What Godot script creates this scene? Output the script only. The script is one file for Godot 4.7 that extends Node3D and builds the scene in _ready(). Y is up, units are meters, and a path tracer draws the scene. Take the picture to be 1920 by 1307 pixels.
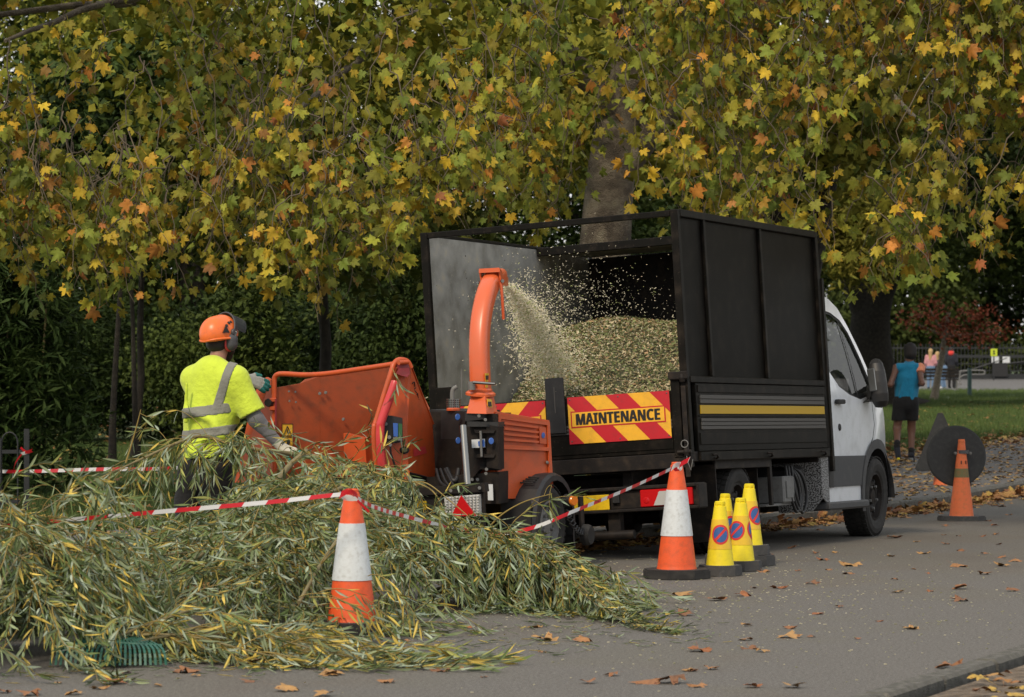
extends Node3D

# ---------- mesh builder ----------
class MB:
	var v := PackedVector3Array()
	var n := PackedVector3Array()
	var uv := PackedVector2Array()
	var c := PackedColorArray()
	var col := Color.WHITE
	func tri(a: Vector3, b: Vector3, d: Vector3) -> void:
		var nn := (d - a).cross(b - a).normalized()
		v.append(a); v.append(b); v.append(d)
		for i in 3:
			n.append(nn); c.append(col)
		uv.append(Vector2(a.x + a.z, -a.y)); uv.append(Vector2(b.x + b.z, -b.y)); uv.append(Vector2(d.x + d.z, -d.y))
	func quad(a: Vector3, b: Vector3, d: Vector3, e: Vector3) -> void:
		tri(a, b, d); tri(a, d, e)
	func trin(a: Vector3, b: Vector3, d: Vector3, na: Vector3, nb: Vector3, nd: Vector3, ua := Vector2.ZERO, ub := Vector2.ZERO, ud := Vector2.ZERO) -> void:
		if (d - a).cross(b - a).dot(na + nb + nd) < 0.0:
			v.append(a); v.append(d); v.append(b)
			n.append(na); n.append(nd); n.append(nb)
			uv.append(ua); uv.append(ud); uv.append(ub)
		else:
			v.append(a); v.append(b); v.append(d)
			n.append(na); n.append(nb); n.append(nd)
			uv.append(ua); uv.append(ub); uv.append(ud)
		for i in 3: c.append(col)
	func quadn(a: Vector3, b: Vector3, d: Vector3, e: Vector3, na: Vector3, nb: Vector3, nd: Vector3, ne: Vector3, ua := Vector2.ZERO, ub := Vector2.ZERO, ud := Vector2.ZERO, ue := Vector2.ZERO) -> void:
		trin(a, b, d, na, nb, nd, ua, ub, ud); trin(a, d, e, na, nd, ne, ua, ud, ue)
	func box(ce: Vector3, s: Vector3, bas := Basis.IDENTITY, bev := 0.0) -> void:
		var h := s * 0.5
		var b := minf(bev, minf(h.x, minf(h.y, h.z)) * 0.45)
		for ax in 3:
			var a1 := (ax + 1) % 3
			var a2 := (ax + 2) % 3
			for sg in [-1.0, 1.0]:
				var q := []
				for k in [[-1.0, -1.0], [1.0, -1.0], [1.0, 1.0], [-1.0, 1.0]]:
					var p := Vector3.ZERO
					p[ax] = sg * h[ax]; p[a1] = k[0] * (h[a1] - b); p[a2] = k[1] * (h[a2] - b)
					q.append(ce + bas * p)
				if sg < 0: quad(q[0], q[1], q[2], q[3])
				else: quad(q[3], q[2], q[1], q[0])
		if b <= 0.0: return
		for ax in 3:
			var a1 := (ax + 1) % 3
			var a2 := (ax + 2) % 3
			for s1 in [-1.0, 1.0]:
				for s2 in [-1.0, 1.0]:
					var p := Vector3.ZERO
					var r := Vector3.ZERO
					p[a1] = s1 * h[a1]; p[a2] = s2 * (h[a2] - b)
					r[a1] = s1 * (h[a1] - b); r[a2] = s2 * h[a2]
					var lo := Vector3.ZERO
					lo[ax] = -(h[ax] - b)
					var A := ce + bas * (p + lo)
					var B := ce + bas * (p - lo)
					var C := ce + bas * (r - lo)
					var D := ce + bas * (r + lo)
					if s1 * s2 > 0: quad(D, C, B, A)
					else: quad(A, B, C, D)
		for sx in [-1.0, 1.0]:
			for sy in [-1.0, 1.0]:
				for sz in [-1.0, 1.0]:
					var A := ce + bas * Vector3(sx * h.x, sy * (h.y - b), sz * (h.z - b))
					var B := ce + bas * Vector3(sx * (h.x - b), sy * h.y, sz * (h.z - b))
					var C := ce + bas * Vector3(sx * (h.x - b), sy * (h.y - b), sz * h.z)
					if sx * sy * sz > 0: tri(C, B, A)
					else: tri(A, B, C)
	func tube(pts: Array, rad, sides := 8, caps := true, flat := 1.0) -> void:
		var m := pts.size()
		var up := Vector3.UP
		var t0: Vector3 = (pts[1] - pts[0]).normalized()
		if absf(t0.dot(up)) > 0.9: up = Vector3.RIGHT
		var x := up.cross(t0).normalized()
		var prev := []
		var prevn := []
		var along := 0.0
		for i in m:
			var t: Vector3
			if i == 0: t = t0
			elif i == m - 1: t = (pts[i] - pts[i - 1]).normalized()
			else: t = ((pts[i + 1] - pts[i]).normalized() + (pts[i] - pts[i - 1]).normalized()).normalized()
			x = (x - t * x.dot(t)).normalized()
			var y := t.cross(x)
			var r: float = rad[i] if rad is Array or rad is PackedFloat32Array else rad
			var ring := []
			var rn := []
			for s in sides:
				var an := TAU * s / sides
				var dn: Vector3 = x * cos(an) + y * sin(an) * flat
				rn.append(dn.normalized()); ring.append(pts[i] + dn * r)
			if i > 0:
				var len: float = (pts[i] - pts[i - 1]).length()
				for s in sides:
					var q := (s + 1) % sides
					quadn(prev[s], ring[s], ring[q], prev[q], prevn[s], rn[s], rn[q], prevn[q], Vector2(float(s) / sides, along), Vector2(float(s) / sides, along + len), Vector2(float(s + 1) / sides, along + len), Vector2(float(s + 1) / sides, along))
				along += len
			if caps and (i == 0 or i == m - 1):
				var nn: Vector3 = -t if i == 0 else t
				for s in range(1, sides - 1): trin(ring[0], ring[s], ring[s + 1], nn, nn, nn)
			prev = ring; prevn = rn
	func lathe(prof: Array, sides: int, xf := Transform3D.IDENTITY, squash := Vector2.ONE) -> void:
		for i in prof.size() - 1:
			var a: Vector2 = prof[i]
			var b: Vector2 = prof[i + 1]
			var e := b - a
			if e.length() < 1e-7: continue
			var nr := Vector2(e.y, -e.x).normalized()
			for s in sides:
				var a0 := TAU * s / sides
				var a1 := TAU * (s + 1) / sides
				var d0 := Vector3(cos(a0) * squash.x, 0, sin(a0) * squash.y)
				var d1 := Vector3(cos(a1) * squash.x, 0, sin(a1) * squash.y)
				var n0 := (xf.basis * (d0 * nr.x + Vector3.UP * nr.y)).normalized()
				var n1 := (xf.basis * (d1 * nr.x + Vector3.UP * nr.y)).normalized()
				var u0 := float(s) / sides
				var u1 := float(s + 1) / sides
				quadn(xf * (d0 * a.x + Vector3.UP * a.y), xf * (d0 * b.x + Vector3.UP * b.y), xf * (d1 * b.x + Vector3.UP * b.y), xf * (d1 * a.x + Vector3.UP * a.y), n0, n0, n1, n1, Vector2(u0, a.y), Vector2(u0, b.y), Vector2(u1, b.y), Vector2(u1, a.y))
	func slab(pts: Array, ext: Vector3) -> void:
		# a flat-ish outline given thickness
		var m := pts.size()
		var nn := Vector3.ZERO
		for i in m: nn += (pts[i] as Vector3).cross(pts[(i + 1) % m])
		nn = nn.normalized()
		var ux := (pts[1] - pts[0] as Vector3).normalized()
		ux = (ux - nn * ux.dot(nn)).normalized()
		var uy := nn.cross(ux)
		var flat := PackedVector2Array()
		for p in pts: flat.append(Vector2((p as Vector3).dot(ux), (p as Vector3).dot(uy)))
		var idx := Geometry2D.triangulate_polygon(flat)
		for i in range(0, idx.size(), 3):
			var a: Vector3 = pts[idx[i]]
			var b: Vector3 = pts[idx[i + 1]]
			var d: Vector3 = pts[idx[i + 2]]
			var fn := (d - a).cross(b - a)
			if fn.dot(ext) > 0.0:
				tri(a, d, b); tri(a + ext, b + ext, d + ext)
			else:
				tri(a, b, d); tri(a + ext, d + ext, b + ext)
		var ctr := Vector3.ZERO
		for p in pts: ctr += p
		ctr = ctr / m + ext * 0.5
		for i in m:
			var a: Vector3 = pts[i]
			var b: Vector3 = pts[(i + 1) % m]
			var fn := (b + ext - a).cross(b - a)
			if fn.dot(a + (b - a) * 0.5 + ext * 0.5 - ctr) >= 0.0: quad(a, b, b + ext, a + ext)
			else: quad(a + ext, b + ext, b, a)
	func mesh() -> ArrayMesh:
		var ar := []
		ar.resize(Mesh.ARRAY_MAX)
		ar[Mesh.ARRAY_VERTEX] = v; ar[Mesh.ARRAY_NORMAL] = n; ar[Mesh.ARRAY_TEX_UV] = uv; ar[Mesh.ARRAY_COLOR] = c
		var m := ArrayMesh.new()
		m.add_surface_from_arrays(Mesh.PRIMITIVE_TRIANGLES, ar)
		return m

var names := {}
var M := {}
var rng := RandomNumberGenerator.new()

func rf(a: float, b: float) -> float: return rng.randf_range(a, b)

func numbered(called: String) -> String:
	if not names.has(called):
		names[called] = 0
		return called
	names[called] += 1
	return "%s_%03d" % [called, names[called]]

func tag(o: Node, label: String, category: String, group := "") -> void:
	o.set_meta("label", label); o.set_meta("category", category)
	if group: o.set_meta("group", group)

func thing(called: String, label: String, category: String, at := Vector3.ZERO, turn := 0.0, group := "") -> Node3D:
	var o := Node3D.new()
	o.name = numbered(called)
	add_child(o)
	o.position = at; o.rotation.y = turn
	tag(o, label, category, group)
	return o

func part(parent: Node, called: String, mb, m: Material, world := false, label := "") -> MeshInstance3D:
	var o := MeshInstance3D.new()
	o.mesh = mb.mesh() if mb is MB else mb
	o.material_override = m
	o.name = numbered(called) if parent == self else called
	parent.add_child(o, true)
	if world:
		var p := parent
		var t := Transform3D.IDENTITY
		while p != self:
			t = (p as Node3D).transform * t
			p = p.get_parent()
		o.transform = t.affine_inverse()
	if label: o.set_meta("label", label)
	return o

func sub(parent: Node, called: String, mb, m: Material) -> MeshInstance3D:
	# a sub-part drawn in its part's own axes
	return part(parent, called, mb, m)

func structure(called: String, mb: MB, m: Material) -> MeshInstance3D:
	var o := part(self, called, mb, m)
	o.set_meta("kind", "structure")
	return o

func copies(parent: Node, called: String, mesh: Mesh, m: Material, where: Array, tint = null, stuff := true) -> MultiMeshInstance3D:
	var o := MultiMeshInstance3D.new()
	var mm := MultiMesh.new()
	mm.transform_format = MultiMesh.TRANSFORM_3D
	mm.use_colors = tint != null
	mm.mesh = mesh
	mm.instance_count = where.size()
	for i in where.size():
		mm.set_instance_transform(i, where[i])
		if tint != null: mm.set_instance_color(i, tint[i])
	o.multimesh = mm
	o.material_override = m
	o.name = numbered(called) if parent == self else called
	parent.add_child(o, true)
	if stuff: o.set_meta("kind", "stuff")
	return o

func twin(o: Node3D, at: Vector3, turn := 0.0, label := "") -> Node3D:
	var d := o.duplicate() as Node3D
	d.name = numbered(String(o.name).rstrip("0123456789").trim_suffix("_"))
	add_child(d)
	d.position = at; d.rotation.y = turn
	if label: d.set_meta("label", label)
	return d

# the road falls away gently beyond the lorry's tail
func gy(d: float) -> float: return -0.0125 * clampf(d - 25.0, 0.0, 12.0)
func P(x: float, d: float, up := 0.0) -> Vector3: return Vector3(x, gy(d) + up, -d)

# ---------- materials ----------
func lin(r: float, g: float, b: float) -> Color: return Color(r, g, b).linear_to_srgb()

func noise_image(sd: int, freq: float, oct: int, size := 256) -> Image:
	var f := FastNoiseLite.new()
	f.seed = sd; f.frequency = freq; f.fractal_octaves = oct
	f.noise_type = FastNoiseLite.TYPE_SIMPLEX_SMOOTH
	return f.get_seamless_image(size, size)

func ramp_tex(sd: int, freq: float, oct: int, stops: Array, size := 256, speck := 0.0, speck_col := Color.WHITE) -> ImageTexture:
	# stops: [[at, linear colour], ...]; speck: share of single texels of speck_col
	var im := noise_image(sd, freq, oct, size)
	im.convert(Image.FORMAT_L8)
	var src := im.get_data()
	var g := Gradient.new()
	g.offsets = PackedFloat32Array(stops.map(func(s): return s[0]))
	g.colors = PackedColorArray(stops.map(func(s): return (s[1] as Color).linear_to_srgb()))
	var lut := PackedByteArray()
	for i in 256:
		var k := g.sample(i / 255.0)
		lut.append(int(clampf(k.r, 0, 1) * 255)); lut.append(int(clampf(k.g, 0, 1) * 255)); lut.append(int(clampf(k.b, 0, 1) * 255))
	var out := PackedByteArray()
	out.resize(size * size * 3)
	for i in size * size:
		var s := src[i] * 3
		out[i * 3] = lut[s]; out[i * 3 + 1] = lut[s + 1]; out[i * 3 + 2] = lut[s + 2]
	if speck > 0.0:
		var r := RandomNumberGenerator.new()
		r.seed = sd * 7 + 1
		var sc := speck_col.linear_to_srgb()
		for k in int(size * size * speck):
			var at := r.randi_range(0, size * size - 1)
			var w := r.randf_range(0.3, 1.0)
			for q in 1 + r.randi_range(0, 1):
				var i := ((at + q) % (size * size)) * 3
				out[i] = int(lerpf(out[i], sc.r * 255, w)); out[i + 1] = int(lerpf(out[i + 1], sc.g * 255, w)); out[i + 2] = int(lerpf(out[i + 2], sc.b * 255, w))
	return ImageTexture.create_from_image(Image.create_from_data(size, size, false, Image.FORMAT_RGB8, out))

func mat(called: String, col: Color, rough := 0.6, metal := 0.0) -> StandardMaterial3D:
	var m := StandardMaterial3D.new()
	m.resource_name = called
	m.albedo_color = col.linear_to_srgb()
	m.roughness = rough; m.metallic = metal
	m.vertex_color_use_as_albedo = false
	M[called] = m
	return m

func textured(called: String, t: Texture2D, rough: float, scale: float, bump: Texture2D = null, depth := 0.0, metal := 0.0, world := false) -> StandardMaterial3D:
	var m := mat(called, Color.WHITE, rough, metal)
	m.albedo_texture = t
	m.uv1_triplanar = true
	m.uv1_world_triplanar = world
	m.uv1_scale = Vector3.ONE * scale
	if bump:
		m.heightmap_enabled = true; m.heightmap_texture = bump; m.heightmap_scale = depth
	return m

func tinted(called: String, rough := 0.6, back := 0.0) -> StandardMaterial3D:
	var m := mat(called, Color.WHITE, rough)
	m.vertex_color_use_as_albedo = true
	m.cull_mode = BaseMaterial3D.CULL_DISABLED
	if back > 0.0:
		m.backlight_enabled = true; m.backlight = Color(back, back, back)
	return m

func painted(called: String, c: Color, rough: float, sd: int, dirt: Color, amount := 0.35, scale := 1.5, speck := 0.006) -> StandardMaterial3D:
	# paint with uneven dust and specks of dirt
	var c2 := c.lerp(dirt, amount)
	return textured(called, ramp_tex(sd, 0.018, 5, [[0.0, c2], [0.38, c.lerp(dirt, amount * 0.25)], [0.6, c], [0.85, c], [1.0, c.lerp(dirt, amount * 0.5)]], 256, speck, dirt), rough, scale)

# ---------- smooth bodies: tapered capsules joined and meshed as surface nets ----------
func bone(a: Vector3, b: Vector3, ra: float, rb: float, w := Vector3.ZERO, fac := 1.0) -> Array: return [a, b, ra, rb, w, fac]

func body_mesh(prims: Array, cell: float, k: float, cuts := []) -> MB:
	var lo := Vector3.INF
	var hi := -Vector3.INF
	for p in prims:
		var r: float = maxf(p[2], p[3]) * maxf(p[5], 1.0) + cell * 2.0 + k * 0.3
		lo = lo.min((p[0] as Vector3).min(p[1]) - Vector3.ONE * r)
		hi = hi.max((p[0] as Vector3).max(p[1]) + Vector3.ONE * r)
	var nx := int((hi.x - lo.x) / cell) + 2
	var ny := int((hi.y - lo.y) / cell) + 2
	var nz := int((hi.z - lo.z) / cell) + 2
	var f := PackedFloat32Array()
	f.resize(nx * ny * nz)
	f.fill(100.0)
	for p in prims:
		var a: Vector3 = p[0]
		var b: Vector3 = p[1]
		var ra: float = p[2]
		var rb: float = p[3]
		var w: Vector3 = p[4]
		var fi: float = 1.0 / p[5] - 1.0
		var ab := b - a
		var il := 1.0 / maxf(ab.length_squared(), 1e-9)
		var pad := Vector3.ONE * (maxf(ra, rb) * maxf(p[5], 1.0) + cell * 2.0 + k)
		var l0 := ((a.min(b) - pad - lo) / cell).floor()
		var h0 := ((a.max(b) + pad - lo) / cell).ceil()
		for z in range(maxi(0, int(l0.z)), mini(nz, int(h0.z) + 1)):
			for y in range(maxi(0, int(l0.y)), mini(ny, int(h0.y) + 1)):
				var row := (z * ny + y) * nx
				for x in range(maxi(0, int(l0.x)), mini(nx, int(h0.x) + 1)):
					var q := lo + Vector3(x, y, z) * cell - a
					var t := clampf(q.dot(ab) * il, 0.0, 1.0)
					q -= ab * t
					if fi != 0.0: q += w * (q.dot(w) * fi)
					var d := q.length() - lerpf(ra, rb, t)
					var o := f[row + x]
					var h := k - absf(o - d)
					f[row + x] = minf(o, d) - (h * h / k * 0.25 if h > 0.0 else 0.0)
	for cu in cuts:
		var co: Vector3 = cu[0]
		var cn: Vector3 = cu[1]
		var lim: float = cu[2] if cu.size() > 2 else 1e9
		for z in nz:
			for y in ny:
				for x in nx:
					var q := lo + Vector3(x, y, z) * cell - co
					if q.length() < lim:
						var i := (z * ny + y) * nx + x
						f[i] = maxf(f[i], q.dot(cn))
	var id := PackedInt32Array()
	id.resize(nx * ny * nz)
	id.fill(-1)
	var pts := PackedVector3Array()
	var nrm := PackedVector3Array()
	var off := PackedInt32Array([0, 1, nx, nx + 1, nx * ny, nx * ny + 1, nx * ny + nx, nx * ny + nx + 1])
	var e := [[0, 1], [2, 3], [4, 5], [6, 7], [0, 2], [1, 3], [4, 6], [5, 7], [0, 4], [1, 5], [2, 6], [3, 7]]
	for z in nz - 1:
		for y in ny - 1:
			for x in nx - 1:
				var i := (z * ny + y) * nx + x
				var neg := 0
				for q in 8:
					if f[i + off[q]] < 0.0: neg += 1
				if neg == 0 or neg == 8: continue
				var s := Vector3.ZERO
				var m := 0
				for ed in e:
					var fa := f[i + off[ed[0]]]
					var fb := f[i + off[ed[1]]]
					if (fa < 0.0) != (fb < 0.0):
						var t := fa / (fa - fb)
						var pa := Vector3(ed[0] & 1, (ed[0] >> 1) & 1, ed[0] >> 2)
						var pb := Vector3(ed[1] & 1, (ed[1] >> 1) & 1, ed[1] >> 2)
						s += pa.lerp(pb, t)
						m += 1
				s /= m
				id[i] = pts.size()
				pts.append(lo + (Vector3(x, y, z) + s) * cell)
				var g := Vector3(f[i + off[1]] + f[i + off[3]] + f[i + off[5]] + f[i + off[7]] - f[i] - f[i + off[2]] - f[i + off[4]] - f[i + off[6]], f[i + off[2]] + f[i + off[3]] + f[i + off[6]] + f[i + off[7]] - f[i] - f[i + off[1]] - f[i + off[4]] - f[i + off[5]], f[i + off[4]] + f[i + off[5]] + f[i + off[6]] + f[i + off[7]] - f[i] - f[i + off[1]] - f[i + off[2]] - f[i + off[3]])
				nrm.append(g.normalized())
	var mb := MB.new()
	var st := [1, nx, nx * ny]
	for z in range(1, nz - 1):
		for y in range(1, ny - 1):
			for x in range(1, nx - 1):
				var i := (z * ny + y) * nx + x
				for ax in 3:
					var a1: int = st[(ax + 1) % 3]
					var a2: int = st[(ax + 2) % 3]
					if (f[i] < 0.0) == (f[i + st[ax]] < 0.0): continue
					var q := [id[i], id[i - a1], id[i - a1 - a2], id[i - a2]]
					if q.min() < 0: continue
					mb.quadn(pts[q[0]], pts[q[1]], pts[q[2]], pts[q[3]], nrm[q[0]], nrm[q[1]], nrm[q[2]], nrm[q[3]])
	return mb

func spline(pts: Array, per := 6) -> Array:
	var out := []
	for i in pts.size() - 1:
		var p0: Vector3 = pts[maxi(i - 1, 0)]
		var p1: Vector3 = pts[i]
		var p2: Vector3 = pts[i + 1]
		var p3: Vector3 = pts[mini(i + 2, pts.size() - 1)]
		for k in per: out.append(p1.cubic_interpolate(p2, p0, p3, float(k) / per))
	out.append(pts[-1])
	return out

func _ready() -> void:
	# ---- camera, sky, sun, exposure ----
	var cam := Camera3D.new()
	cam.name = "camera"
	cam.fov = 11.844
	cam.near = 0.5; cam.far = 6000.0
	add_child(cam)
	cam.position = Vector3(0, 1.6, 0)
	cam.rotation_degrees = Vector3(0.0136, 0, 0)
	var lens := CameraAttributesPhysical.new()
	lens.frustum_focal_length = 115.7
	lens.frustum_focus_distance = 25.5
	lens.exposure_aperture = 7.0
	lens.frustum_near = 0.5; lens.frustum_far = 6000.0
	cam.attributes = lens
	cam.fov = 11.844; cam.near = 0.5; cam.far = 6000.0
	var env := Environment.new()
	env.background_mode = Environment.BG_SKY
	var sky := Sky.new()
	var sm := ProceduralSkyMaterial.new()
	sm.sky_top_color = Color(0.8, 0.82, 0.85)
	sm.sky_horizon_color = Color(0.9, 0.895, 0.88)
	sm.sky_curve = 0.25
	sm.ground_bottom_color = Color(0.2, 0.2, 0.18)
	sm.ground_horizon_color = Color(0.5, 0.5, 0.48)
	sm.sun_angle_max = 30.0
	sky.sky_material = sm
	env.sky = sky
	env.background_energy_multiplier = 0.78
	env.tonemap_mode = Environment.TONE_MAPPER_LINEAR
	env.tonemap_exposure = 1.7
	env.sdfgi_enabled = true; env.ssao_enabled = true; env.ssil_enabled = true
	var we := WorldEnvironment.new()
	we.name = "world_environment"
	we.environment = env
	add_child(we)
	var sun := DirectionalLight3D.new()
	sun.name = "sun"
	sun.light_color = Color(1.0, 0.93, 0.83)
	sun.light_energy = 0.5
	sun.light_angular_distance = 10.0
	sun.shadow_enabled = true
	add_child(sun)
	sun.look_at_from_position(Vector3.ZERO, Vector3(0.46, -1.0, -0.95))
	rng.seed = 20
	make_materials()
	make_ground()
	make_trees()
	make_truck()
	make_chipper()
	make_worker()
	make_runner()
	make_far_things()
	make_willow()
	make_cones()
	make_tapes()
	make_fence_and_rake()
	make_fallen_leaves()

func make_materials() -> void:
	var asphalt := ramp_tex(3, 0.09, 4, [[0.0, Color(0.068, 0.062, 0.054)], [0.4, Color(0.11, 0.101, 0.089)], [0.6, Color(0.128, 0.118, 0.103)], [1.0, Color(0.182, 0.168, 0.147)]], 512, 0.05, Color(0.34, 0.33, 0.31))
	var ab := ImageTexture.create_from_image(noise_image(5, 0.16, 3, 512))
	textured("asphalt", asphalt, 0.88, 0.8, ab, 0.7, 0.0, true).vertex_color_use_as_albedo = true
	textured("pavement_asphalt", ramp_tex(4, 0.08, 4, [[0.0, Color(0.07, 0.067, 0.063)], [0.5, Color(0.115, 0.11, 0.104)], [1.0, Color(0.17, 0.16, 0.15)]], 256, 0.05, Color(0.25, 0.24, 0.22)), 0.9, 0.8, ab, 0.6, 0.0, true)
	textured("kerb_stone", ramp_tex(6, 0.05, 5, [[0.0, Color(0.05, 0.046, 0.037)], [0.45, Color(0.1, 0.094, 0.08)], [1.0, Color(0.19, 0.178, 0.155)]], 256, 0.03, Color(0.1, 0.12, 0.05)), 0.9, 1.1, ab, 0.8, 0.0, true)
	textured("earth", ramp_tex(7, 0.05, 5, [[0.0, Color(0.06, 0.045, 0.03)], [0.5, Color(0.15, 0.115, 0.08)], [1.0, Color(0.27, 0.21, 0.15)]], 256, 0.05, Color(0.2, 0.1, 0.03)), 0.95, 0.9, ab, 1.2, 0.0, true)
	textured("lawn_soil", ramp_tex(8, 0.04, 5, [[0.0, Color(0.022, 0.034, 0.01)], [0.5, Color(0.045, 0.074, 0.016)], [1.0, Color(0.078, 0.115, 0.026)]], 256, 0.02, Color(0.22, 0.13, 0.04)), 0.95, 0.6, ab, 1.0, 0.0, true)
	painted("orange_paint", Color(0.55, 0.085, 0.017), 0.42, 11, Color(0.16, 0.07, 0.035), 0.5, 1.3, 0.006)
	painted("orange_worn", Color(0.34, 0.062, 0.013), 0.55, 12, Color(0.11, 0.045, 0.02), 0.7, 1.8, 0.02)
	var cp: StandardMaterial3D = painted("chute_paint", Color(0.66, 0.115, 0.03), 0.36, 13, Color(0.4, 0.16, 0.07), 0.3, 1.5, 0.003)
	cp.clearcoat_enabled = true; cp.clearcoat = 0.3; cp.clearcoat_roughness = 0.3
	painted("red_paint", Color(0.6, 0.045, 0.05), 0.35, 14, Color(0.25, 0.1, 0.08), 0.4, 2.0, 0.004)
	painted("dark_red", Color(0.22, 0.016, 0.022), 0.5, 15, Color(0.12, 0.05, 0.04), 0.4, 3.0, 0.004)
	painted("black_paint", Color(0.008, 0.007, 0.006), 0.42, 16, Color(0.07, 0.055, 0.04), 0.35, 1.0, 0.008)
	painted("black_panel", Color(0.006, 0.005, 0.004), 0.36, 46, Color(0.05, 0.04, 0.03), 0.22, 0.8, 0.004)
	painted("black_steel", Color(0.014, 0.012, 0.011), 0.55, 17, Color(0.07, 0.05, 0.035), 0.5, 1.6, 0.02)
	painted("black_plastic", Color(0.014, 0.014, 0.015), 0.5, 18, Color(0.06, 0.055, 0.05), 0.3, 2.0, 0.004)
	painted("rubber", Color(0.02, 0.019, 0.018), 0.85, 19, Color(0.07, 0.065, 0.058), 0.5, 2.0, 0.01)
	painted("grey_rubber", Color(0.055, 0.055, 0.055), 0.85, 20, Color(0.12, 0.11, 0.1), 0.6, 4.0, 0.02)
	M.black_paint.metallic_specular = 0.22; M.black_panel.metallic_specular = 0.15; M.black_steel.metallic_specular = 0.3
	var wp: StandardMaterial3D = painted("white_paint", Color(0.84, 0.87, 0.9), 0.35, 21, Color(0.36, 0.35, 0.33), 0.3, 1.0, 0.003)
	wp.clearcoat_enabled = true; wp.clearcoat = 0.7; wp.clearcoat_roughness = 0.08
	painted("cladding", Color(0.05, 0.052, 0.055), 0.6, 22, Color(0.12, 0.11, 0.1), 0.3, 2.0, 0.004)
	textured("galvanised", ramp_tex(23, 0.02, 5, [[0.0, Color(0.24, 0.23, 0.2)], [0.45, Color(0.36, 0.35, 0.32)], [0.75, Color(0.44, 0.43, 0.4)], [1.0, Color(0.52, 0.48, 0.38)]], 256, 0.012, Color(0.6, 0.55, 0.42)), 0.5, 0.7, null, 0, 0.3)
	textured("speckled_panel", ramp_tex(24, 0.14, 4, [[0.0, Color(0.012, 0.011, 0.01)], [0.42, Color(0.03, 0.028, 0.026)], [0.5, Color(0.3, 0.3, 0.3)], [1.0, Color(0.4, 0.4, 0.4)]], 256), 0.7, 1.6)
	mat("aluminium", Color(0.1, 0.095, 0.088), 0.5, 0.5)
	painted("dull_metal", Color(0.16, 0.16, 0.155), 0.55, 25, Color(0.08, 0.07, 0.06), 0.6, 3.0, 0.02)
	mat("chrome", Color(0.26, 0.26, 0.25), 0.32, 1.0)
	mat("lens_clear", Color(0.62, 0.62, 0.6), 0.15, 0.3)
	mat("lens_red", Color(0.5, 0.01, 0.012), 0.18)
	mat("lens_amber", Color(0.6, 0.16, 0.01), 0.2)
	painted("sign_yellow", Color(0.84, 0.44, 0.028), 0.45, 26, Color(0.3, 0.17, 0.04), 0.3, 2.0, 0.004)
	painted("sign_red", Color(0.5, 0.012, 0.022), 0.45, 27, Color(0.2, 0.03, 0.03), 0.3, 2.0, 0.004)
	mat("ink", Color(0.012, 0.011, 0.01), 0.5)
	painted("plate_yellow", Color(0.72, 0.47, 0.01), 0.4, 28, Color(0.2, 0.14, 0.03), 0.35, 3.0, 0.01)
	mat("stripe_yellow", Color(0.55, 0.34, 0.012), 0.5)
	mat("sticker_yellow", Color(0.7, 0.42, 0.03), 0.45)
	mat("sticker_blue", Color(0.04, 0.12, 0.42), 0.4)
	mat("sticker_green", Color(0.03, 0.12, 0.04), 0.4)
	mat("sticker_white", Color(0.6, 0.63, 0.65), 0.45)
	var glass := mat("cab_glass", Color(0.02, 0.025, 0.025), 0.03)
	glass.transparency = BaseMaterial3D.TRANSPARENCY_ALPHA
	glass.albedo_color.a = 0.45; glass.metallic_specular = 0.32
	mat("interior", Color(0.02, 0.02, 0.021), 0.8)
	painted("cone_orange", Color(0.78, 0.1, 0.02), 0.55, 29, Color(0.16, 0.06, 0.03), 0.45, 4.0, 0.015)
	painted("cone_faded", Color(0.74, 0.16, 0.05), 0.6, 30, Color(0.18, 0.13, 0.05), 0.4, 4.0, 0.015)
	painted("cone_band_green", Color(0.14, 0.14, 0.06), 0.7, 31, Color(0.35, 0.12, 0.04), 0.6, 6.0, 0.02)
	painted("cone_white", Color(0.62, 0.66, 0.68), 0.5, 32, Color(0.3, 0.29, 0.26), 0.6, 5.0, 0.02)
	painted("cone_yellow", Color(0.84, 0.68, 0.012), 0.5, 33, Color(0.35, 0.27, 0.05), 0.25, 4.0, 0.008)
	painted("cone_yellow_sleeve", Color(0.78, 0.5, 0.025), 0.35, 34, Color(0.35, 0.22, 0.05), 0.25, 4.0, 0.008)
	mat("cone_blue", Color(0.03, 0.1, 0.3), 0.4)
	mat("cone_red", Color(0.62, 0.03, 0.02), 0.4)
	painted("sign_back", Color(0.02, 0.021, 0.022), 0.65, 35, Color(0.07, 0.07, 0.065), 0.4, 3.0, 0.02)
	var cloth := noise_image(36, 0.035, 4, 256)
	var cloth_bump := ImageTexture.create_from_image(cloth)
	for q in [["hi_vis", Color(0.55, 0.68, 0.05), 0.35], ["hi_vis_band", Color(0.2, 0.2, 0.17), 0.25], ["grey_sleeve", Color(0.13, 0.13, 0.135), 0.3], ["black_cloth", Color(0.01, 0.01, 0.011), 0.05], ["blue_cloth", Color(0.006, 0.2, 0.36), 0.4], ["denim", Color(0.12, 0.2, 0.32), 0.3], ["pink_cloth", Color(0.55, 0.26, 0.28), 0.3], ["navy_cloth", Color(0.014, 0.016, 0.025), 0.08], ["red_cloth", Color(0.7, 0.05, 0.04), 0.3], ["tan_cloth", Color(0.4, 0.28, 0.12), 0.3], ["peach_cloth", Color(0.75, 0.28, 0.16), 0.3]]:
		var c: Color = q[1]
		var m := textured(q[0], ramp_tex(40 + M.size(), 0.03, 4, [[0.0, c * 0.82], [0.5, c], [1.0, c * 1.1]], 128), 0.9, 3.0, cloth_bump, 0.5)
		m.rim_enabled = true; m.rim = q[2]
	mat("skin", Color(0.3, 0.15, 0.1), 0.55)
	mat("dark_skin", Color(0.15, 0.07, 0.045), 0.5)
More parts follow.
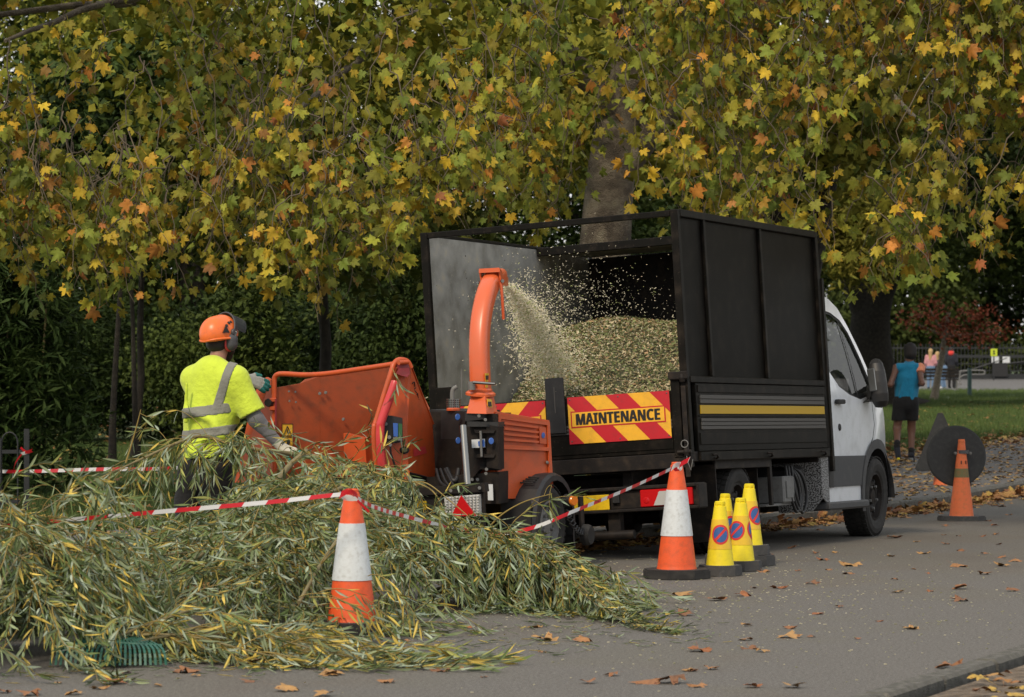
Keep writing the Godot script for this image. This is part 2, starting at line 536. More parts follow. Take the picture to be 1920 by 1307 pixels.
	mat("hair", Color(0.012, 0.009, 0.008), 0.7)
	mat("blond_hair", Color(0.42, 0.28, 0.12), 0.6)
	painted("glove_knit", Color(0.55, 0.52, 0.42), 0.9, 37, Color(0.25, 0.24, 0.2), 0.6, 12.0, 0.03)
	mat("glove_teal", Color(0.015, 0.2, 0.16), 0.55)
	painted("helmet_orange", Color(0.85, 0.17, 0.03), 0.35, 38, Color(0.3, 0.12, 0.06), 0.35, 5.0, 0.01)
	mat("muff_grey", Color(0.06, 0.06, 0.065), 0.5)
	var mesh_visor := mat("visor_mesh", Color(0.009, 0.009, 0.01), 0.5)
	mesh_visor.transparency = BaseMaterial3D.TRANSPARENCY_ALPHA
	mesh_visor.albedo_texture = null
	mesh_visor.albedo_color.a = 0.86
	painted("rake_green", Color(0.015, 0.11, 0.075), 0.45, 39, Color(0.1, 0.12, 0.08), 0.4, 6.0, 0.01)
	painted("post_green", Color(0.02, 0.06, 0.055), 0.5, 50, Color(0.1, 0.1, 0.08), 0.3, 3.0, 0.01)
	mat("sign_lime", Color(0.5, 0.6, 0.03), 0.5)
	textured("plane_bark", ramp_tex(51, 0.022, 4, [[0.0, Color(0.045, 0.035, 0.024)], [0.42, Color(0.095, 0.075, 0.052)], [0.5, Color(0.18, 0.15, 0.11)], [0.58, Color(0.11, 0.088, 0.06)], [0.75, Color(0.2, 0.175, 0.125)], [1.0, Color(0.15, 0.125, 0.075)]], 256), 0.85, 0.55, ab, 2.5)
	textured("dark_bark", ramp_tex(52, 0.04, 5, [[0.0, Color(0.01, 0.008, 0.006)], [0.5, Color(0.027, 0.022, 0.016)], [1.0, Color(0.055, 0.045, 0.032)]], 256), 0.95, 0.8, ab, 4.0)
	textured("pale_bark", ramp_tex(53, 0.04, 5, [[0.0, Color(0.12, 0.1, 0.08)], [0.5, Color(0.26, 0.22, 0.17)], [1.0, Color(0.36, 0.32, 0.26)]], 256), 0.9, 1.2, ab, 2.0)
	mat("twig", Color(0.12, 0.095, 0.065), 0.85)
	textured("willow_bark", ramp_tex(54, 0.05, 4, [[0.0, Color(0.09, 0.07, 0.03)], [0.5, Color(0.2, 0.165, 0.075)], [1.0, Color(0.3, 0.25, 0.12)]], 128), 0.75, 2.0)
	mat("willow_twig", Color(0.27, 0.19, 0.045), 0.6)
	mat("willow_twig_brown", Color(0.2, 0.12, 0.045), 0.65)
	var lm := tinted("leaf", 0.62, 0.35)
	lm.albedo_texture = leaf_texture()
	lm.roughness = 0.6; lm.metallic_specular = 0.32
	tinted("foliage", 0.65, 0.3).metallic_specular = 0.25
	tinted("willow_leaf", 0.5, 0.3).metallic_specular = 0.3
	tinted("dry_leaf", 0.8, 0.1).albedo_texture = lm.albedo_texture
	tinted("chip", 0.8, 0.0)
	tinted("grass", 0.8, 0.3)
	painted("fence_paint", Color(0.016, 0.018, 0.02), 0.5, 55, Color(0.06, 0.06, 0.055), 0.3, 3.0, 0.01)
	var tp := mat("tape", Color.WHITE, 0.4)
	tp.vertex_color_use_as_albedo = true
	tp.backlight_enabled = true; tp.backlight = Color(0.3, 0.3, 0.3)

func leaf_texture() -> ImageTexture:
	# blade colour, paler veins and a few brown blotches; multiplied by each leaf's own colour
	var im := noise_image(61, 0.03, 4, 128)
	im.convert(Image.FORMAT_RGB8)
	for y in 128:
		for x in 128:
			var p := Vector2(x / 127.0 - 0.5, y / 127.0)
			var k := 0.8 + 0.2 * im.get_pixel(x, y).r
			var vein := 0.0
			for a in [0.0, 0.85, -0.85, 1.75, -1.75]:
				var dir := Vector2(sin(a), cos(a))
				var q := p - Vector2(0, 0.08)
				var al := q.dot(dir)
				if al > 0.0: vein = maxf(vein, 1.0 - absf(q.dot(Vector2(dir.y, -dir.x))) / 0.014)
			var b: float = smoothstep(0.72, 0.86, im.get_pixel(x, y).r)
			var c := Color(k, k, k).lerp(Color(1, 1, 0.85), clampf(vein, 0, 1) * 0.45).lerp(Color(0.5, 0.32, 0.2), b * 0.6)
			im.set_pixel(x, y, c)
	return ImageTexture.create_from_image(im)

# ---------- ground ----------
const FAR_KERB := [[-60.0, -110.0], [-20.0, -18.0], [-9.8, 6.0], [-6.2, 14.0], [-3.0, 20.8], [-1.5, 23.8], [0.44, 27.6], [2.2, 31.5], [4.1, 35.9], [6.4, 41.9], [9.4, 50.0], [14.0, 63.0], [24.0, 90.0], [40.0, 130.0], [160.0, 420.0]]
const NEAR_KERB := [[-52.0, -110.0], [-13.0, -19.0], [-4.83, 0.0], [-1.25, 8.0], [1.93, 15.46], [2.78, 17.4], [4.75, 22.0], [7.2, 28.0], [10.0, 34.5], [13.5, 43.0], [20.0, 60.0], [32.0, 90.0], [48.0, 130.0], [168.0, 420.0]]

func kx(line: Array, d: float) -> float:
	for i in line.size() - 1:
		if d <= line[i + 1][1] or i == line.size() - 2:
			var t: float = (d - line[i][1]) / (line[i + 1][1] - line[i][1])
			return lerpf(line[i][0], line[i + 1][0], t)
	return 0.0

func sheet(rows: Array, cols: int, left: Callable, right: Callable, up: float) -> MB:
	var mb := MB.new()
	for i in rows.size() - 1:
		for j in cols:
			var q := []
			for k in [[i, j], [i, j + 1], [i + 1, j + 1], [i + 1, j]]:
				var d: float = rows[k[0]]
				q.append(P(lerpf(left.call(d), right.call(d), float(k[1]) / cols), d, up))
			mb.quad(q[3], q[2], q[1], q[0])
	return mb

func kerb(called: String, line: Array, side: float, label_from: float, to: float, top: float) -> void:
	var root := MeshInstance3D.new()
	root.name = called
	add_child(root)
	root.set_meta("kind", "structure")
	var backing := MB.new()
	var d := -100.0
	while d < 128.0:
		var e := d + (6.0 if d < label_from - 6.0 or d > to else 0.25)
		var a := P(kx(line, d), d); var b := P(kx(line, e), e)
		var nx := Vector3(b.z - a.z, 0, a.x - b.x).normalized() * side
		# concrete haunch under and behind the stones
		var w := nx * 0.14
		backing.slab([a + Vector3(0, -0.2, 0), b + Vector3(0, -0.2, 0), b + Vector3(0, top - 0.014, 0) + nx * 0.012, a + Vector3(0, top - 0.014, 0) + nx * 0.012], w)
		d = e
	root.mesh = backing.mesh()
	root.material_override = M.kerb_stone
	var r := RandomNumberGenerator.new()
	r.seed = 5
	var shapes := []
	for k in 4:
		var mb := MB.new()
		mb.box(Vector3.ZERO, Vector3(0.885, 0.3, 0.13), Basis.IDENTITY, 0.012 + 0.005 * k)
		shapes.append(mb.mesh())
	d = label_from
	while d < to:
		var x := kx(line, d)
		var e := d + 0.1
		var dir := (P(kx(line, e), e) - P(x, d)).normalized()
		e = d + 0.9 * absf(dir.z)
		var a := P(x, d); var b := P(kx(line, e), e)
		var nx := Vector3(b.z - a.z, 0, a.x - b.x).normalized() * side
		var o := MeshInstance3D.new()
		o.mesh = shapes[r.randi_range(0, 3)]
		o.material_override = M.kerb_stone
		o.name = "kerbstone"
		root.add_child(o, true)
		var f := (b - a).normalized()
		o.transform = Transform3D(Basis(f, Vector3.UP, f.cross(Vector3.UP)).rotated(f, r.randf_range(-0.02, 0.02)), (a + b) * 0.5 + nx * 0.062 + Vector3(0, top - 0.15 + r.randf_range(-0.006, 0.008), 0))
		d = e

func make_ground() -> void:
	var g := MB.new()
	g.quad(Vector3(-3000, -0.6, -3000), Vector3(3000, -0.6, -3000), Vector3(3000, -0.6, 300), Vector3(-3000, -0.6, 300))
	structure("ground", g, M.lawn_soil)
	var rows := []
	var d := -100.0
	while d < 420.0:
		rows.append(d)
		d += 0.35 if d > 13.0 and d < 45.0 else 10.0 if d < 0.0 or d > 100.0 else 2.0
	var fn := FastNoiseLite.new()
	fn.seed = 9; fn.frequency = 0.35; fn.fractal_octaves = 5
	var near_rows := rows.filter(func(q): return q < 130.0)
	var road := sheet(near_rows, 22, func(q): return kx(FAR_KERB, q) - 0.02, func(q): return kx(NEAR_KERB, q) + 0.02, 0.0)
	for i in road.v.size():
		var p := road.v[i]
		var k := 1.0 + 0.22 * fn.get_noise_2d(p.x, p.z) + 0.12 * fn.get_noise_2d(p.x * 4.0, p.z * 4.0)
		# paler, warmer patches in the tint, stronger toward the near kerb
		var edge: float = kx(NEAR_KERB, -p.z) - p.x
		var warm_patch := clampf(fn.get_noise_2d(p.x * 1.7 + 40.0, p.z * 1.1) * 2.4 + 0.95 - edge * 0.4, 0.0, 0.8)
		road.c[i] = Color(k * 1.05, k, k * 0.93).lerp(Color(2.2, 1.88, 1.46), warm_patch)
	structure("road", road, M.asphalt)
	structure("pavement", sheet(near_rows, 2, func(q): return kx(FAR_KERB, q) - 4.6, func(q): return kx(FAR_KERB, q) - 0.14, 0.085), M.pavement_asphalt)
	structure("lawn", sheet(rows, 6, func(_q): return -220.0, func(q): return kx(FAR_KERB, q) - 4.6, 0.07), M.lawn_soil)
	structure("verge", sheet(near_rows, 6, func(q): return kx(NEAR_KERB, q) + 0.13, func(q): return kx(NEAR_KERB, q) + 120.0, 0.05), M.earth)
	# grey drive that runs along the far railings
	structure("far_path", sheet([136.0, 141.0, 147.0, 155.0, 170.0, 190.0], 8, func(_q): return 5.0, func(q): return kx(FAR_KERB, q) - 4.0 if q < 128.0 else 45.0, 0.078), M.pavement_asphalt)
	kerb("far_kerb", FAR_KERB, -1.0, 17.0, 62.0, 0.12)
	kerb("near_kerb", NEAR_KERB, 1.0, 14.0, 24.0, 0.075)
	# grass blades
	var tuft := MB.new()
	var r := RandomNumberGenerator.new()
	r.seed = 77
	for k in 7:
		var a := r.randf_range(0, TAU)
		var o := Vector3(r.randf_range(-0.04, 0.04), 0, r.randf_range(-0.04, 0.04))
		var side := Vector3(cos(a), 0, sin(a)) * 0.004
		var lean := Vector3(r.randf_range(-0.03, 0.03), 0, r.randf_range(-0.03, 0.03))
		var h := r.randf_range(0.03, 0.065)
		tuft.tri(o - side, o + side, o + lean + Vector3(0, h, 0))
	var tm := tuft.mesh()
	var where := []
	var tint := []
	for k in 26000:
		var x: float; var dd: float
		if k < 15000:
			dd = r.randf_range(25.0, 62.0); x = r.randf_range(-0.17 * dd, -0.06 * dd)
		else:
			dd = 48.0 + 90.0 * pow(r.randf(), 1.3); x = r.randf_range(0.105 * dd, 0.16 * dd)
		if x > kx(FAR_KERB, dd) - 4.7: continue
		var s := r.randf_range(0.8, 1.7) * (1.0 if dd < 62.0 else 1.5)
		where.append(Transform3D(Basis(Vector3.UP, r.randf() * TAU).scaled(Vector3(s, s, s)), P(x, dd, 0.07)))
		tint.append(Color(0.045, 0.083, 0.016).lerp(Color(0.11, 0.16, 0.034), r.randf()))
	var gr := copies(self, "lawn_grass", tm, M.grass, where, tint)
	tag(gr, "short mown park grass under and beyond the trees", "grass")

# ---------- trees ----------
func plane_leaf(sd: int) -> ArrayMesh:
	# five-lobed toothed leaf, stalk at the origin, hanging tip towards -y, face towards +z
	var r := RandomNumberGenerator.new()
	r.seed = sd
	var half := [[0.0, 1.0], [9.0, 0.78], [14.0, 0.8], [24.0, 0.5], [34.0, 0.62], [41.0, 0.78], [50.0, 0.9], [56.0, 0.72], [64.0, 0.7], [76.0, 0.46], [90.0, 0.56], [103.0, 0.66], [113.0, 0.5], [136.0, 0.42], [158.0, 0.34]]
	var ring := []
	for h in half: ring.append([deg_to_rad(h[0]), h[1] * r.randf_range(0.93, 1.07)])
	ring.append([PI, 0.12])
	for i in range(half.size() - 1, 0, -1): ring.append([-deg_to_rad(half[i][0]), half[i][1] * r.randf_range(0.9, 1.08)])
	var mb := MB.new()
	var ctr := Vector2(0, -0.42)
	var curl := r.randf_range(0.2, 0.75)
	var twist := r.randf_range(-0.6, 0.6)
	var bend := func(p: Vector2) -> Vector3:
		var q := p - ctr
		return Vector3(p.x, p.y, -curl * (q.x * q.x * 1.1 + q.y * q.y * 0.7) + twist * q.x * q.y + 0.06 * sin(q.x * 9.0 + sd))
	var nb := func(p: Vector2) -> Vector3:
		var q := p - ctr
		return Vector3(2.2 * curl * q.x - twist * q.y - 0.54 * cos(q.x * 9.0 + sd), 1.4 * curl * q.y - twist * q.x, 1.0).normalized()
	var n := ring.size()
	for i in n:
		var a: Array = ring[i]
		var b: Array = ring[(i + 1) % n]
		var pa: Vector2 = ctr + Vector2(sin(a[0]), -cos(a[0])) * a[1] * 0.58
		var pb: Vector2 = ctr + Vector2(sin(b[0]), -cos(b[0])) * b[1] * 0.58
		var ua := Vector2(pa.x / 1.1 + 0.5, -pa.y)
		var ub := Vector2(pb.x / 1.1 + 0.5, -pb.y)
		mb.trin(bend.call(ctr), bend.call(pa), bend.call(pb), nb.call(ctr), nb.call(pa), nb.call(pb), Vector2(0.5, 0.42), ua, ub)
	# stalk
	mb.tri(Vector3(-0.015, -0.2, 0), Vector3(0.015, -0.2, 0), Vector3(0, 0.4, -0.06))
	return mb.mesh()

func clump(sd: int, count: int, size: float, spread: float, long := 1.5) -> ArrayMesh:
	# a spray of small folded leaves
	var r := RandomNumberGenerator.new()
	r.seed = sd
	var mb := MB.new()
	for k in count:
		var o := Vector3(r.randfn(), r.randfn() * 0.8, r.randfn()) * spread * 0.5
		var t := Vector3(r.randf_range(-1, 1), r.randf_range(-1.1, 0.4), r.randf_range(-1, 1)).normalized()
		var up := Vector3(r.randf_range(-0.7, 0.7), 1, r.randf_range(-0.7, 0.7))
		var s := t.cross(up).normalized() * size * 0.5
		var nn := s.cross(t).normalized() * size * 0.14
		var l := t * size * long
		mb.tri(o, o + l * 0.45 + s + nn, o + l)
		mb.tri(o, o + l, o + l * 0.45 - s + nn)
	return mb.mesh()

func crooked(a: Vector3, b: Vector3, n: int, wob: float, r: RandomNumberGenerator) -> Array:
	var out := []
	var off := Vector3.ZERO
	for i in n + 1:
		var t := float(i) / n
		if i > 0 and i < n: off += Vector3(r.randfn(), r.randfn() * 0.4, r.randfn()) * wob / sqrt(n)
		out.append(a.lerp(b, t) + off * sin(PI * clampf(t, 0.0, 0.85)))
	return out

func trunk_mb(pts: Array, r0: float, r1: float, flare := 1.5, sides := 14) -> MB:
	var rad := []
	for i in pts.size():
		var t := float(i) / (pts.size() - 1)
		rad.append(lerpf(r0, r1, t) * (1.0 + (flare - 1.0) * exp(-t * 9.0)))
	var mb := MB.new()
	mb.tube(pts, rad, sides)
	return mb

func plane_tint(r: RandomNumberGenerator) -> Color:
	var q := r.randf()
	var c: Color
	if q < 0.45: c = Color(0.11, 0.155, 0.022).lerp(Color(0.2, 0.235, 0.03), r.randf())
	elif q < 0.76: c = Color(0.24, 0.25, 0.028).lerp(Color(0.36, 0.31, 0.032), r.randf())
	elif q < 0.92: c = Color(0.48, 0.35, 0.03).lerp(Color(0.62, 0.38, 0.03), r.randf())
	elif q < 0.972: c = Color(0.5, 0.21, 0.03).lerp(Color(0.6, 0.24, 0.05), r.randf())
	else: c = Color(0.3, 0.11, 0.035).lerp(Color(0.4, 0.13, 0.05), r.randf())
	return c * (r.randf_range(0.5, 1.0) if r.randf() < 0.65 else r.randf_range(1.05, 1.5))

# the ragged lower edge of the hanging plane foliage, metres above the road, along x
func skirt(x: float, d: float) -> float:
	var t := x / d * 30.0
	var h := 2.35
	for q in [[-6.0, 2.3], [-4.6, 2.25], [-3.6, 2.08], [-2.4, 2.15], [-1.5, 2.5], [-0.7, 2.72], [0.2, 2.66], [1.4, 2.6], [2.6, 2.45], [3.2, 2.36], [3.9, 2.42], [4.6, 2.55], [7.0, 2.5]]:
		if t >= q[0]: h = q[1]
	return h

func hanging_crown(tree: Node3D, sd: int, xr: Vector2, dr: Vector2, top: float, n_twigs: int, singled: int) -> void:
	var r := RandomNumberGenerator.new()
	r.seed = sd
	var crown := Node3D.new()
	crown.name = "crown"
	tree.add_child(crown)
	crown.position = -tree.position
	var leaves := []
	for k in 6: leaves.append(plane_leaf(sd + k))
	var where := [[], [], [], [], [], []]
	var tint := [[], [], [], [], [], []]
	var twigs := MB.new()
	var rank := []
	var gaps := FastNoiseLite.new()
	gaps.seed = sd; gaps.frequency = 0.42; gaps.fractal_octaves = 2
	for k in n_twigs:
		var d := dr.x + (dr.y - dr.x) * pow(r.randf(), 1.6)
		var x := r.randf_range(xr.x, xr.y) * d / 30.0
		var lowest := skirt(x, d) * (0.93 + 0.07 * d / 30.0) + r.randf_range(-0.3, 0.42) + gaps.get_noise_1d(x * 2.2) * 0.4
		var y0 := lowest + (top - lowest) * pow(r.randf(), 1.15)
		# openings where the trunks and the dark wood behind show through
		var tx := x / d * 30.0
		var keep := 1.0 if gaps.get_noise_3d(x, y0 * 1.2, d * 0.12) > 0.05 else 0.08
		if (tx > 0.5 and tx < 1.2) or (tx > 2.2 and tx < 2.75): keep *= 0.65
		if r.randf() > keep: continue
		# a pendulous shoot that ends at y0, with short side shoots
		var len := r.randf_range(0.5, 1.3)
		var end := Vector3(x, y0, -d)
		var start := end + Vector3(r.randf_range(-0.55, 0.55), len, -r.randf_range(-0.1, 0.6))
		var mid := start.lerp(end, 0.5) + Vector3(r.randf_range(-0.15, 0.15), r.randf_range(0.0, 0.18), r.randf_range(-0.1, 0.15))
		var path := spline([start, mid, end], 5)
		for i in range(1, path.size() - 1): path[i] += Vector3(r.randfn(), r.randfn(), r.randfn()) * 0.022
		var rad := []
		for i in path.size(): rad.append(lerpf(0.0075, 0.0028, float(i) / (path.size() - 1)))
		twigs.tube(path, rad, 4, false)
		var tone := plane_tint(r)
		var nl := r.randi_range(7, 14)
		for i in nl:
			var t := pow(r.randf(), 0.6)
			var at: Vector3 = path[int(t * (path.size() - 1))]
			var side := Vector3(r.randf_range(-1, 1), r.randf_range(-0.45, 0.35), r.randf_range(-0.5, 1.0))
			at += side * r.randf_range(0.05, 0.2)
			var tip := (Vector3(side.x * 0.9, -r.randf_range(0.3, 1.3), side.z * 0.7)).normalized()
			var face := Vector3(r.randfn() * 0.8, r.randf_range(-0.3, 1.5), 0.45 + r.randfn() * 0.75)
			face = (face - tip * face.dot(tip)).normalized()
			var s := r.randf_range(0.09, 0.21)
			var bas := Basis(tip.cross(face) * -1.0, -tip, face).scaled(Vector3.ONE) * Basis.from_scale(Vector3(s, s, s))
			var c := tone.lerp(plane_tint(r), r.randf_range(0.3, 1.0))
			var w := r.randi_range(0, 5)
			where[w].append(Transform3D(bas, at)); tint[w].append(c)
			var sx := at.x / -at.z
			var sy := (at.y - 1.6) / -at.z
			if absf(sx) < 0.148 and sy < 0.1 and sy > 0.0: rank.append([-at.z / s, w, where[w].size() - 1])
	rank.sort_custom(func(a, b): return a[0] < b[0])
	# the leaves that show largest, each a piece of its own
	var gone := [{}, {}, {}, {}, {}, {}]
	var mats := []
	for k in 14:
		var m: StandardMaterial3D = M.leaf.duplicate()
		m.vertex_color_use_as_albedo = false
		m.albedo_color = plane_tint(r).linear_to_srgb()
		mats.append(m)
	for q in rank.slice(0, singled):
		gone[q[1]][q[2]] = true
		var o := MeshInstance3D.new()
		o.mesh = leaves[q[1]]
		var best := 0
		var bd := 9.0
		var tc: Color = tint[q[1]][q[2]]
		for k in mats.size():
			var mc: Color = (mats[k].albedo_color as Color).srgb_to_linear()
			var dd := absf(mc.r - tc.r) + absf(mc.g - tc.g)
			if dd < bd:
				bd = dd; best = k
		o.material_override = mats[best]
		o.name = "leaf"
		crown.add_child(o, true)
		o.transform = where[q[1]][q[2]]
	for w in 6:
		var a := []
		var b := []
		for i in where[w].size():
			if not gone[w].has(i):
				a.append(where[w][i]); b.append(tint[w][i])
		copies(crown, "foliage", leaves[w], M.leaf, a, b)
	var tw := part(crown, "twigs", twigs, M.twig)
	tw.set_meta("kind", "stuff")

func leafy(parent: Node3D, called: String, blobs: Array, per_m2: float, size: float, cols: Array, sd: int, shell := 0.45, long := 1.5) -> void:
	# blobs: [centre, radii]; sprays of leaves spread through the outer part of each
	var r := RandomNumberGenerator.new()
	r.seed = sd
	var fn := FastNoiseLite.new()
	fn.seed = sd; fn.frequency = 0.55 / maxf(size * 5.0, 0.4)
	var where := []
	var tint := []
	for b in blobs:
		var R: Vector3 = b[1]
		var area := 4.0 * PI * pow((pow(R.x * R.y, 1.6) + pow(R.x * R.z, 1.6) + pow(R.y * R.z, 1.6)) / 3.0, 1.0 / 1.6)
		for k in int(area * per_m2):
			var u := Vector3(r.randfn(), r.randfn(), r.randfn()).normalized()
			var p: Vector3 = b[0] + u * R * (1.0 - shell * pow(r.randf(), 1.5))
			var nz := fn.get_noise_3dv(p)
			if nz < -0.22: continue
			p += u * nz * size * 3.5
			if p.y < gy(-p.z) + 0.08: continue
			var s := r.randf_range(0.7, 1.35)
			where.append(Transform3D(Basis.from_euler(Vector3(r.randf_range(-0.6, 0.6), r.randf() * TAU, r.randf_range(-0.6, 0.6))).scaled(Vector3(s, s, s)), p))
			tint.append((cols[0] as Color).lerp(cols[1], clampf(0.5 + nz * 1.1 + r.randfn() * 0.25, 0.0, 1.0)) * r.randf_range(0.75, 1.2))
	var o := copies(parent, called, clump(sd, 12, size, size * 3.2, long), M.foliage, where, tint)
	o.position = -parent.position

func tree(called: String, label: String, at: Vector3, h: float, r0: float, bark: Material, blobs: Array, dens: float, size: float, cols: Array, sd: int, lean := Vector3.ZERO, group := "", long := 1.5) -> Node3D:
	var r := RandomNumberGenerator.new()
	r.seed = sd
	var o := thing(called, label, "tree", at, 0.0, group)
	var top := at + Vector3(0, h, 0) + lean
	var pts := crooked(at - Vector3(0, 0.1, 0), top, 9, h * 0.02, r)
	part(o, "trunk", trunk_mb(pts, r0, r0 * 0.4), bark, true)
	var abs := []
	for b in blobs: abs.append([at + b[0], b[1]])
	for k in mini(blobs.size(), 5):
		var st: Vector3 = pts[r.randi_range(4, 8)]
		part(o, "limb", trunk_mb(crooked(st, (abs[k][0] as Vector3).lerp(st, 0.25), 6, 0.2, r), r0 * 0.45, r0 * 0.1, 1.0, 8), bark, true)
	leafy(o, "crown", abs, dens, size, cols, sd, 0.5, long)
	return o

func make_trees() -> void:
	# -- the big plane whose trunk stands behind the lorry's box
	var at := P(1.27, 46.0, 0.07)
	var plane := thing("plane_tree", "large plane tree with mottled grey trunk behind the black lorry box", "tree", at)
	var r := RandomNumberGenerator.new()
	r.seed = 3
	var tp := [at + Vector3(-0.1, -0.1, 0), at + Vector3(-0.06, 1.6, 0), at + Vector3(0.0, 3.0, 0), at + Vector3(0.1, 4.2, 0), at + Vector3(0.32, 5.6, 0), at + Vector3(0.5, 7.2, 0), at + Vector3(0.3, 10.0, 0.4), at + Vector3(0.6, 14.0, 0.5)]
	var tm := MB.new()
	tm.tube(spline(tp, 5), range(36).map(func(i): return lerpf(0.4, 0.22, i / 35.0) * (1.0 + 0.5 * exp(-i / 3.0))), 20)
	part(plane, "trunk", tm, M.plane_bark, true)
	for q in [[[0.1, 3.9, 0.0], [0.9, 5.0, 0.2], [1.7, 5.9, 0.6], [2.9, 6.5, 2.0], [4.0, 6.8, 4.5]], [[0.2, 4.8, 0.0], [-1.2, 6.3, 1.5], [-3.0, 7.0, 4.0], [-4.5, 6.9, 8.0]], [[0.3, 6.0, 0.0], [0.2, 7.4, 3.0], [0.6, 7.6, 7.0], [0.8, 7.0, 11.0]], [[0.4, 7.0, 0.0], [-2.5, 8.5, 4.0], [-5.5, 8.0, 9.0]], [[0.4, 7.0, 0.0], [3.0, 8.5, 3.0], [6.5, 8.2, 8.0]]]:
		var lp = q.map(func(p): return at + Vector3(p[0], p[1], p[2]))
		var lm := MB.new()
		var sp := spline(lp, 5)
		lm.tube(sp, range(sp.size()).map(func(i): return lerpf(0.2, 0.05, float(i) / sp.size())), 10)
		part(plane, "limb", lm, M.plane_bark, true)
	# boughs that the hanging shoots grow from, above and along the picture
	for q in [[-6.0, 4.6, 31.0, -1.5, 5.6, 38.0], [-2.8, 3.3, 31.5, -0.5, 6.0, 40.0], [3.0, 3.7, 34.5, 1.9, 6.3, 42.0], [4.7, 3.6, 35.5, 3.2, 6.5, 42.0], [0.5, 5.0, 31.0, 0.9, 6.6, 40.0], [-4.6, 4.4, 30.5, -3.0, 6.0, 36.0]]:
		var sp := crooked(Vector3(q[0], q[1], -q[2]), Vector3(q[3], q[4], -q[5]), 10, 0.25, r)
		var lm := MB.new()
		lm.tube(sp, range(sp.size()).map(func(i): return lerpf(0.018, 0.07, float(i) / sp.size())), 7)
		part(plane, "bough", lm, M.plane_bark, true)
	hanging_crown(plane, 101, Vector2(-6.4, 8.0), Vector2(29.8, 35.5), 6.6, 4500, 300)
	# the high crown of the same tree, over the lawn
	var hi := []
	for k in 16: hi.append([Vector3(r.randf_range(-13, 14), r.randf_range(5.2, 11.0), -r.randf_range(36.0, 62.0)), Vector3(r.randf_range(2.4, 3.6), r.randf_range(1.0, 1.7), r.randf_range(2.4, 3.8))])
	leafy(plane, "upper_crown", hi, 5.0, 0.12, [Color(0.1, 0.14, 0.02), Color(0.26, 0.24, 0.03)], 201, 0.7, 1.1)

	# -- two dark stems of a second plane, seen above the box
	at = P(4.1, 52.0, 0.07)
	var p2 := thing("plane_tree", "dark forked plane tree standing just behind the white cab", "tree", at)
	for q in [[[0.0, -0.1, 0.0], [-0.05, 2.5, 0.0], [-0.1, 4.5, 0.0], [-0.2, 7.0, 0.0], [-0.8, 10.0, 0.0]], [[0.05, 0.9, -0.1], [0.45, 2.8, -0.1], [0.75, 4.2, -0.1], [1.1, 6.2, 0.0], [2.2, 9.0, 0.0]]]:
		var sp := spline(q.map(func(p): return at + Vector3(p[0], p[1], p[2])), 5)
		var lm := MB.new()
		lm.tube(sp, range(sp.size()).map(func(i): return lerpf(0.25, 0.11, float(i) / sp.size()) * (1.0 + 0.5 * exp(-i / 2.0))), 12)
		part(p2, "trunk", lm, M.dark_bark, true)
	var b2 := []
	for k in 12: b2.append([at + Vector3(r.randf_range(-4, 6), r.randf_range(4.4, 10.0), r.randf_range(-4, 5)), Vector3(2.2, 1.3, 2.2)])
	leafy(p2, "crown", b2, 4.5, 0.15, [Color(0.07, 0.1, 0.016), Color(0.22, 0.2, 0.03)], 205, 0.6, 1.1)

	# -- the great dark tree beyond the cab
	at = P(10.75, 100.0, 0.07)
	var big := thing("great_tree", "massive black-trunked tree beyond the white cab, leaning over the lawn", "tree", at)
	var sp1 := spline([at + Vector3(0.25, -0.2, 0), at + Vector3(0.0, 0.9, 0), at + Vector3(-0.1, 2.2, 0), at + Vector3(0.1, 3.4, 0), at + Vector3(0.75, 4.6, 0), at + Vector3(1.8, 5.7, 0), at + Vector3(4.0, 6.9, 0), at + Vector3(7.0, 8.0, 0)], 5)
	var bt := MB.new()
	bt.tube(sp1, range(sp1.size()).map(func(i): return lerpf(0.72, 0.28, float(i) / sp1.size()) * (1.0 + 1.1 * exp(-i / 2.2))), 18)
	part(big, "trunk", bt, M.dark_bark, true)
	var sp2 := spline([at + Vector3(-0.1, 2.6, 0), at + Vector3(-0.7, 4.2, 0), at + Vector3(-1.6, 6.0, 0), at + Vector3(-3.0, 9.0, 0)], 5)
	var bl := MB.new()
	bl.tube(sp2, range(sp2.size()).map(func(i): return lerpf(0.5, 0.25, float(i) / sp2.size())), 14)
	part(big, "limb", bl, M.dark_bark, true)
	var bb := []
	for k in 34: bb.append([at + Vector3(r.randf_range(-8, 13), r.randf_range(5.4, 13.0), r.randf_range(-16, 9)), Vector3(3.0, 1.5, 3.0)])
	for q in [[4.6, 4.6, 1.0], [7.5, 4.5, 2.0], [2.6, 4.9, 3.0], [10.0, 4.7, 1.0], [6.0, 5.0, -2.0]]: bb.append([at + Vector3(q[0], q[1], q[2]), Vector3(2.2, 1.1, 2.0)])
	leafy(big, "crown", bb, 5.0, 0.15, [Color(0.024, 0.04, 0.01), Color(0.056, 0.076, 0.016)], 206, 0.65, 1.2)
	leafy(big, "weeping_foliage", [[at + Vector3(-1.2, 4.4, 8.0), Vector3(1.0, 1.1, 1.0)], [at + Vector3(-0.3, 5.0, 8.5), Vector3(1.0, 0.9, 1.0)], [at + Vector3(-1.9, 5.3, 8.0), Vector3(1.2, 1.2, 1.0)]], 22.0, 0.07, [Color(0.12, 0.13, 0.02), Color(0.22, 0.19, 0.035)], 207, 0.6, 3.6)

	# -- understorey behind the worker
	var dk := [Color(0.02, 0.036, 0.01), Color(0.05, 0.08, 0.018)]
	var ol := [Color(0.035, 0.055, 0.01), Color(0.1, 0.11, 0.02)]
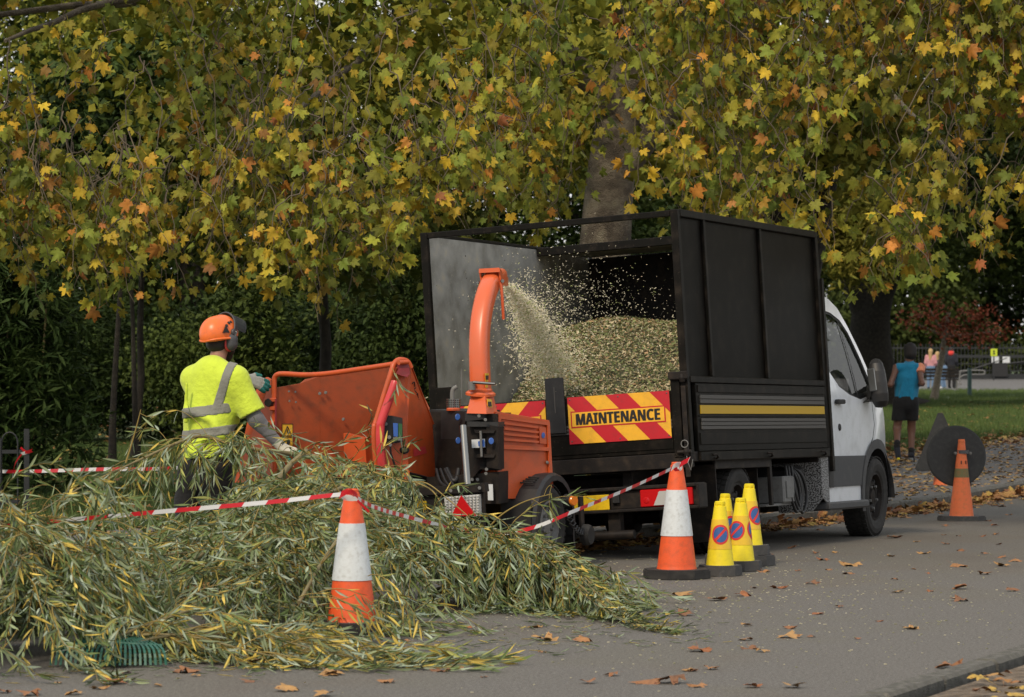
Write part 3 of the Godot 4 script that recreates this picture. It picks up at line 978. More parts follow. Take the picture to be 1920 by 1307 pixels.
	tree("slim_tree", "slim dark-stemmed tree rising behind the orange hopper", P(-2.28, 40.5, 0.07), 5.5, 0.085, M.dark_bark, [[Vector3(0.6, 3.2, 1.0), Vector3(1.6, 0.9, 1.4)], [Vector3(-1.2, 3.6, 0.5), Vector3(1.5, 0.9, 1.4)], [Vector3(0.2, 4.6, 0), Vector3(1.8, 1.1, 1.8)]], 9.0, 0.1, ol, 210)
	var g := "thin bare stems behind the worker"
	for q in [[-5.95, 50.0, 0.048, 0.0], [-5.78, 51.5, 0.06, 0.25], [-5.62, 50.5, 0.04, -0.35]]:
		tree("thin_tree", "thin bare-stemmed young tree between the bamboo and the worker", P(q[0], q[1], 0.07), 6.0, q[2], M.dark_bark, [[Vector3(q[3], 4.4, 0), Vector3(1.4, 1.0, 1.4)], [Vector3(q[3] + 0.4, 5.4, 0.5), Vector3(1.6, 1.0, 1.6)]], 7.0, 0.11, dk, 220 + int(q[1] * 2), Vector3(q[3], 0, 0), g)
	# bamboo-like shrub at the fence
	at = P(-6.3, 38.5, 0.07)
	var sh := thing("bamboo", "tall dark green bamboo clump with drooping narrow leaves behind the railings", "shrub", at)
	for k in 14:
		var a := at + Vector3(r.randf_range(-0.9, 0.9), 0, r.randf_range(-0.7, 0.7))
		var cm := MB.new()
		cm.tube(spline([a, a + Vector3(r.randf_range(-0.2, 0.2), 1.6, 0), a + Vector3(r.randf_range(-0.6, 0.6), 3.0, r.randf_range(-0.3, 0.5))], 4), 0.014, 5)
		part(sh, "cane", cm, M.willow_bark, true)
	leafy(sh, "foliage", [[at + Vector3(0.0, 1.5, 0), Vector3(1.25, 1.5, 1.2)], [at + Vector3(0.45, 1.9, 0.3), Vector3(1.0, 0.9, 1.0)], [at + Vector3(-0.7, 2.3, 0.4), Vector3(1.1, 0.9, 1.0)], [at + Vector3(0.8, 0.9, 0.2), Vector3(0.8, 0.9, 0.9)], [at + Vector3(-1.6, 1.4, 0.2), Vector3(1.2, 1.5, 1.0)], [at + Vector3(0.2, 2.8, 0), Vector3(1.1, 0.7, 1.0)]], 34.0, 0.035, [Color(0.02, 0.042, 0.012), Color(0.065, 0.105, 0.028)], 230, 0.5, 5.0)
	# bushes of the shrubbery
	var n := 0
	for q in [[-9.0, 60.0, 2.6, 2.0, 0, "broad dark laurel bush in the shrubbery beside the bamboo"], [-6.2, 62.0, 2.4, 1.9, 0, "dense dark bush behind the thin bare stems"], [-4.2, 57.0, 2.2, 1.7, 1, "dark bush behind the worker's helmet"], [-2.7, 55.0, 2.0, 1.9, 0, "rounded dark bush behind the orange hopper"], [-1.0, 54.0, 1.9, 2.1, 1, "leafy holly-green bush left of the lorry box"], [0.9, 60.0, 2.2, 1.6, 0, "low dark bush hidden behind the lorry box"], [-3.4, 44.5, 0.7, 2.1, 1, "pale green leafy sapling beside the slim tree"], [-1.35, 46.0, 1.0, 2.4, 0, "ivy-green bush against the lorry box edge"]]:
		var o := thing("bush", q[5], "bush", P(q[0], q[1], 0.07))
		var w: float = q[2]
		var h: float = q[3]
		var bl2 := [[o.position + Vector3(0, h * 0.55, 0), Vector3(w, h * 0.6, w * 0.7)], [o.position + Vector3(w * 0.4, h * 0.95, 0.3), Vector3(w * 0.6, h * 0.45, w * 0.5)], [o.position + Vector3(-w * 0.45, h * 0.85, 0.2), Vector3(w * 0.6, h * 0.5, w * 0.5)]]
		leafy(o, "foliage", bl2, 34.0, 0.055, [Color(0.022, 0.04, 0.011), Color(0.052, 0.08, 0.019)] if q[4] == 0 else [Color(0.03, 0.05, 0.012), Color(0.085, 0.115, 0.024)], 240 + n, 0.5)
		for k in 4:
			var cm := MB.new()
			cm.tube(crooked(o.position + Vector3(r.randf_range(-0.2, 0.2), -0.05, 0), o.position + Vector3(r.randf_range(-w, w) * 0.5, h * 0.9, r.randf_range(-0.4, 0.4)), 5, 0.1, r), [0.03, 0.028, 0.024, 0.02, 0.016, 0.012], 5)
			part(o, "stem", cm, M.dark_bark, true)
		n += 1
	# the belt of trees that closes the view
	n = 0
	for q in [[-15.0, 70.0, 0], [-10.5, 74.0, 1], [-6.5, 69.0, 0], [-2.5, 75.0, 1], [1.5, 70.0, 0]]:
		var bl3 := []
		for k in 9: bl3.append([Vector3(r.randf_range(-2.6, 2.6), 1.6 + k * 1.15, r.randf_range(-1.5, 1.5)), Vector3(2.6, 1.5, 2.2)])
		tree("park_tree", ["tall dark evergreen in the tree belt behind the lawn", "tall olive-green tree in the tree belt behind the lawn"][q[2]], P(q[0], q[1], 0.07), 10.0, 0.3, M.dark_bark, bl3, 8.0, 0.1, [Color(0.024, 0.042, 0.011), Color(0.056, 0.082, 0.018)] if q[2] == 0 else [Color(0.036, 0.054, 0.012), Color(0.095, 0.1, 0.018)], 260 + n, Vector3.ZERO, "tree belt behind the lawn")
		n += 1
	for q in [[17.0, 205.0, 0], [23.5, 196.0, 1], [30.0, 212.0, 0], [36.5, 200.0, 1], [43.0, 210.0, 0], [10.0, 215.0, 1]]:
		var bl4 := []
		for k in 10: bl4.append([Vector3(r.randf_range(-4, 4), 1.5 + k * 1.5, r.randf_range(-2, 2)), Vector3(4.2, 2.0, 3.0)])
		tree("far_tree", ["dark evergreen tree beyond the park gate", "mid-green tree beyond the park gate"][q[2]], P(q[0], q[1], 0.07), 15.0, 0.4, M.dark_bark, bl4, 3.0, 0.24, [Color(0.022, 0.036, 0.011), Color(0.046, 0.066, 0.017)] if q[2] == 0 else [Color(0.026, 0.04, 0.01), Color(0.06, 0.078, 0.017)], 280 + n, Vector3.ZERO, "trees beyond the gate")
		n += 1
	# red-leaved young tree on the lawn
	at = P(14.05, 112.0, 0.07)
	var red := thing("red_tree", "young tree with russet red leaves and a pale leaning stem on the lawn", "tree", at)
	part(red, "trunk", trunk_mb(crooked(at - Vector3(0, 0.1, 0), at + Vector3(0.55, 2.9, 0), 7, 0.05, r), 0.13, 0.06, 1.3, 10), M.pale_bark, true)
	var rb := []
	for q in [[-0.6, 2.6], [0.0, 2.35], [0.7, 2.3], [1.4, 2.15], [-0.2, 3.1], [0.9, 2.9], [2.2, 2.3], [1.8, 2.9]]: rb.append([at + Vector3(q[0], q[1], r.randf_range(-0.5, 0.5)), Vector3(0.5, 0.3, 0.5)])
	for k in 4:
		part(red, "limb", trunk_mb(crooked(at + Vector3(0.42, 2.1, 0), rb[k * 2][0], 4, 0.05, r), 0.045, 0.02, 1.0, 6), M.pale_bark, true)
	leafy(red, "crown", rb, 5.5, 0.1, [Color(0.17, 0.036, 0.025), Color(0.34, 0.11, 0.06)], 300, 0.9, 1.2)
	# hedge bushes along the railings far behind
	n = 0
	for q in [[13.0, 192.0], [17.5, 194.0], [21.5, 193.0], [26.0, 195.0], [31.0, 193.0]]:
		var o := thing("far_bush", "rounded dark bush behind the black park gate", "bush", P(q[0], q[1], 0.07), 0.0, "bushes behind the gate")
		leafy(o, "foliage", [[o.position + Vector3(0, 0.9, 0), Vector3(2.6, 1.3, 1.5)], [o.position + Vector3(1.0, 1.6, 0), Vector3(1.6, 1.0, 1.2)]], 9.0, 0.15, [Color(0.016, 0.028, 0.008), Color(0.055, 0.068, 0.016)], 310 + n)
		n += 1
	# trees across the road, right of the picture: the lorry's dark flank and windows mirror them
	n = 0
	for q in [[23.0, 43.0], [26.0, 49.0], [29.5, 56.0], [33.5, 64.0], [38.0, 74.0]]:
		var bl5 := []
		for k in 7: bl5.append([Vector3(r.randf_range(-3.6, 3.6), 1.0 + k * 0.45, r.randf_range(-2.2, 2.2)), Vector3(3.0, 1.6, 2.8)])
		tree("roadside_tree", "broad dark tree on the verge across the road, out of the picture", P(q[0], q[1], 0.05), 4.2, 0.2, M.dark_bark, bl5, 1.6, 0.24, [Color(0.02, 0.034, 0.009), Color(0.06, 0.075, 0.016)], 330 + n, Vector3.ZERO, "trees across the road")
		n += 1
	n = 0
	for q in [[-18.0, 92.0], [-11.0, 95.0], [-4.0, 91.0], [3.0, 94.0], [-25.0, 96.0]]:
		var o := thing("boundary_hedge", "tall dark hedge closing the gaps behind the tree belt", "hedge", P(q[0], q[1], 0.07), 0.0, "hedge behind the tree belt")
		leafy(o, "foliage", [[o.position + Vector3(0, 1.8, 0), Vector3(4.2, 2.4, 1.6)], [o.position + Vector3(1.5, 3.6, 0), Vector3(3.0, 2.0, 1.5)], [o.position + Vector3(-1.8, 3.4, 0), Vector3(3.0, 2.0, 1.5)]], 7.0, 0.14, [Color(0.022, 0.038, 0.01), Color(0.05, 0.074, 0.018)], 350 + n)
		n += 1

# ---------- lorry ----------
# lorry axes: r to its right, u up from the bed's underside, f forward; origin on the ground below the rear right corner
func V(r: float, u: float, f: float) -> Vector3: return Vector3(r, u + 0.828, -f)

func bar(mb: MB, r0: float, r1: float, u0: float, u1: float, f0: float, f1: float, bev := 0.004) -> void:
	mb.box(V((r0 + r1) * 0.5, (u0 + u1) * 0.5, (f0 + f1) * 0.5), Vector3(absf(r1 - r0), absf(u1 - u0), absf(f1 - f0)), Basis.IDENTITY, bev)

func tb(t: Node, called: String, m: Material, boxes: Array, bev := 0.004) -> MeshInstance3D:
	var mb := MB.new()
	for b in boxes: bar(mb, b[0], b[1], b[2], b[3], b[4], b[5], bev)
	return part(t, called, mb, m)

func wheel_tyre(R: float, w: float, rim: float) -> MB:
	var mb := MB.new()
	var h := w * 0.5
	mb.lathe([Vector2(rim, -h * 0.8), Vector2(rim + 0.02, -h * 0.95), Vector2(lerpf(rim, R, 0.55), -h * 1.06), Vector2(R - 0.028, -h * 0.98), Vector2(R - 0.01, -h * 0.8), Vector2(R, -h * 0.55), Vector2(R, h * 0.55), Vector2(R - 0.01, h * 0.8), Vector2(R - 0.028, h * 0.98), Vector2(lerpf(rim, R, 0.55), h * 1.06), Vector2(rim + 0.02, h * 0.95), Vector2(rim, h * 0.8)], 40, Transform3D(Basis(Vector3.BACK, -PI / 2), Vector3.ZERO))
	# tread blocks
	for s in 44:
		var a := TAU * s / 44.0
		for k in [-0.36, -0.12, 0.12, 0.36]:
			var b := Basis(Vector3.RIGHT, a + (0.04 if k in [-0.12, 0.36] else 0.0))
			mb.box(b * Vector3(0, R + 0.0015, 0) + Vector3(k * w, 0, 0), Vector3(w * 0.19, 0.009, TAU * R / 44.0 * 0.72), b)
	return mb

func wheel_rim(rim: float, w: float, holes: int) -> MB:
	# pressed steel disc set in from the outer edge (+x outside)
	var mb := MB.new()
	var x := Transform3D(Basis(Vector3.BACK, -PI / 2), Vector3.ZERO)
	mb.lathe([Vector2(rim + 0.004, w * 0.42), Vector2(rim - 0.012, w * 0.43), Vector2(rim - 0.03, w * 0.2), Vector2(rim - 0.05, w * 0.16), Vector2(rim * 0.62, w * 0.3), Vector2(rim * 0.5, w * 0.31), Vector2(rim * 0.36, w * 0.22), Vector2(rim * 0.3, w * 0.34), Vector2(rim * 0.1, w * 0.36), Vector2(0.0, w * 0.36)], 36, x)
	return mb

func wheel_holes(rim: float, w: float, holes: int) -> MB:
	var mb := MB.new()
	for k in holes:
		var a := TAU * k / holes
		var b := Basis(Vector3.RIGHT, a)
		mb.lathe([Vector2(0.0, 0.0), Vector2(rim * 0.1, 0.0), Vector2(rim * 0.1, -0.02)], 10, Transform3D(b * Basis(Vector3.BACK, -PI / 2), b * Vector3(0, rim * 0.74, 0) + Vector3(w * 0.262, 0, 0)))
	return mb

func wheel_nuts(rim: float, w: float, nuts: int) -> MB:
	var mb := MB.new()
	for k in nuts:
		var b := Basis(Vector3.RIGHT, TAU * (k + 0.5) / nuts)
		mb.lathe([Vector2(0.0, 0.022), Vector2(0.013, 0.02), Vector2(0.013, 0.0)], 6, Transform3D(b * Basis(Vector3.BACK, -PI / 2), b * Vector3(0, rim * 0.5, 0) + Vector3(w * 0.3, 0, 0)))
	return mb

func add_wheel(t: Node3D, xf: Transform3D, R: float, w: float, rim: float, rim_mat: Material, holes: int) -> void:
	var o := part(t, "wheel", wheel_tyre(R, w, rim), M.rubber)
	o.transform = t.transform.affine_inverse() * xf
	var d := sub(o, "rim", wheel_rim(rim, w, holes), rim_mat)
	sub(o, "rim_opening", wheel_holes(rim, w, holes), M.interior)
	sub(o, "wheel_nut", wheel_nuts(rim, w, 5), M.dull_metal)

func text_mesh(t: String, size: float, depth := 0.002) -> TextMesh:
	var m := TextMesh.new()
	var f := SystemFont.new()
	f.font_names = PackedStringArray(["Droid Sans"])
	f.font_weight = 700
	m.font = f
	m.text = t
	m.font_size = 64
	m.pixel_size = size / 64.0
	m.depth = depth
	return m

func chevron_board(t: Node3D, r0: float, r1: float, u0: float, u1: float, f: float, word: String, dir: float, phase: float) -> void:
	# reflective board with diagonal stripes and a lettered panel; faces the rear
	var mb := MB.new()
	bar(mb, r0, r1, u0, u1, f - 0.003, f, 0.001)
	var board := part(t, "board", mb, M.sign_yellow)
	board.set_meta("label", "red and yellow chevron board lettered " + word)
	var w := r1 - r0
	var h := u1 - u0
	var red := PackedVector2Array([Vector2(r0, u0), Vector2(r1, u0), Vector2(r1, u1), Vector2(r0, u1)])
	var pw := 0.18
	var k := -6
	while k < 12:
		var x := r0 + phase + k * pw * 2.0
		var poly := PackedVector2Array([Vector2(x, u1), Vector2(x + pw, u1), Vector2(x + pw + dir * h, u0), Vector2(x + dir * h, u0)])
		for cut in Geometry2D.intersect_polygons(poly, red):
			var sm := MB.new()
			var pts := []
			for p in cut: pts.append(V(p.x, p.y, f - 0.0032))
			sm.slab(pts, Vector3(0, 0, 0.0012))
			sub(board, "stripe", sm, M.sign_red)
		k += 1
	var cy := (u0 + u1) * 0.5 + 0.005
	var fr := MB.new()
	bar(fr, r0 + w * 0.025, r1 - w * 0.045, cy - 0.062, cy + 0.066, f - 0.0052, f - 0.0042, 0)
	sub(board, "panel_border", fr, M.sign_red)
	var pn := MB.new()
	bar(pn, r0 + w * 0.025 + 0.01, r1 - w * 0.045 - 0.01, cy - 0.052, cy + 0.056, f - 0.0062, f - 0.0052, 0)
	sub(board, "lettered_panel", pn, M.sign_yellow)
	for bold in [0.0, -0.0035, 0.0035, 0.0018]: # struck four times, a hair apart, for heavy strokes
		var l := part(board, "lettering", text_mesh(word, 0.1), M.ink)
		var box := l.mesh.get_aabb()
		var s := (w * 0.82) / box.size.x
		l.transform = Transform3D(Basis.from_scale(Vector3(s, 0.086 / box.size.y, 1.0)), V((r0 + r1) * 0.5 - w * 0.01 + bold, cy + 0.002 + (0.0015 if bold == 0.0018 else 0.0), f - 0.0075 - bold * 0.05) - Vector3(box.get_center().x * s, box.get_center().y * 0.086 / box.size.y, 0))
	for c in [[r0 + 0.02, u0 + 0.02], [r1 - 0.02, u0 + 0.02], [r0 + 0.02, u1 - 0.02], [r1 - 0.02, u1 - 0.02], [r0 + w * 0.5, u0 + 0.02], [r0 + w * 0.5, u1 - 0.02]]:
		var rv := MB.new()
		rv.lathe([Vector2(0, 0.004), Vector2(0.006, 0.002), Vector2(0.007, 0)], 8, Transform3D(Basis(Vector3.RIGHT, PI / 2), V(c[0], c[1], f - 0.004)))
		sub(board, "rivet", rv, M.aluminium)

func side_r(u: float) -> float:
	return -0.035 - (0.19 * pow(maxf(u - 0.42, 0.0) / 0.95, 1.25)) - 0.02 * pow(absf(u - 0.25), 2.0)

func cab_side(polys: Array, lift: float, mirror := false) -> MB:
	# outlines in (f, u) wrapped on to the curved cab side
	var mb := MB.new()
	for poly in polys:
		for k in 14:
			var a := -0.7 + k * 0.16
			var rect := PackedVector2Array([Vector2(3.0, a), Vector2(6.2, a), Vector2(6.2, a + 0.16), Vector2(3.0, a + 0.16)])
			for piece in Geometry2D.intersect_polygons(poly, rect):
				var idx := Geometry2D.triangulate_polygon(piece)
				for i in range(0, idx.size(), 3):
					var q := []
					var nn := []
					for j in 3:
						var p: Vector2 = piece[idx[i + j]]
						var front := pow(maxf(p.x - 4.95, 0.0), 2.0) * 0.32
						var rr := side_r(p.y) + lift - front
						var slope := (side_r(p.y + 0.02) - side_r(p.y - 0.02)) / 0.04
						var nv := Vector3(1, -slope, 0.64 * -maxf(p.x - 4.95, 0.0)).normalized()
						if mirror:
							rr = -2.15 - rr; nv.x = -nv.x
						q.append(V(rr, p.y, p.x)); nn.append(nv)
					mb.trin(q[0], q[1], q[2], nn[0], nn[1], nn[2])
	return mb

func circle2(c: Vector2, r: float, n := 28) -> PackedVector2Array:
	var o := PackedVector2Array()
	for i in n: o.append(c + Vector2(cos(TAU * i / n), sin(TAU * i / n)) * r)
	return o

func minus(polys: Array, cutter: PackedVector2Array) -> Array:
	var out := []
	for p in polys:
		for q in Geometry2D.clip_polygons(p, cutter):
			if not Geometry2D.is_polygon_clockwise(q): out.append(q)
	return out

func make_truck() -> void:
	var yaw := 0.4031
	var pitch := -0.0188
	var roll := 0.0715
	var fw := Vector3(sin(yaw) * cos(pitch), sin(pitch), -cos(yaw) * cos(pitch))
	var r0 := Vector3(cos(yaw), 0, sin(yaw))
	var u0 := r0.cross(fw)
	var ra := r0 * cos(roll) + u0 * sin(roll)
	var ua := u0 * cos(roll) - r0 * sin(roll)
	var t := thing("tipper_lorry", "white-cabbed tipper lorry with tall black open-backed chip box", "lorry")
	t.transform = Transform3D(Basis(ra, ua, -fw), Vector3(1.358, 0.828, -25.39) - ua * 0.828)
	var W := 2.15
	var L := 3.476
	var Ht := 1.842
	# -- bed and chassis
	tb(t, "bed", M.black_steel, [[-W + 0.01, -0.01, -0.075, 0.0, 0.03, L], [-W + 0.04, -0.04, -0.115, -0.075, 0.06, 0.16], [-W + 0.04, -0.04, -0.115, -0.075, 1.5, 1.6], [-W + 0.04, -0.04, -0.115, -0.075, 3.2, 3.3]])
	for s in [[-0.62, -0.54], [-1.61, -1.53]]:
		tb(t, "chassis_rail", M.black_steel, [[s[0], s[1], -0.34, -0.12, 0.12, 5.3]])
	tb(t, "cross_member", M.black_steel, [[-1.55, -0.6, -0.3, -0.16, 0.4, 0.48], [-1.55, -0.6, -0.3, -0.16, 2.2, 2.28]])
	var axle := MB.new()
	axle.tube([V(-1.9, -0.48, 1.25), V(-0.3, -0.48, 1.25)], 0.06, 10)
	axle.lathe([Vector2(0, 0.16), Vector2(0.12, 0.12), Vector2(0.16, 0), Vector2(0.12, -0.12), Vector2(0, -0.16)], 14, Transform3D(Basis(Vector3.BACK, PI / 2), V(-1.07, -0.48, 1.25)))
	part(t, "rear_axle", axle, M.black_steel)
	tb(t, "sump", M.black_steel, [[-1.5, -0.65, -0.52, -0.2, 3.6, 4.6]], 0.03)
	# -- box: right side
	var up := 0.545
	var sp := tb(t, "side_panel", M.black_panel, [[-0.05, -0.03, up, Ht - 0.03, 0.03, L - 0.03]])
	sp.set_meta("label", "tall black sheet side of the chip box")
	tb(t, "post", M.black_paint, [[-0.06, 0.0, -0.02, Ht, 0.0, 0.06]])
	tb(t, "post", M.black_paint, [[-0.06, 0.0, -0.02, Ht - 0.002, L - 0.1, L - 0.03]])
	tb(t, "post", M.black_paint, [[-0.058, 0.012, -0.2, up + 0.9, L - 0.026, L + 0.03]])
	for f in [0.61, 1.95]:
		tb(t, "upright", M.black_paint, [[-0.03, -0.004, up + 0.03, Ht - 0.05, f - 0.025, f + 0.025]])
		tb(t, "upright_flange", M.black_paint, [[-0.03, -0.018, up + 0.03, Ht - 0.05, f + 0.027, f + 0.06]])
	tb(t, "top_rail", M.black_paint, [[-0.062, 0.003, Ht - 0.052, Ht + 0.003, 0.062, L - 0.102]])
	tb(t, "middle_rail", M.black_paint, [[-0.055, 0.006, up - 0.02, up + 0.028, 0.062, L - 0.102]])
	# drop side of extruded planks, standing proud of the panel
	var ds := tb(t, "drop_side", M.black_paint, [[-0.035, 0.0, 0.0, up - 0.024, 0.17, L - 0.105]])
	for q in [[0.40, 0.43], [0.365, 0.397], [0.225, 0.25], [0.195, 0.222], [0.165, 0.192]]:
		tb(t, "drop_side_rib", M.aluminium, [[-0.001, 0.012, q[0], q[1], 0.24, L - 0.16]], 0.003)
	for q in [[0.45, 0.505], [0.262, 0.278], [0.05, 0.14]]:
		tb(t, "drop_side_plank", M.black_paint, [[-0.001, 0.009, q[0], q[1], 0.2, L - 0.13]], 0.004)
	tb(t, "stripe", M.stripe_yellow, [[0.0, 0.008, 0.286, 0.352, 0.24, L - 0.16]], 0.001)
	tb(t, "drop_side_rail", M.black_paint, [[-0.04, 0.016, -0.072, -0.004, 0.165, L - 0.1]])
	for f in [0.45, 1.75, 3.15]:
		var hk := MB.new()
		hk.tube([V(0.02, -0.03, f - 0.03), V(0.045, -0.03, f - 0.01), V(0.045, -0.05, f + 0.02), V(0.02, -0.06, f + 0.04)], 0.009, 6)
		part(t, "rope_hook", hk, M.black_steel)
	# -- box: left side, headboard, roof over the front part
	var lp := tb(t, "side_panel", M.galvanised, [[-W + 0.028, -W + 0.05, 0.0, Ht - 0.03, 0.05, L - 0.03]])
	lp.set_meta("label", "bare galvanised inner face of the chip box")
	tb(t, "side_panel_outer", M.black_panel, [[-W + 0.004, -W + 0.026, 0.0, Ht - 0.03, 0.05, L - 0.03]])
	tb(t, "post", M.black_paint, [[-W, -W + 0.06, -0.02, Ht - 0.002, 0.0, 0.048]])
	tb(t, "post", M.black_paint, [[-W, -W + 0.06, -0.02, Ht - 0.002, L - 0.03, L + 0.02]])
	tb(t, "top_rail", M.black_paint, [[-W - 0.002, -W + 0.052, Ht - 0.03, Ht - 0.004, 0.05, L - 0.03]])
	for f in [0.75, 1.55, 2.4]:
		for k in 9:
			var rv := MB.new()
			rv.lathe([Vector2(0, 0.004), Vector2(0.005, 0.003), Vector2(0.007, 0)], 6, Transform3D(Basis(Vector3.BACK, -PI / 2), V(-W + 0.05, 0.25 + k * 0.18, f)))
			part(t, "rivet", rv, M.aluminium)
	tb(t, "headboard", M.black_steel, [[-W + 0.052, -0.052, 0.0, Ht - 0.06, L - 0.06, L - 0.03]])
	tb(t, "side_lining", M.black_steel, [[-0.062, -0.052, 0.0, Ht - 0.06, 0.1, L - 0.062]])
	tb(t, "roof_sheet", M.galvanised, [[-W + 0.054, -0.064, Ht - 0.05, Ht - 0.035, 2.3, L - 0.06]])
	tb(t, "roof_bar", M.black_paint, [[-W + 0.054, -0.064, Ht - 0.09, Ht - 0.02, 2.24, 2.298]])
	tb(t, "rear_bar", M.black_paint, [[-W + 0.062, -0.062, Ht - 0.05, Ht - 0.004, 0.002, 0.046]])
	# -- tailgate
	tb(t, "tailgate", M.black_paint, [[-W + 0.062, -0.135, 0.0, 0.47, 0.0, 0.03]])
	for q in [[0.185, 0.205], [0.21, 0.23], [0.235, 0.255]]:
		tb(t, "tailgate_rib", M.aluminium, [[-W + 0.07, -0.14, q[0], q[1], -0.01, 0.001]], 0.003)
	for q in [[0.03, 0.15], [0.28, 0.45]]:
		tb(t, "tailgate_plank", M.black_paint, [[-W + 0.07, -0.14, q[0], q[1], -0.007, 0.001]], 0.004)
	tb(t, "corner_pillar", M.black_paint, [[-0.133, -0.062, -0.04, 0.6, -0.02, 0.06]])
	tb(t, "corner_pillar", M.black_paint, [[-W + 0.062, -W + 0.2, 0.0, 0.62, -0.02, -0.002]])
	tb(t, "pillar_cap", M.black_steel, [[-0.14, 0.02, 0.55, 0.61, -0.045, -0.022]], 0.008)
	tb(t, "centre_plate", M.black_plastic, [[-1.155, -1.002, 0.2, 0.63, -0.034, -0.012]], 0.01)
	tb(t, "plate_slot", M.aluminium, [[-1.082, -1.075, 0.36, 0.56, -0.036, -0.0345]], 0)
	tb(t, "rear_sill", M.black_steel, [[-W + 0.02, 0.0, -0.12, -0.004, -0.012, 0.028]], 0.006)
	for q in [[-0.09, -0.06], [-0.02, 0.5]]:
		var pin := MB.new()
		pin.tube([V(-0.1, q[1] + 0.06, -0.03), V(0.01, q[1] + 0.06, -0.03)], 0.016, 8)
		pin.lathe([Vector2(0.02, 0.03), Vector2(0.026, 0.0), Vector2(0.02, -0.03)], 10, Transform3D(Basis.IDENTITY, V(-0.03, q[1] + 0.06, -0.03)))
		part(t, "latch_pin", pin, M.black_steel)
	var ring := MB.new()
	ring.tube(range(13).map(func(i): return V(-0.035, 0.06, -0.03) + Vector3(cos(TAU * i / 12.0) * 0.028, sin(TAU * i / 12.0) * 0.028, 0.02)), 0.0045, 5)
	ring.tube([V(-0.035, 0.03, -0.045), V(-0.02, -0.08, -0.045), V(0.0, -0.14, -0.04), V(0.02, -0.06, -0.04)], 0.004, 5)
	part(t, "latch_ring", ring, M.dull_metal)
	tb(t, "latch_strap", M.black_steel, [[-0.05, -0.012, -0.19, 0.5, -0.024, -0.016]], 0.003)
	chevron_board(t, -0.982, -0.148, 0.112, 0.472, -0.012, "MAINTENANCE", 0.96, -0.045)
	chevron_board(t, -1.99, -1.168, 0.102, 0.462, -0.012, "HIGHWAY", -0.96, 0.327)
	# -- rear bumper, lights and plate
	tb(t, "bumper", M.black_steel, [[-W + 0.0, 0.045, -0.265, -0.235, -0.03, 0.14], [-W, 0.045, -0.43, -0.405, -0.045, 0.14], [-W + 0.02, 0.03, -0.405, -0.265, 0.0, 0.02]], 0.01)
	tb(t, "bumper_end", M.black_steel, [[0.03, 0.055, -0.425, -0.24, -0.045, 0.14]], 0.008)
	tb(t, "bumper_end", M.black_steel, [[-W - 0.01, -W + 0.015, -0.425, -0.24, -0.045, 0.14]], 0.008)
	for rr in [[-0.43, -0.005], [-W + 0.02, -W + 0.44]]:
		var lamp := tb(t, "tail_light", M.lens_red, [[rr[0], rr[1], -0.4, -0.268, -0.026, 0.004]], 0.012)
		var cm := MB.new()
		cm.slab([V(rr[0] + 0.11, -0.39, -0.029), V(rr[0] + 0.27, -0.39, -0.029), V(rr[0] + 0.27, -0.285, -0.029), V(rr[0] + 0.16, -0.285, -0.029)], Vector3(0, 0, 0.004))
		sub(lamp, "clear_lens", cm, M.lens_clear)
		for k in 9:
			var fl := MB.new()
			bar(fl, rr[0] + 0.15 + k * 0.012, rr[0] + 0.156 + k * 0.012, -0.382, -0.293, -0.0325, -0.0295, 0.001)
			sub(lamp, "lens_flute", fl, M.lens_clear)
		var rd := MB.new()
		rd.lathe([Vector2(0, 0.006), Vector2(0.02, 0.004), Vector2(0.024, 0)], 12, Transform3D(Basis(Vector3.RIGHT, PI / 2), V(rr[0] + 0.05, -0.35, -0.026)))
		sub(lamp, "stop_lens", rd, M.lens_red)
	var pl := tb(t, "number_plate", M.plate_yellow, [[-1.13, -0.68, -0.403, -0.288, -0.036, -0.026]], 0.008)
	pl.set_meta("label", "blank yellow number plate")
	tb(t, "plate_lamp", M.black_plastic, [[-0.66, -0.6, -0.36, -0.28, -0.03, -0.002]], 0.01)
	var und := MB.new()
	und.tube([V(-0.92, -0.6, 0.0), V(-0.5, -0.6, 0.0)], 0.035, 12)
	part(t, "tow_bar", und, M.black_steel)
	tb(t, "tow_bracket", M.black_steel, [[-1.14, -1.02, -0.62, -0.3, 0.02, 0.1], [-0.72, -0.62, -0.62, -0.3, 0.02, 0.1]])
	var ball := MB.new()
	ball.lathe([Vector2(0, 0.05), Vector2(0.018, 0.046), Vector2(0.025, 0.03), Vector2(0.02, 0.01), Vector2(0.014, 0), Vector2(0.02, -0.03)], 12, Transform3D(Basis.IDENTITY, V(-1.08, -0.42, -0.12)))
	part(t, "tow_ball", ball, M.dull_metal)
	# -- mudflaps, side lockers, hoses
	tb(t, "mudflap", M.black_steel, [[-0.5, -0.02, -0.7, -0.1, 0.56, 0.575]])
	tb(t, "mudflap", M.black_steel, [[-W + 0.02, -W + 0.5, -0.7, -0.1, 0.56, 0.575]])
	tb(t, "mudguard_bracket", M.black_steel, [[-0.06, -0.03, -0.14, -0.06, 0.6, 1.95], [-0.06, -0.03, -0.45, -0.13, 1.9, 1.95]])
	tb(t, "mudflap", M.black_steel, [[-0.42, -0.1, -0.55, -0.1, 1.78, 1.795]])
	tb(t, "side_box", M.dull_metal, [[-0.3, -0.05, -0.44, -0.22, 2.28, 2.56]], 0.012)
	tb(t, "side_box_lid", M.dull_metal, [[-0.048, -0.04, -0.4, -0.26, 2.33, 2.5]], 0.004)
	tb(t, "tank_shelf", M.dull_metal, [[-0.5, -0.08, -0.46, -0.44, 1.9, 2.56]], 0.003)
	tb(t, "fuel_tank", M.black_plastic, [[-0.62, -0.12, -0.46, -0.14, 2.62, 3.06]], 0.03)
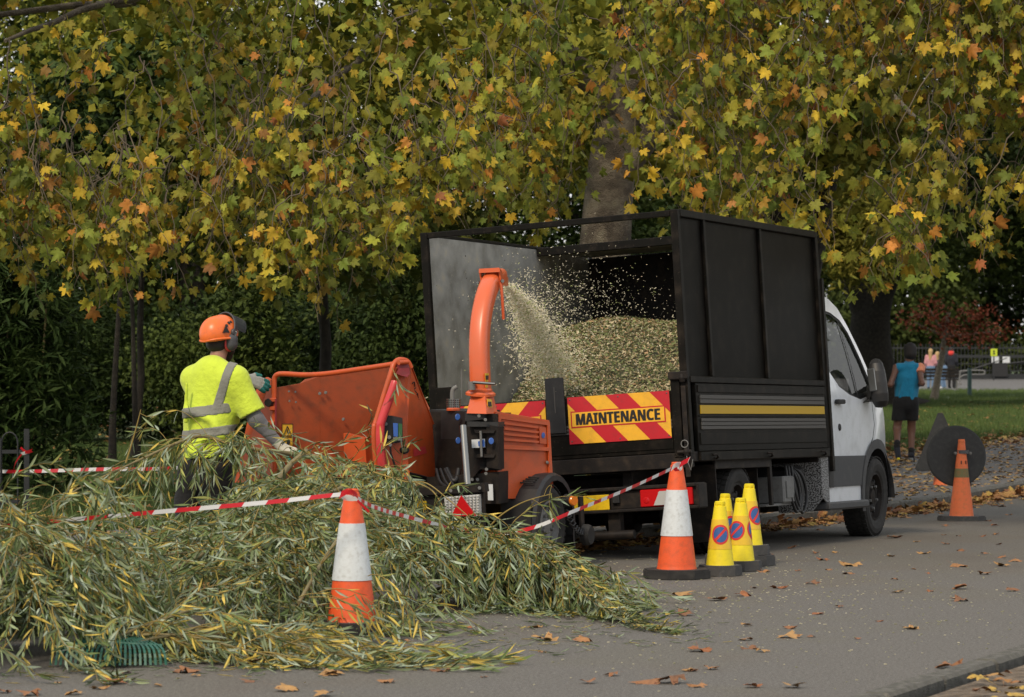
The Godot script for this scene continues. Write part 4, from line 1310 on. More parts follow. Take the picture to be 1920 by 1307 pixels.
	for q in [[2.55, 0.17], [2.7, 0.2], [2.62, 0.15]]:
		var hose := MB.new()
		hose.tube(spline([V(-0.1, -0.14, q[0] - 0.05), V(-0.06, -0.35, q[0] - 0.1), V(-0.05, -0.46 - q[1] * 0.35, q[0] + 0.02), V(-0.06, -0.4, q[0] + q[1]), V(-0.08, -0.2, q[0] + q[1] * 0.6), V(-0.2, -0.12, q[0] + 0.05)], 6), 0.013, 6)
		part(t, "hose", hose, M.black_plastic)
	var mpn := MB.new()
	mpn.slab([V(-0.02, -0.02, 3.22), V(-0.42, -0.02, 3.22), V(-0.42, -0.53, 3.22), V(-0.12, -0.53, 3.22), V(-0.02, -0.42, 3.22)], Vector3(0, 0, 0.012))
	mpn.slab([V(-0.02, -0.02, 3.222), V(-0.02, -0.02, 3.42), V(-0.03, -0.5, 3.42), V(-0.02, -0.42, 3.222)], Vector3(-0.01, 0, 0))
	part(t, "splash_panel", mpn, M.speckled_panel)
	# -- cab
	var O := PackedVector2Array([Vector2(3.42, -0.47), Vector2(5.62, -0.52), Vector2(5.7, -0.3), Vector2(5.6, -0.1), Vector2(5.45, 0.17), Vector2(5.27, 0.345), Vector2(5.03, 0.467), Vector2(4.837, 0.826), Vector2(4.68, 1.078), Vector2(4.55, 1.238), Vector2(4.38, 1.315), Vector2(4.2, 1.35), Vector2(3.52, 1.4)])
	var win := PackedVector2Array([Vector2(3.66, 0.76), Vector2(3.74, 0.67), Vector2(3.94, 0.53), Vector2(4.2, 0.46), Vector2(4.5, 0.42), Vector2(4.8, 0.46), Vector2(4.9, 0.55), Vector2(4.77, 0.79), Vector2(4.63, 1.02), Vector2(4.5, 1.13), Vector2(4.3, 1.19), Vector2(4.0, 1.22), Vector2(3.66, 1.25)])
	var arch := circle2(Vector2(4.88, -0.46), 0.47)
	var body: Array = [Geometry2D.intersect_polygons(O, PackedVector2Array([Vector2(3, -1), Vector2(4.2, -1), Vector2(4.2, 2), Vector2(3, 2)]))[0], Geometry2D.intersect_polygons(O, PackedVector2Array([Vector2(4.2, -1), Vector2(6, -1), Vector2(6, 2), Vector2(4.2, 2)]))[0]]
	body = minus(body, win)
	body = minus(body, arch)
	var slit: PackedVector2Array = Geometry2D.offset_polyline(PackedVector2Array([Vector2(4.83, 0.46), Vector2(4.845, 0.32), Vector2(4.87, 0.2), Vector2(4.8, 0.08), Vector2(4.7, 0.0), Vector2(4.62, -0.08)]), 0.0065)[0]
	var slit2: PackedVector2Array = Geometry2D.offset_polyline(PackedVector2Array([Vector2(3.56, 1.3), Vector2(3.56, -0.44)]), 0.006)[0]
	var right := minus(minus(body, slit), slit2)
	part(t, "cab_side", cab_side(right, 0.0), M.white_paint)
	part(t, "cab_side", cab_side(body, 0.0, true), M.white_paint)
	part(t, "door_gap", cab_side(body, -0.018), M.interior)
	# pressed crease and lower bulge of the door
	part(t, "window", cab_side([win], -0.02), M.cab_glass)
	part(t, "window", cab_side([win], -0.02, true), M.cab_glass)
	var s1: Array = []
	for half in [PackedVector2Array([Vector2(3, -1), Vector2(4.2, -1), Vector2(4.2, 2), Vector2(3, 2)]), PackedVector2Array([Vector2(4.2, -1), Vector2(6, -1), Vector2(6, 2), Vector2(4.2, 2)])]:
		for q in minus(Geometry2D.intersect_polygons(Geometry2D.offset_polygon(win, 0.004)[0], half), Geometry2D.offset_polygon(win, -0.022)[0]): s1.append(q)
	part(t, "window_seal", cab_side(s1, -0.008), M.black_plastic)
	part(t, "window_divider", cab_side([PackedVector2Array([Vector2(4.46, 0.43), Vector2(4.49, 0.43), Vector2(4.48, 1.13), Vector2(4.46, 1.14)])], -0.012), M.black_plastic)
	# cladding, arch lip, sill
	part(t, "side_cladding", cab_side(minus([PackedVector2Array([Vector2(3.43, -0.335), Vector2(4.6, -0.335), Vector2(4.6, -0.075), Vector2(3.43, -0.07)])], circle2(Vector2(4.88, -0.46), 0.46)), 0.012), M.cladding)
	part(t, "cladding_end", cab_side([PackedVector2Array([Vector2(3.425, -0.34), Vector2(3.55, -0.34), Vector2(3.55, -0.066), Vector2(3.425, -0.066)])], 0.018), M.black_plastic)
	var lip: Array = []
	for half in [PackedVector2Array([Vector2(4, -0.56), Vector2(4.88, -0.56), Vector2(4.88, 1), Vector2(4, 1)]), PackedVector2Array([Vector2(4.88, -0.56), Vector2(6, -0.56), Vector2(6, 1), Vector2(4.88, 1)])]:
		for q in minus(Geometry2D.intersect_polygons(circle2(Vector2(4.88, -0.46), 0.53), half), circle2(Vector2(4.88, -0.46), 0.445)): lip.append(q)
	part(t, "wheel_arch", cab_side(lip, 0.016), M.cladding)
	part(t, "wheel_arch", cab_side(lip, 0.016, true), M.cladding)
	var liner := MB.new()
	for k in 16:
		var a0 := PI * k / 16.0
		var a1 := PI * (k + 1) / 16.0
		liner.quad(V(-0.03, -0.46 + sin(a0) * 0.47, 4.88 + cos(a0) * 0.47), V(-0.03, -0.46 + sin(a1) * 0.47, 4.88 + cos(a1) * 0.47), V(-0.5, -0.46 + sin(a1) * 0.47, 4.88 + cos(a1) * 0.47), V(-0.5, -0.46 + sin(a0) * 0.47, 4.88 + cos(a0) * 0.47))
	part(t, "arch_liner", liner, M.interior)
	tb(t, "sill", M.cladding, [[-0.25, 0.015, -0.53, -0.46, 3.3, 4.42]], 0.02)
	# roof, screen, bonnet and nose lofted between the sides
	var prof := [[3.52, 1.4], [3.9, 1.385], [4.2, 1.35], [4.38, 1.315], [4.55, 1.238], [4.68, 1.078], [4.837, 0.826], [5.03, 0.467], [5.27, 0.345], [5.45, 0.17], [5.6, -0.1], [5.7, -0.3], [5.62, -0.52]]
	for zone in [["roof", 0, 4, "white_paint"], ["windscreen", 4, 7, "cab_glass"], ["bonnet", 7, 10, "white_paint"], ["front_bumper", 10, 12, "cladding"]]:
		var mb := MB.new()
		for i in range(zone[1], zone[2]):
			for j in 12:
				var q := []
				for k in [[i, j], [i, j + 1], [i + 1, j + 1], [i + 1, j]]:
					var pr: Array = prof[k[0]]
					var tt: float = k[1] / 12.0
					var er := side_r(pr[1]) - pow(maxf(pr[0] - 4.95, 0.0), 2.0) * 0.32
					var bulge := 1.0 - pow(absf(tt * 2.0 - 1.0), 2.5)
					q.append(V(lerpf(er, -W - er, tt), pr[1] + bulge * (0.09 if i < 5 else 0.05), pr[0] + bulge * clampf((pr[0] - 4.2) * 0.2, 0.0, 0.18)))
				mb.quad(q[0], q[1], q[2], q[3])
		part(t, zone[0], mb, M[zone[3]])
	tb(t, "cab_back", M.white_paint, [[-W + 0.12, -0.12, -0.3, 1.3, 3.5, 3.53]], 0.02)
	for rr in [-0.75, -1.4]:
		tb(t, "seat", M.interior, [[rr - 0.25, rr + 0.25, -0.05, 0.12, 3.75, 4.25], [rr - 0.24, rr + 0.24, 0.1, 0.75, 3.62, 3.78], [rr - 0.14, rr + 0.14, 0.78, 0.98, 3.64, 3.74]], 0.05)
	tb(t, "dashboard", M.interior, [[-W + 0.15, -0.15, 0.1, 0.45, 4.6, 5.0]], 0.06)
	# mirror on its arm
	var mir := MB.new()
	mir.lathe([Vector2(0.0, 0.215), Vector2(0.055, 0.205), Vector2(0.095, 0.17), Vector2(0.118, 0.1), Vector2(0.125, 0.0), Vector2(0.125, -0.1), Vector2(0.115, -0.17), Vector2(0.08, -0.215), Vector2(0.0, -0.225)], 20, Transform3D(Basis(Vector3.BACK, 0.06), V(0.1, 0.56, 4.62)), Vector2(0.6, 0.8))
	var mo := part(t, "door_mirror", mir, M.black_plastic)
	var ml := MB.new()
	ml.box(V(0.075, 0.585, 4.525), Vector3(0.07, 0.2, 0.03), Basis(Vector3.BACK, 0.06), 0.018)
	sub(mo, "mirror_glass", ml, M.chrome)
	var ma := MB.new()
	ma.slab([V(-0.05, 0.38, 4.55), V(0.02, 0.42, 4.6), V(0.03, 0.5, 4.66), V(-0.06, 0.55, 4.85), V(-0.06, 0.4, 4.98)], Vector3(-0.03, 0, -0.02))
	ma.tube([V(-0.06, 0.45, 4.78), V(0.06, 0.44, 4.66)], 0.05, 8)
	part(t, "mirror_arm", ma, M.black_plastic)
	tb(t, "door_handle", M.black_plastic, [[-0.03, 0.012, 0.375, 0.415, 3.73, 3.92]], 0.012)
	var cap := MB.new()
	cap.lathe([Vector2(0, 0.012), Vector2(0.028, 0.01), Vector2(0.032, 0)], 12, Transform3D(Basis(Vector3.BACK, -PI / 2), V(-0.034, 0.175, 3.83)))
	part(t, "filler_lock", cap, M.black_plastic)
	# -- wheels stand upright on the road
	for w in [[-0.17, 4.88, 0], [-1.98, 4.88, 1], [-0.2, 1.25, 0], [-1.95, 1.25, 1], [-0.44, 1.25, 0], [-1.71, 1.25, 1]]:
		var p := t.transform * V(w[0], -0.48, w[1])
		p.y = gy(-p.z) + 0.352
		var bas := Basis(Vector3.UP, -yaw)
		if w[2] == 1: bas = bas * Basis(Vector3.UP, PI)
		add_wheel(t, Transform3D(bas, p), 0.352, 0.225, 0.21, M.black_steel, 10)
	make_chips(t)

func heap_u(r: float, f: float) -> float:
	# r: -2.1 .. -0.06, f: 0 .. 3.4
	var x := clampf((r + 2.1) / 2.04, 0.0, 1.0)
	var y := clampf(f / 3.4, 0.0, 1.0)
	var h := 0.33 + 0.77 * smoothstep(0.0, 0.85, y)
	h += 0.16 * smoothstep(0.55, 1.0, x) * (1.0 - y) + 0.18 * exp(-pow((x - 0.2) / 0.22, 2.0)) * smoothstep(0.5, 0.95, y)
	h -= 0.34 * (1.0 - smoothstep(0.0, 0.42, x)) * (1.0 - smoothstep(0.25, 0.8, y))
	h += 0.1 * sin(x * 5.0 + 0.6) * sin(y * 4.0 + 0.4)
	return h

func make_chips(t: Node3D) -> void:
	var heap := thing("wood_chip_heap", "heap of green and cream wood chips filling the black box", "wood chips")
	heap.transform = t.transform
	heap.set_meta("kind", "stuff")
	var fn := FastNoiseLite.new()
	fn.seed = 4; fn.frequency = 4.0
	var mb := MB.new()
	var pt := func(i: int, j: int) -> Vector3:
		var r := -2.08 + 2.0 * i / 40.0
		var f := 0.05 + 3.33 * j / 60.0
		return V(r, heap_u(r, f) + 0.03 * fn.get_noise_2d(r, f), f)
	for i in 40:
		for j in 60:
			var s := 0.7 + 0.5 * fn.get_noise_2d(i * 0.9, j * 0.9)
			mb.col = Color(0.075, 0.075, 0.03) * s
			mb.quad(pt.call(i, j), pt.call(i, j + 1), pt.call(i + 1, j + 1), pt.call(i + 1, j))
	for i in 40: # face against the tailgate
		var a: Vector3 = pt.call(i, 0)
		var b: Vector3 = pt.call(i + 1, 0)
		mb.quad(a, b, Vector3(b.x, 0.83, b.z), Vector3(a.x, 0.83, a.z))
	part(heap, "mound", mb, M.chip)
	var flake := []
	var r := RandomNumberGenerator.new()
	r.seed = 12
	for k in 2:
		var fm := MB.new()
		fm.box(Vector3.ZERO, Vector3(1.0, 0.12, 0.45 - 0.2 * k), Basis.IDENTITY)
		flake.append(fm.mesh())
	var where := [[], []]
	var tint := [[], []]
	for k in 21000:
		var x := r.randf_range(-2.07, -0.09)
		var f := 3.33 * pow(r.randf(), 1.15) + 0.04
		var p := V(x, heap_u(x, f) + r.randf_range(0.0, 0.035), f)
		var s := r.randf_range(0.01, 0.034)
		var w := r.randi_range(0, 1)
		where[w].append(Transform3D(Basis.from_euler(Vector3(r.randfn() * 0.7, r.randf() * TAU, r.randfn() * 0.7)).scaled(Vector3.ONE * s), p))
		var pale := 0.3 + 0.38 * smoothstep(-1.3, -0.3, x) * (1.0 - smoothstep(0.5, 2.0, f)) + 0.25 * exp(-pow((x + 1.45) / 0.3, 2.0)) * smoothstep(2.2, 0.8, f)
		var q := r.randf()
		var c: Color
		if q < pale: c = Color(0.5, 0.42, 0.25).lerp(Color(0.68, 0.58, 0.38), r.randf()) if r.randf() < 0.75 else Color(0.55, 0.36, 0.2)
		elif q < pale + 0.38: c = Color(0.13, 0.17, 0.055).lerp(Color(0.33, 0.37, 0.16), r.randf())
		else: c = Color(0.07, 0.06, 0.025).lerp(Color(0.26, 0.21, 0.09), r.randf())
		tint[w].append(c)
	for w in 2: copies(heap, "chip_layer", flake[w], M.chip, where[w], tint[w])
	# chips in the air between the spout and the heap
	var fly := thing("flying_chips", "spray of pale wood chips blowing from the orange spout", "wood chips")
	fly.set_meta("kind", "stuff")
	var a := Vector3(-0.048, 2.088, -25.000)
	var b := Vector3(0.338, 1.389, -26.600)
	var w2 := []
	var t2 := []
	for k in 15000:
		var u := pow(r.randf(), 0.62)
		var core := r.randf() < 0.72
		var sd := (0.025 + 0.23 * u) * (0.5 if core else 1.75)
		var arc := a.lerp(b, u) + Vector3(0.0, 0.14 * sin(u * PI) * 0.6, 0)
		var p := arc + Vector3(r.randfn() * sd, r.randfn() * sd * 0.75, r.randfn() * sd)
		if not core: p += Vector3(0.55 * u * absf(r.randfn()), 0.14 * u, 0)
		var lp := t.transform.affine_inverse() * p
		if lp.x < -2.07 or lp.x > -0.1 or lp.z < -3.3: continue
		if lp.z < 0.0 and lp.y - 0.828 < heap_u(lp.x, -lp.z): continue
		if lp.z > -0.05 and lp.y - 0.828 < 0.5: continue
		var s := r.randf_range(0.004, 0.019) * (1.25 if core else 0.8)
		if r.randf() < 0.03: s *= 1.8
		w2.append(Transform3D(Basis.from_euler(Vector3(r.randf() * TAU, r.randf() * TAU, r.randf() * TAU)).scaled(Vector3.ONE * s), p))
		t2.append(Color(0.66, 0.6, 0.42).lerp(Color(0.8, 0.75, 0.58), r.randf()) if r.randf() < 0.82 else Color(0.36, 0.4, 0.16))
	# stray chips further off
	for k in 220:
		var p := Vector3(0.555, 2.006, -26.900) + Vector3(r.randfn() * 0.55, r.randfn() * 0.3, r.randfn() * 0.5)
		var lp := t.transform.affine_inverse() * p
		if lp.x < -2.05 or lp.x > -0.1 or lp.z < -3.3 or lp.y - 0.828 < heap_u(lp.x, -lp.z) or lp.z > 0.0: continue
		var s := r.randf_range(0.005, 0.014)
		w2.append(Transform3D(Basis.from_euler(Vector3(r.randf() * TAU, r.randf() * TAU, r.randf() * TAU)).scaled(Vector3.ONE * s), p))
		t2.append(Color(0.6, 0.55, 0.4))
	copies(fly, "chip", flake[1], M.chip, w2, t2)

# ---------- wood chipper ----------
func wslab(t: Node, called: String, m: Material, pts: Array, ext: Vector3, label := "") -> MeshInstance3D:
	var mb := MB.new()
	mb.slab(pts, ext)
	return part(t, called, mb, m, true, label)

func wtube(t: Node, called: String, m: Material, pts: Array, rad, sides := 10, smooth := true) -> MeshInstance3D:
	var mb := MB.new()
	mb.tube(spline(pts, 5) if smooth else pts, rad, sides)
	return part(t, called, mb, m, true)

func wdisc(t: Node, called: String, m: Material, at: Vector3, r: float, h: float, dir: Vector3, sq := 1.0) -> MeshInstance3D:
	var mb := MB.new()
	var y := dir.normalized()
	var x := y.cross(Vector3.UP if absf(y.y) < 0.9 else Vector3.RIGHT).normalized()
	mb.lathe([Vector2(0, h), Vector2(r * 0.86, h), Vector2(r, h * 0.6), Vector2(r, 0)], 16, Transform3D(Basis(x, y, x.cross(y)), at), Vector2(1, sq))
	return part(t, called, mb, m, true)

func make_chipper() -> void:
	var base := Vector3(-0.25, 0.0, -24.6)
	var t := thing("wood_chipper", "orange towed wood chipper with tall curved spout behind the lorry", "wood chipper", base)
	var yaw := 0.4
	var fwd := Vector3(sin(yaw), 0, -cos(yaw))
	var rgt := Vector3(cos(yaw), 0, sin(yaw))
	var yb := Basis(Vector3.UP, -yaw)
	# -- trailer: axle, wheels, mudguards, drawbar
	var rw := Vector3(0.199, 0.314, -24.550)
	rw.y = 0.31
	for s in [0, 1]:
		var c: Vector3 = rw - rgt * (1.5 * s)
		var wb := yb if s == 0 else yb * Basis(Vector3.UP, PI)
		add_wheel(t, Transform3D(wb, c), 0.3, 0.19, 0.185, M.dull_metal, 8)
		# plastic mudguard wrapped over the wheel
		var mg := MB.new()
		var prof := []
		for k in 13:
			var a := lerpf(-0.28, PI + 0.1, k / 12.0)
			prof.append(Vector2(cos(a) * 0.4, maxf(sin(a), -0.35) * 0.37 + 0.02))
		var outp := [Vector2(0.41, -0.2)] + prof.filter(func(p): return p.y > -0.1) + [Vector2(-0.42, -0.22)]
		var cc: Vector3 = c + rgt * (0.0 if s == 0 else 0.0)
		var place := func(p: Vector2, w: float) -> Vector3: return cc + fwd * p.x + Vector3(0, p.y, 0) + rgt * w * (1.0 if s == 0 else -1.0)
		for k in outp.size() - 1:
			var p0: Vector2 = outp[k]
			var p1: Vector2 = outp[k + 1]
			var i0 := p0 * 0.86 + Vector2(0, 0.0)
			var i1 := p1 * 0.86
			mg.quad(place.call(p0, 0.105), place.call(p1, 0.105), place.call(p1, -0.13), place.call(p0, -0.13))
			mg.quad(place.call(p0, 0.105), place.call(p1, 0.105), place.call(p1 * 0.96, 0.13), place.call(p0 * 0.96, 0.13))
			mg.quad(place.call(p0 * 0.96, 0.13), place.call(p1 * 0.96, 0.13), place.call(i1, 0.132), place.call(i0, 0.132))
			mg.quad(place.call(p0, -0.13), place.call(p1, -0.13), place.call(p1 * 0.8, -0.131), place.call(p0 * 0.8, -0.131))
		# deep rear skirt
		mg.slab([place.call(Vector2(-0.415, -0.2), 0.105), place.call(Vector2(-0.415, 0.2), 0.105), place.call(Vector2(-0.415, 0.2), -0.13), place.call(Vector2(-0.415, -0.2), -0.13)], fwd * 0.012)
		part(t, "mudguard", mg, M.black_plastic, true)
		for k in 4:
			var rb := MB.new()
			var q: Vector3 = place.call(Vector2(-0.27 + k * 0.035, 0.325 + k * 0.012), -0.02)
			rb.box(q, Vector3(0.17, 0.012, 0.014), yb, 0.003)
			part(t, "mudguard_rib", rb, M.black_plastic, true)
	wtube(t, "axle", M.black_steel, [rw, rw - rgt * 1.5], 0.045, 10, false)
	var bar_m := MB.new()
	bar_m.box((rw - rgt * 0.75) + Vector3(0, 0.12, 0) - fwd * 0.05, Vector3(0.9, 0.1, 1.9), yb, 0.01)
	part(t, "chassis", bar_m, M.black_steel, true)
	wtube(t, "drawbar", M.black_steel, [rw - rgt * 0.75 + fwd * 0.5 + Vector3(0, 0.1, 0), rw - rgt * 0.72 + fwd * 1.5 + Vector3(0, 0.1, 0)], 0.05, 8, false)
	wtube(t, "light_cable", M.black_plastic, range(40).map(func(i): return Vector3(0.398, 0.409, -24.600).lerp(Vector3(0.560, 0.220, -25.200), i / 39.0) + Vector3(cos(i * 1.6) * 0.022, sin(i * 1.6) * 0.022 - sin(i / 39.0 * PI) * 0.05, 0)), 0.008, 5, false)
	# jockey wheel
	wdisc(t, "jockey_wheel", M.rubber, Vector3(0.538, 0.214, -25.100), 0.08, 0.06, rgt)
	wtube(t, "jockey_leg", M.black_steel, [Vector3(0.526, 0.225, -25.100), Vector3(0.511, 0.502, -25.150)], 0.022, 8, false)
	# -- tail board with lamp cluster and triangle
	var back := -fwd
	wslab(t, "tail_board", M.black_steel, [Vector3(-0.703, 0.602, -23.550), Vector3(-0.201, 0.640, -23.450), Vector3(-0.194, 0.297, -23.450), Vector3(-0.695, 0.273, -23.550)], fwd * 0.035)
	wslab(t, "tail_board_top", M.black_steel, [Vector3(-0.724, 0.626, -23.520), Vector3(-0.193, 0.671, -23.400), Vector3(-0.186, 0.608, -23.400), Vector3(-0.717, 0.573, -23.520)], fwd * 0.07)
	var cl := wslab(t, "lamp_cluster", M.lens_clear, [Vector3(-0.473, 0.569, -23.440), Vector3(-0.227, 0.589, -23.420), Vector3(-0.223, 0.436, -23.420), Vector3(-0.465, 0.435, -23.440)], fwd * 0.03)
	for k in 7:
		for j in 10:
			var pm := MB.new()
			pm.box(Vector3(-0.454, 0.562, -23.430).lerp(Vector3(-0.238, 0.578, -23.410), j / 9.0) + Vector3(0, -k * 0.0195, 0.0), Vector3(0.015, 0.011, 0.016), yb, 0.004)
			var pmi := part(cl, "lens_prism", pm, M.lens_clear, true)
	wslab(t, "triangle_reflector", M.lens_red, [Vector3(-0.423, 0.437, -23.400), Vector3(-0.252, 0.442, -23.380), Vector3(-0.356, 0.583, -23.385)], fwd * 0.012, "red warning triangle on the chipper's tail board")
	wslab(t, "number_plate", M.plate_yellow, [Vector3(-0.665, 0.536, -23.520), Vector3(-0.601, 0.540, -23.510), Vector3(-0.597, 0.480, -23.510), Vector3(-0.661, 0.476, -23.520)], fwd * 0.008)
	# amber marker on its stalk
	wdisc(t, "marker_lamp", M.black_plastic, Vector3(0.394, 0.506, -24.350), 0.045, 0.07, rgt + back * 0.5)
	wdisc(t, "marker_lens", M.lens_amber, Vector3(0.394, 0.506, -24.350) + (rgt + back * 0.5).normalized() * 0.07, 0.038, 0.02, rgt + back * 0.5)
	# -- engine bay: orange side cover with pressed louvres
	var deep := Vector3(-0.55, 0.0, -0.42)
	var cover := wslab(t, "side_cover", M.orange_paint, [Vector3(-0.111, 1.138, -24.050), Vector3(0.262, 1.069, -24.620), Vector3(0.289, 0.623, -24.620), Vector3(0.194, 0.511, -24.500), Vector3(-0.122, 0.531, -24.050)], deep * 0.35)
	var cn := (Vector3(0.262, 1.069, -24.620) - Vector3(-0.111, 1.138, -24.050)).cross(Vector3(-0.122, 0.569, -24.050) - Vector3(-0.111, 1.138, -24.050)).normalized()
	if cn.z < 0: cn = -cn
	var on := func(px: float, py: float) -> Vector3: # a point of the cover, by shares across and down
		return Vector3(-0.111, 1.138, -24.050).lerp(Vector3(0.262, 1.069, -24.620), px).lerp(Vector3(-0.122, 0.558, -24.050).lerp(Vector3(0.289, 0.572, -24.620), px), py) + cn * 0.004
	# raised frame round the cover
	for q in [[0.0, 0.0, 1.0, 0.055], [0.0, 0.055, 0.05, 1.0], [0.95, 0.055, 1.0, 1.0], [0.05, 0.375, 0.95, 0.43]]:
		wslab(cover, "cover_flange", M.orange_paint, [on.call(q[0], q[1]), on.call(q[2], q[1]), on.call(q[2], q[3]), on.call(q[0], q[3])], cn * 0.014)
	for k in 4:
		var y0 := 0.09 + k * 0.068
		wslab(cover, "louvre", M.orange_paint, [on.call(0.1, y0), on.call(0.76, y0), on.call(0.76, y0 + 0.03), on.call(0.1, y0 + 0.03)], cn * 0.02)
	wslab(cover, "louvre_frame", M.orange_paint, [on.call(0.8, 0.09), on.call(0.93, 0.09), on.call(0.93, 0.33), on.call(0.8, 0.33)], cn * 0.008)
	wdisc(cover, "badge", M.sticker_blue, on.call(0.865, 0.21) + cn * 0.01, 0.022, 0.003, cn)
	for p in [[0.93, 0.6], [0.935, 0.8], [0.06, 0.5]]: wdisc(cover, "bolt", M.dull_metal, on.call(p[0], p[1]), 0.012, 0.012, cn)
	wslab(t, "cover_top", M.orange_paint, [Vector3(-0.118, 1.154, -24.040), Vector3(0.274, 1.080, -24.630), Vector3(0.274, 1.080, -24.630) + Vector3(-0.06, 0, -0.4), Vector3(-0.118, 1.154, -24.040) + Vector3(-0.02, 0, -0.4)], Vector3(0, -0.015, 0))
	wslab(t, "spout_base_plate", M.orange_worn, [Vector3(-0.115, 1.152, -24.100), Vector3(-0.210, 1.152, -24.100), Vector3(-0.210, 0.778, -24.100), Vector3(-0.115, 0.529, -24.100), Vector3(-0.168, 0.510, -24.100), Vector3(-0.168, 0.778, -24.100)], deep * 0.05)
	# -- black housings
	wslab(t, "engine_housing", M.black_steel, [Vector3(-0.600, 1.144, -24.550), Vector3(-0.355, 1.137, -24.300), Vector3(-0.347, 0.636, -24.300), Vector3(-0.600, 0.626, -24.550)], Vector3(0.25, 0.0, -0.55))
	wslab(t, "housing_lid", M.black_plastic, [Vector3(-0.608, 1.159, -24.560), Vector3(-0.339, 1.153, -24.280), Vector3(-0.339, 0.949, -24.280), Vector3(-0.608, 0.949, -24.560)], Vector3(0.25, 0.0, -0.57))
	var rot := wslab(t, "rotor_housing", M.black_steel, [Vector3(-0.328, 1.138, -24.050), Vector3(-0.107, 1.139, -24.000), Vector3(-0.095, 0.735, -24.000), Vector3(-0.229, 0.743, -24.000), Vector3(-0.305, 0.648, -24.000), Vector3(-0.321, 0.646, -24.050)], Vector3(0.1, 0, -0.5))
	wslab(rot, "housing_cap", M.black_plastic, [Vector3(-0.336, 1.150, -24.020), Vector3(-0.198, 1.151, -23.950), Vector3(-0.198, 1.102, -23.950), Vector3(-0.336, 1.085, -24.020)], Vector3(0.08, 0, -0.3))
	wslab(rot, "housing_ledge", M.black_plastic, [Vector3(-0.320, 1.086, -23.980), Vector3(-0.099, 1.080, -23.920), Vector3(-0.099, 1.049, -23.920), Vector3(-0.320, 1.048, -23.980)], Vector3(0.05, 0, -0.2))
	wslab(rot, "bracket", M.black_steel, [Vector3(-0.270, 1.026, -23.930), Vector3(-0.121, 1.027, -23.900), Vector3(-0.129, 1.004, -23.900), Vector3(-0.262, 1.004, -23.930)], Vector3(0, 0, -0.1))
	wslab(rot, "bracket", M.black_steel, [Vector3(-0.270, 0.852, -23.930), Vector3(-0.121, 0.853, -23.900), Vector3(-0.129, 0.830, -23.900), Vector3(-0.262, 0.829, -23.930)], Vector3(0, 0, -0.1))
	wtube(rot, "bracket_rod", M.dull_metal, [Vector3(-0.224, 1.020, -23.900), Vector3(-0.216, 0.837, -23.900)], 0.009, 8, false)
	wslab(rot, "housing_step", M.black_steel, [Vector3(-0.182, 1.064, -23.950), Vector3(-0.099, 1.050, -23.900), Vector3(-0.095, 0.746, -23.900), Vector3(-0.182, 0.760, -23.950)], Vector3(0.04, 0, -0.12))
	wslab(rot, "safety_sticker", M.sticker_white, [Vector3(-0.289, 0.954, -23.955), Vector3(-0.194, 0.962, -23.935), Vector3(-0.190, 0.901, -23.935), Vector3(-0.285, 0.897, -23.955)], Vector3(0, 0, -0.06))
	wslab(rot, "safety_sticker_print", M.sticker_blue, [Vector3(-0.243, 0.943, -23.930), Vector3(-0.197, 0.958, -23.920), Vector3(-0.194, 0.905, -23.920), Vector3(-0.239, 0.909, -23.930)], Vector3(0, 0, -0.004))
	for q in [Vector3(-0.393, 1.111, -24.270), Vector3(-0.389, 0.941, -24.270), Vector3(-0.148, 0.948, -23.880)]:
		var bd := wdisc(t, "round_badge", M.sticker_blue, q, 0.019, 0.004, Vector3(0.25, 0, 1), 1.25)
	for q in [Vector3(-0.236, 1.125, -23.930), Vector3(-0.190, 1.099, -23.900), Vector3(-0.285, 0.672, -23.950), Vector3(-0.247, 0.672, -23.950), Vector3(-0.182, 0.747, -23.880), Vector3(-0.186, 0.717, -23.880), Vector3(-0.227, 0.634, -23.400), Vector3(-0.428, 0.615, -23.420)]:
		wdisc(t, "bolt", M.dull_metal, q, 0.012, 0.015, Vector3(0.1, 0, 1))
	wslab(t, "lower_frame", M.black_steel, [Vector3(-0.615, 0.678, -24.200), Vector3(-0.095, 0.726, -23.950), Vector3(-0.095, 0.498, -23.950), Vector3(-0.615, 0.486, -24.200)], Vector3(0.2, 0, -0.7))
	wslab(t, "label_plate", M.sticker_white, [Vector3(-0.175, 0.639, -23.930), Vector3(-0.137, 0.639, -23.920), Vector3(-0.133, 0.525, -23.920), Vector3(-0.171, 0.525, -23.930)], Vector3(0, 0, -0.005))
	wtube(t, "support_strut", M.chrome, [Vector3(-0.348, 1.059, -23.820), Vector3(-0.312, 0.611, -23.700)], 0.026, 14, false)
	wtube(t, "pipe", M.black_plastic, [Vector3(-0.469, 0.736, -24.200), Vector3(-0.428, 0.663, -24.100), Vector3(-0.398, 0.670, -24.100), Vector3(-0.383, 0.738, -24.150)], 0.02, 8)
	for k in 3:
		wtube(t, "hydraulic_hose", M.black_plastic, [Vector3(-0.544, 0.738, -24.150) + Vector3(k * 0.03, 0, 0), Vector3(-0.510, 0.648, -24.000) + Vector3(k * 0.04, 0, 0), Vector3(-0.432, 0.614, -23.900) + Vector3(k * 0.02, 0, 0), Vector3(-0.303, 0.633, -23.900)], 0.012, 6)
	# silencer with perforated guard
	var ex := wtube(t, "silencer", M.chrome, [Vector3(-0.431, 1.145, -24.700), Vector3(-0.431, 1.235, -24.700)], 0.052, 20, false)
	for k in 5:
		for j in 9:
			var a := PI * 0.1 + PI * 0.8 * j / 8.0
			wdisc(ex, "perforation", M.interior, Vector3(-0.431, 1.161, -24.700) + Vector3(cos(a) * 0.0515, k * 0.016, sin(a) * 0.0515), 0.005, 0.001, Vector3(cos(a), 0, sin(a)))
	wtube(t, "exhaust_tip", M.dull_metal, [Vector3(-0.439, 1.228, -24.700), Vector3(-0.439, 1.275, -24.700), Vector3(-0.431, 1.306, -24.700), Vector3(-0.404, 1.326, -24.700)], 0.017, 10)
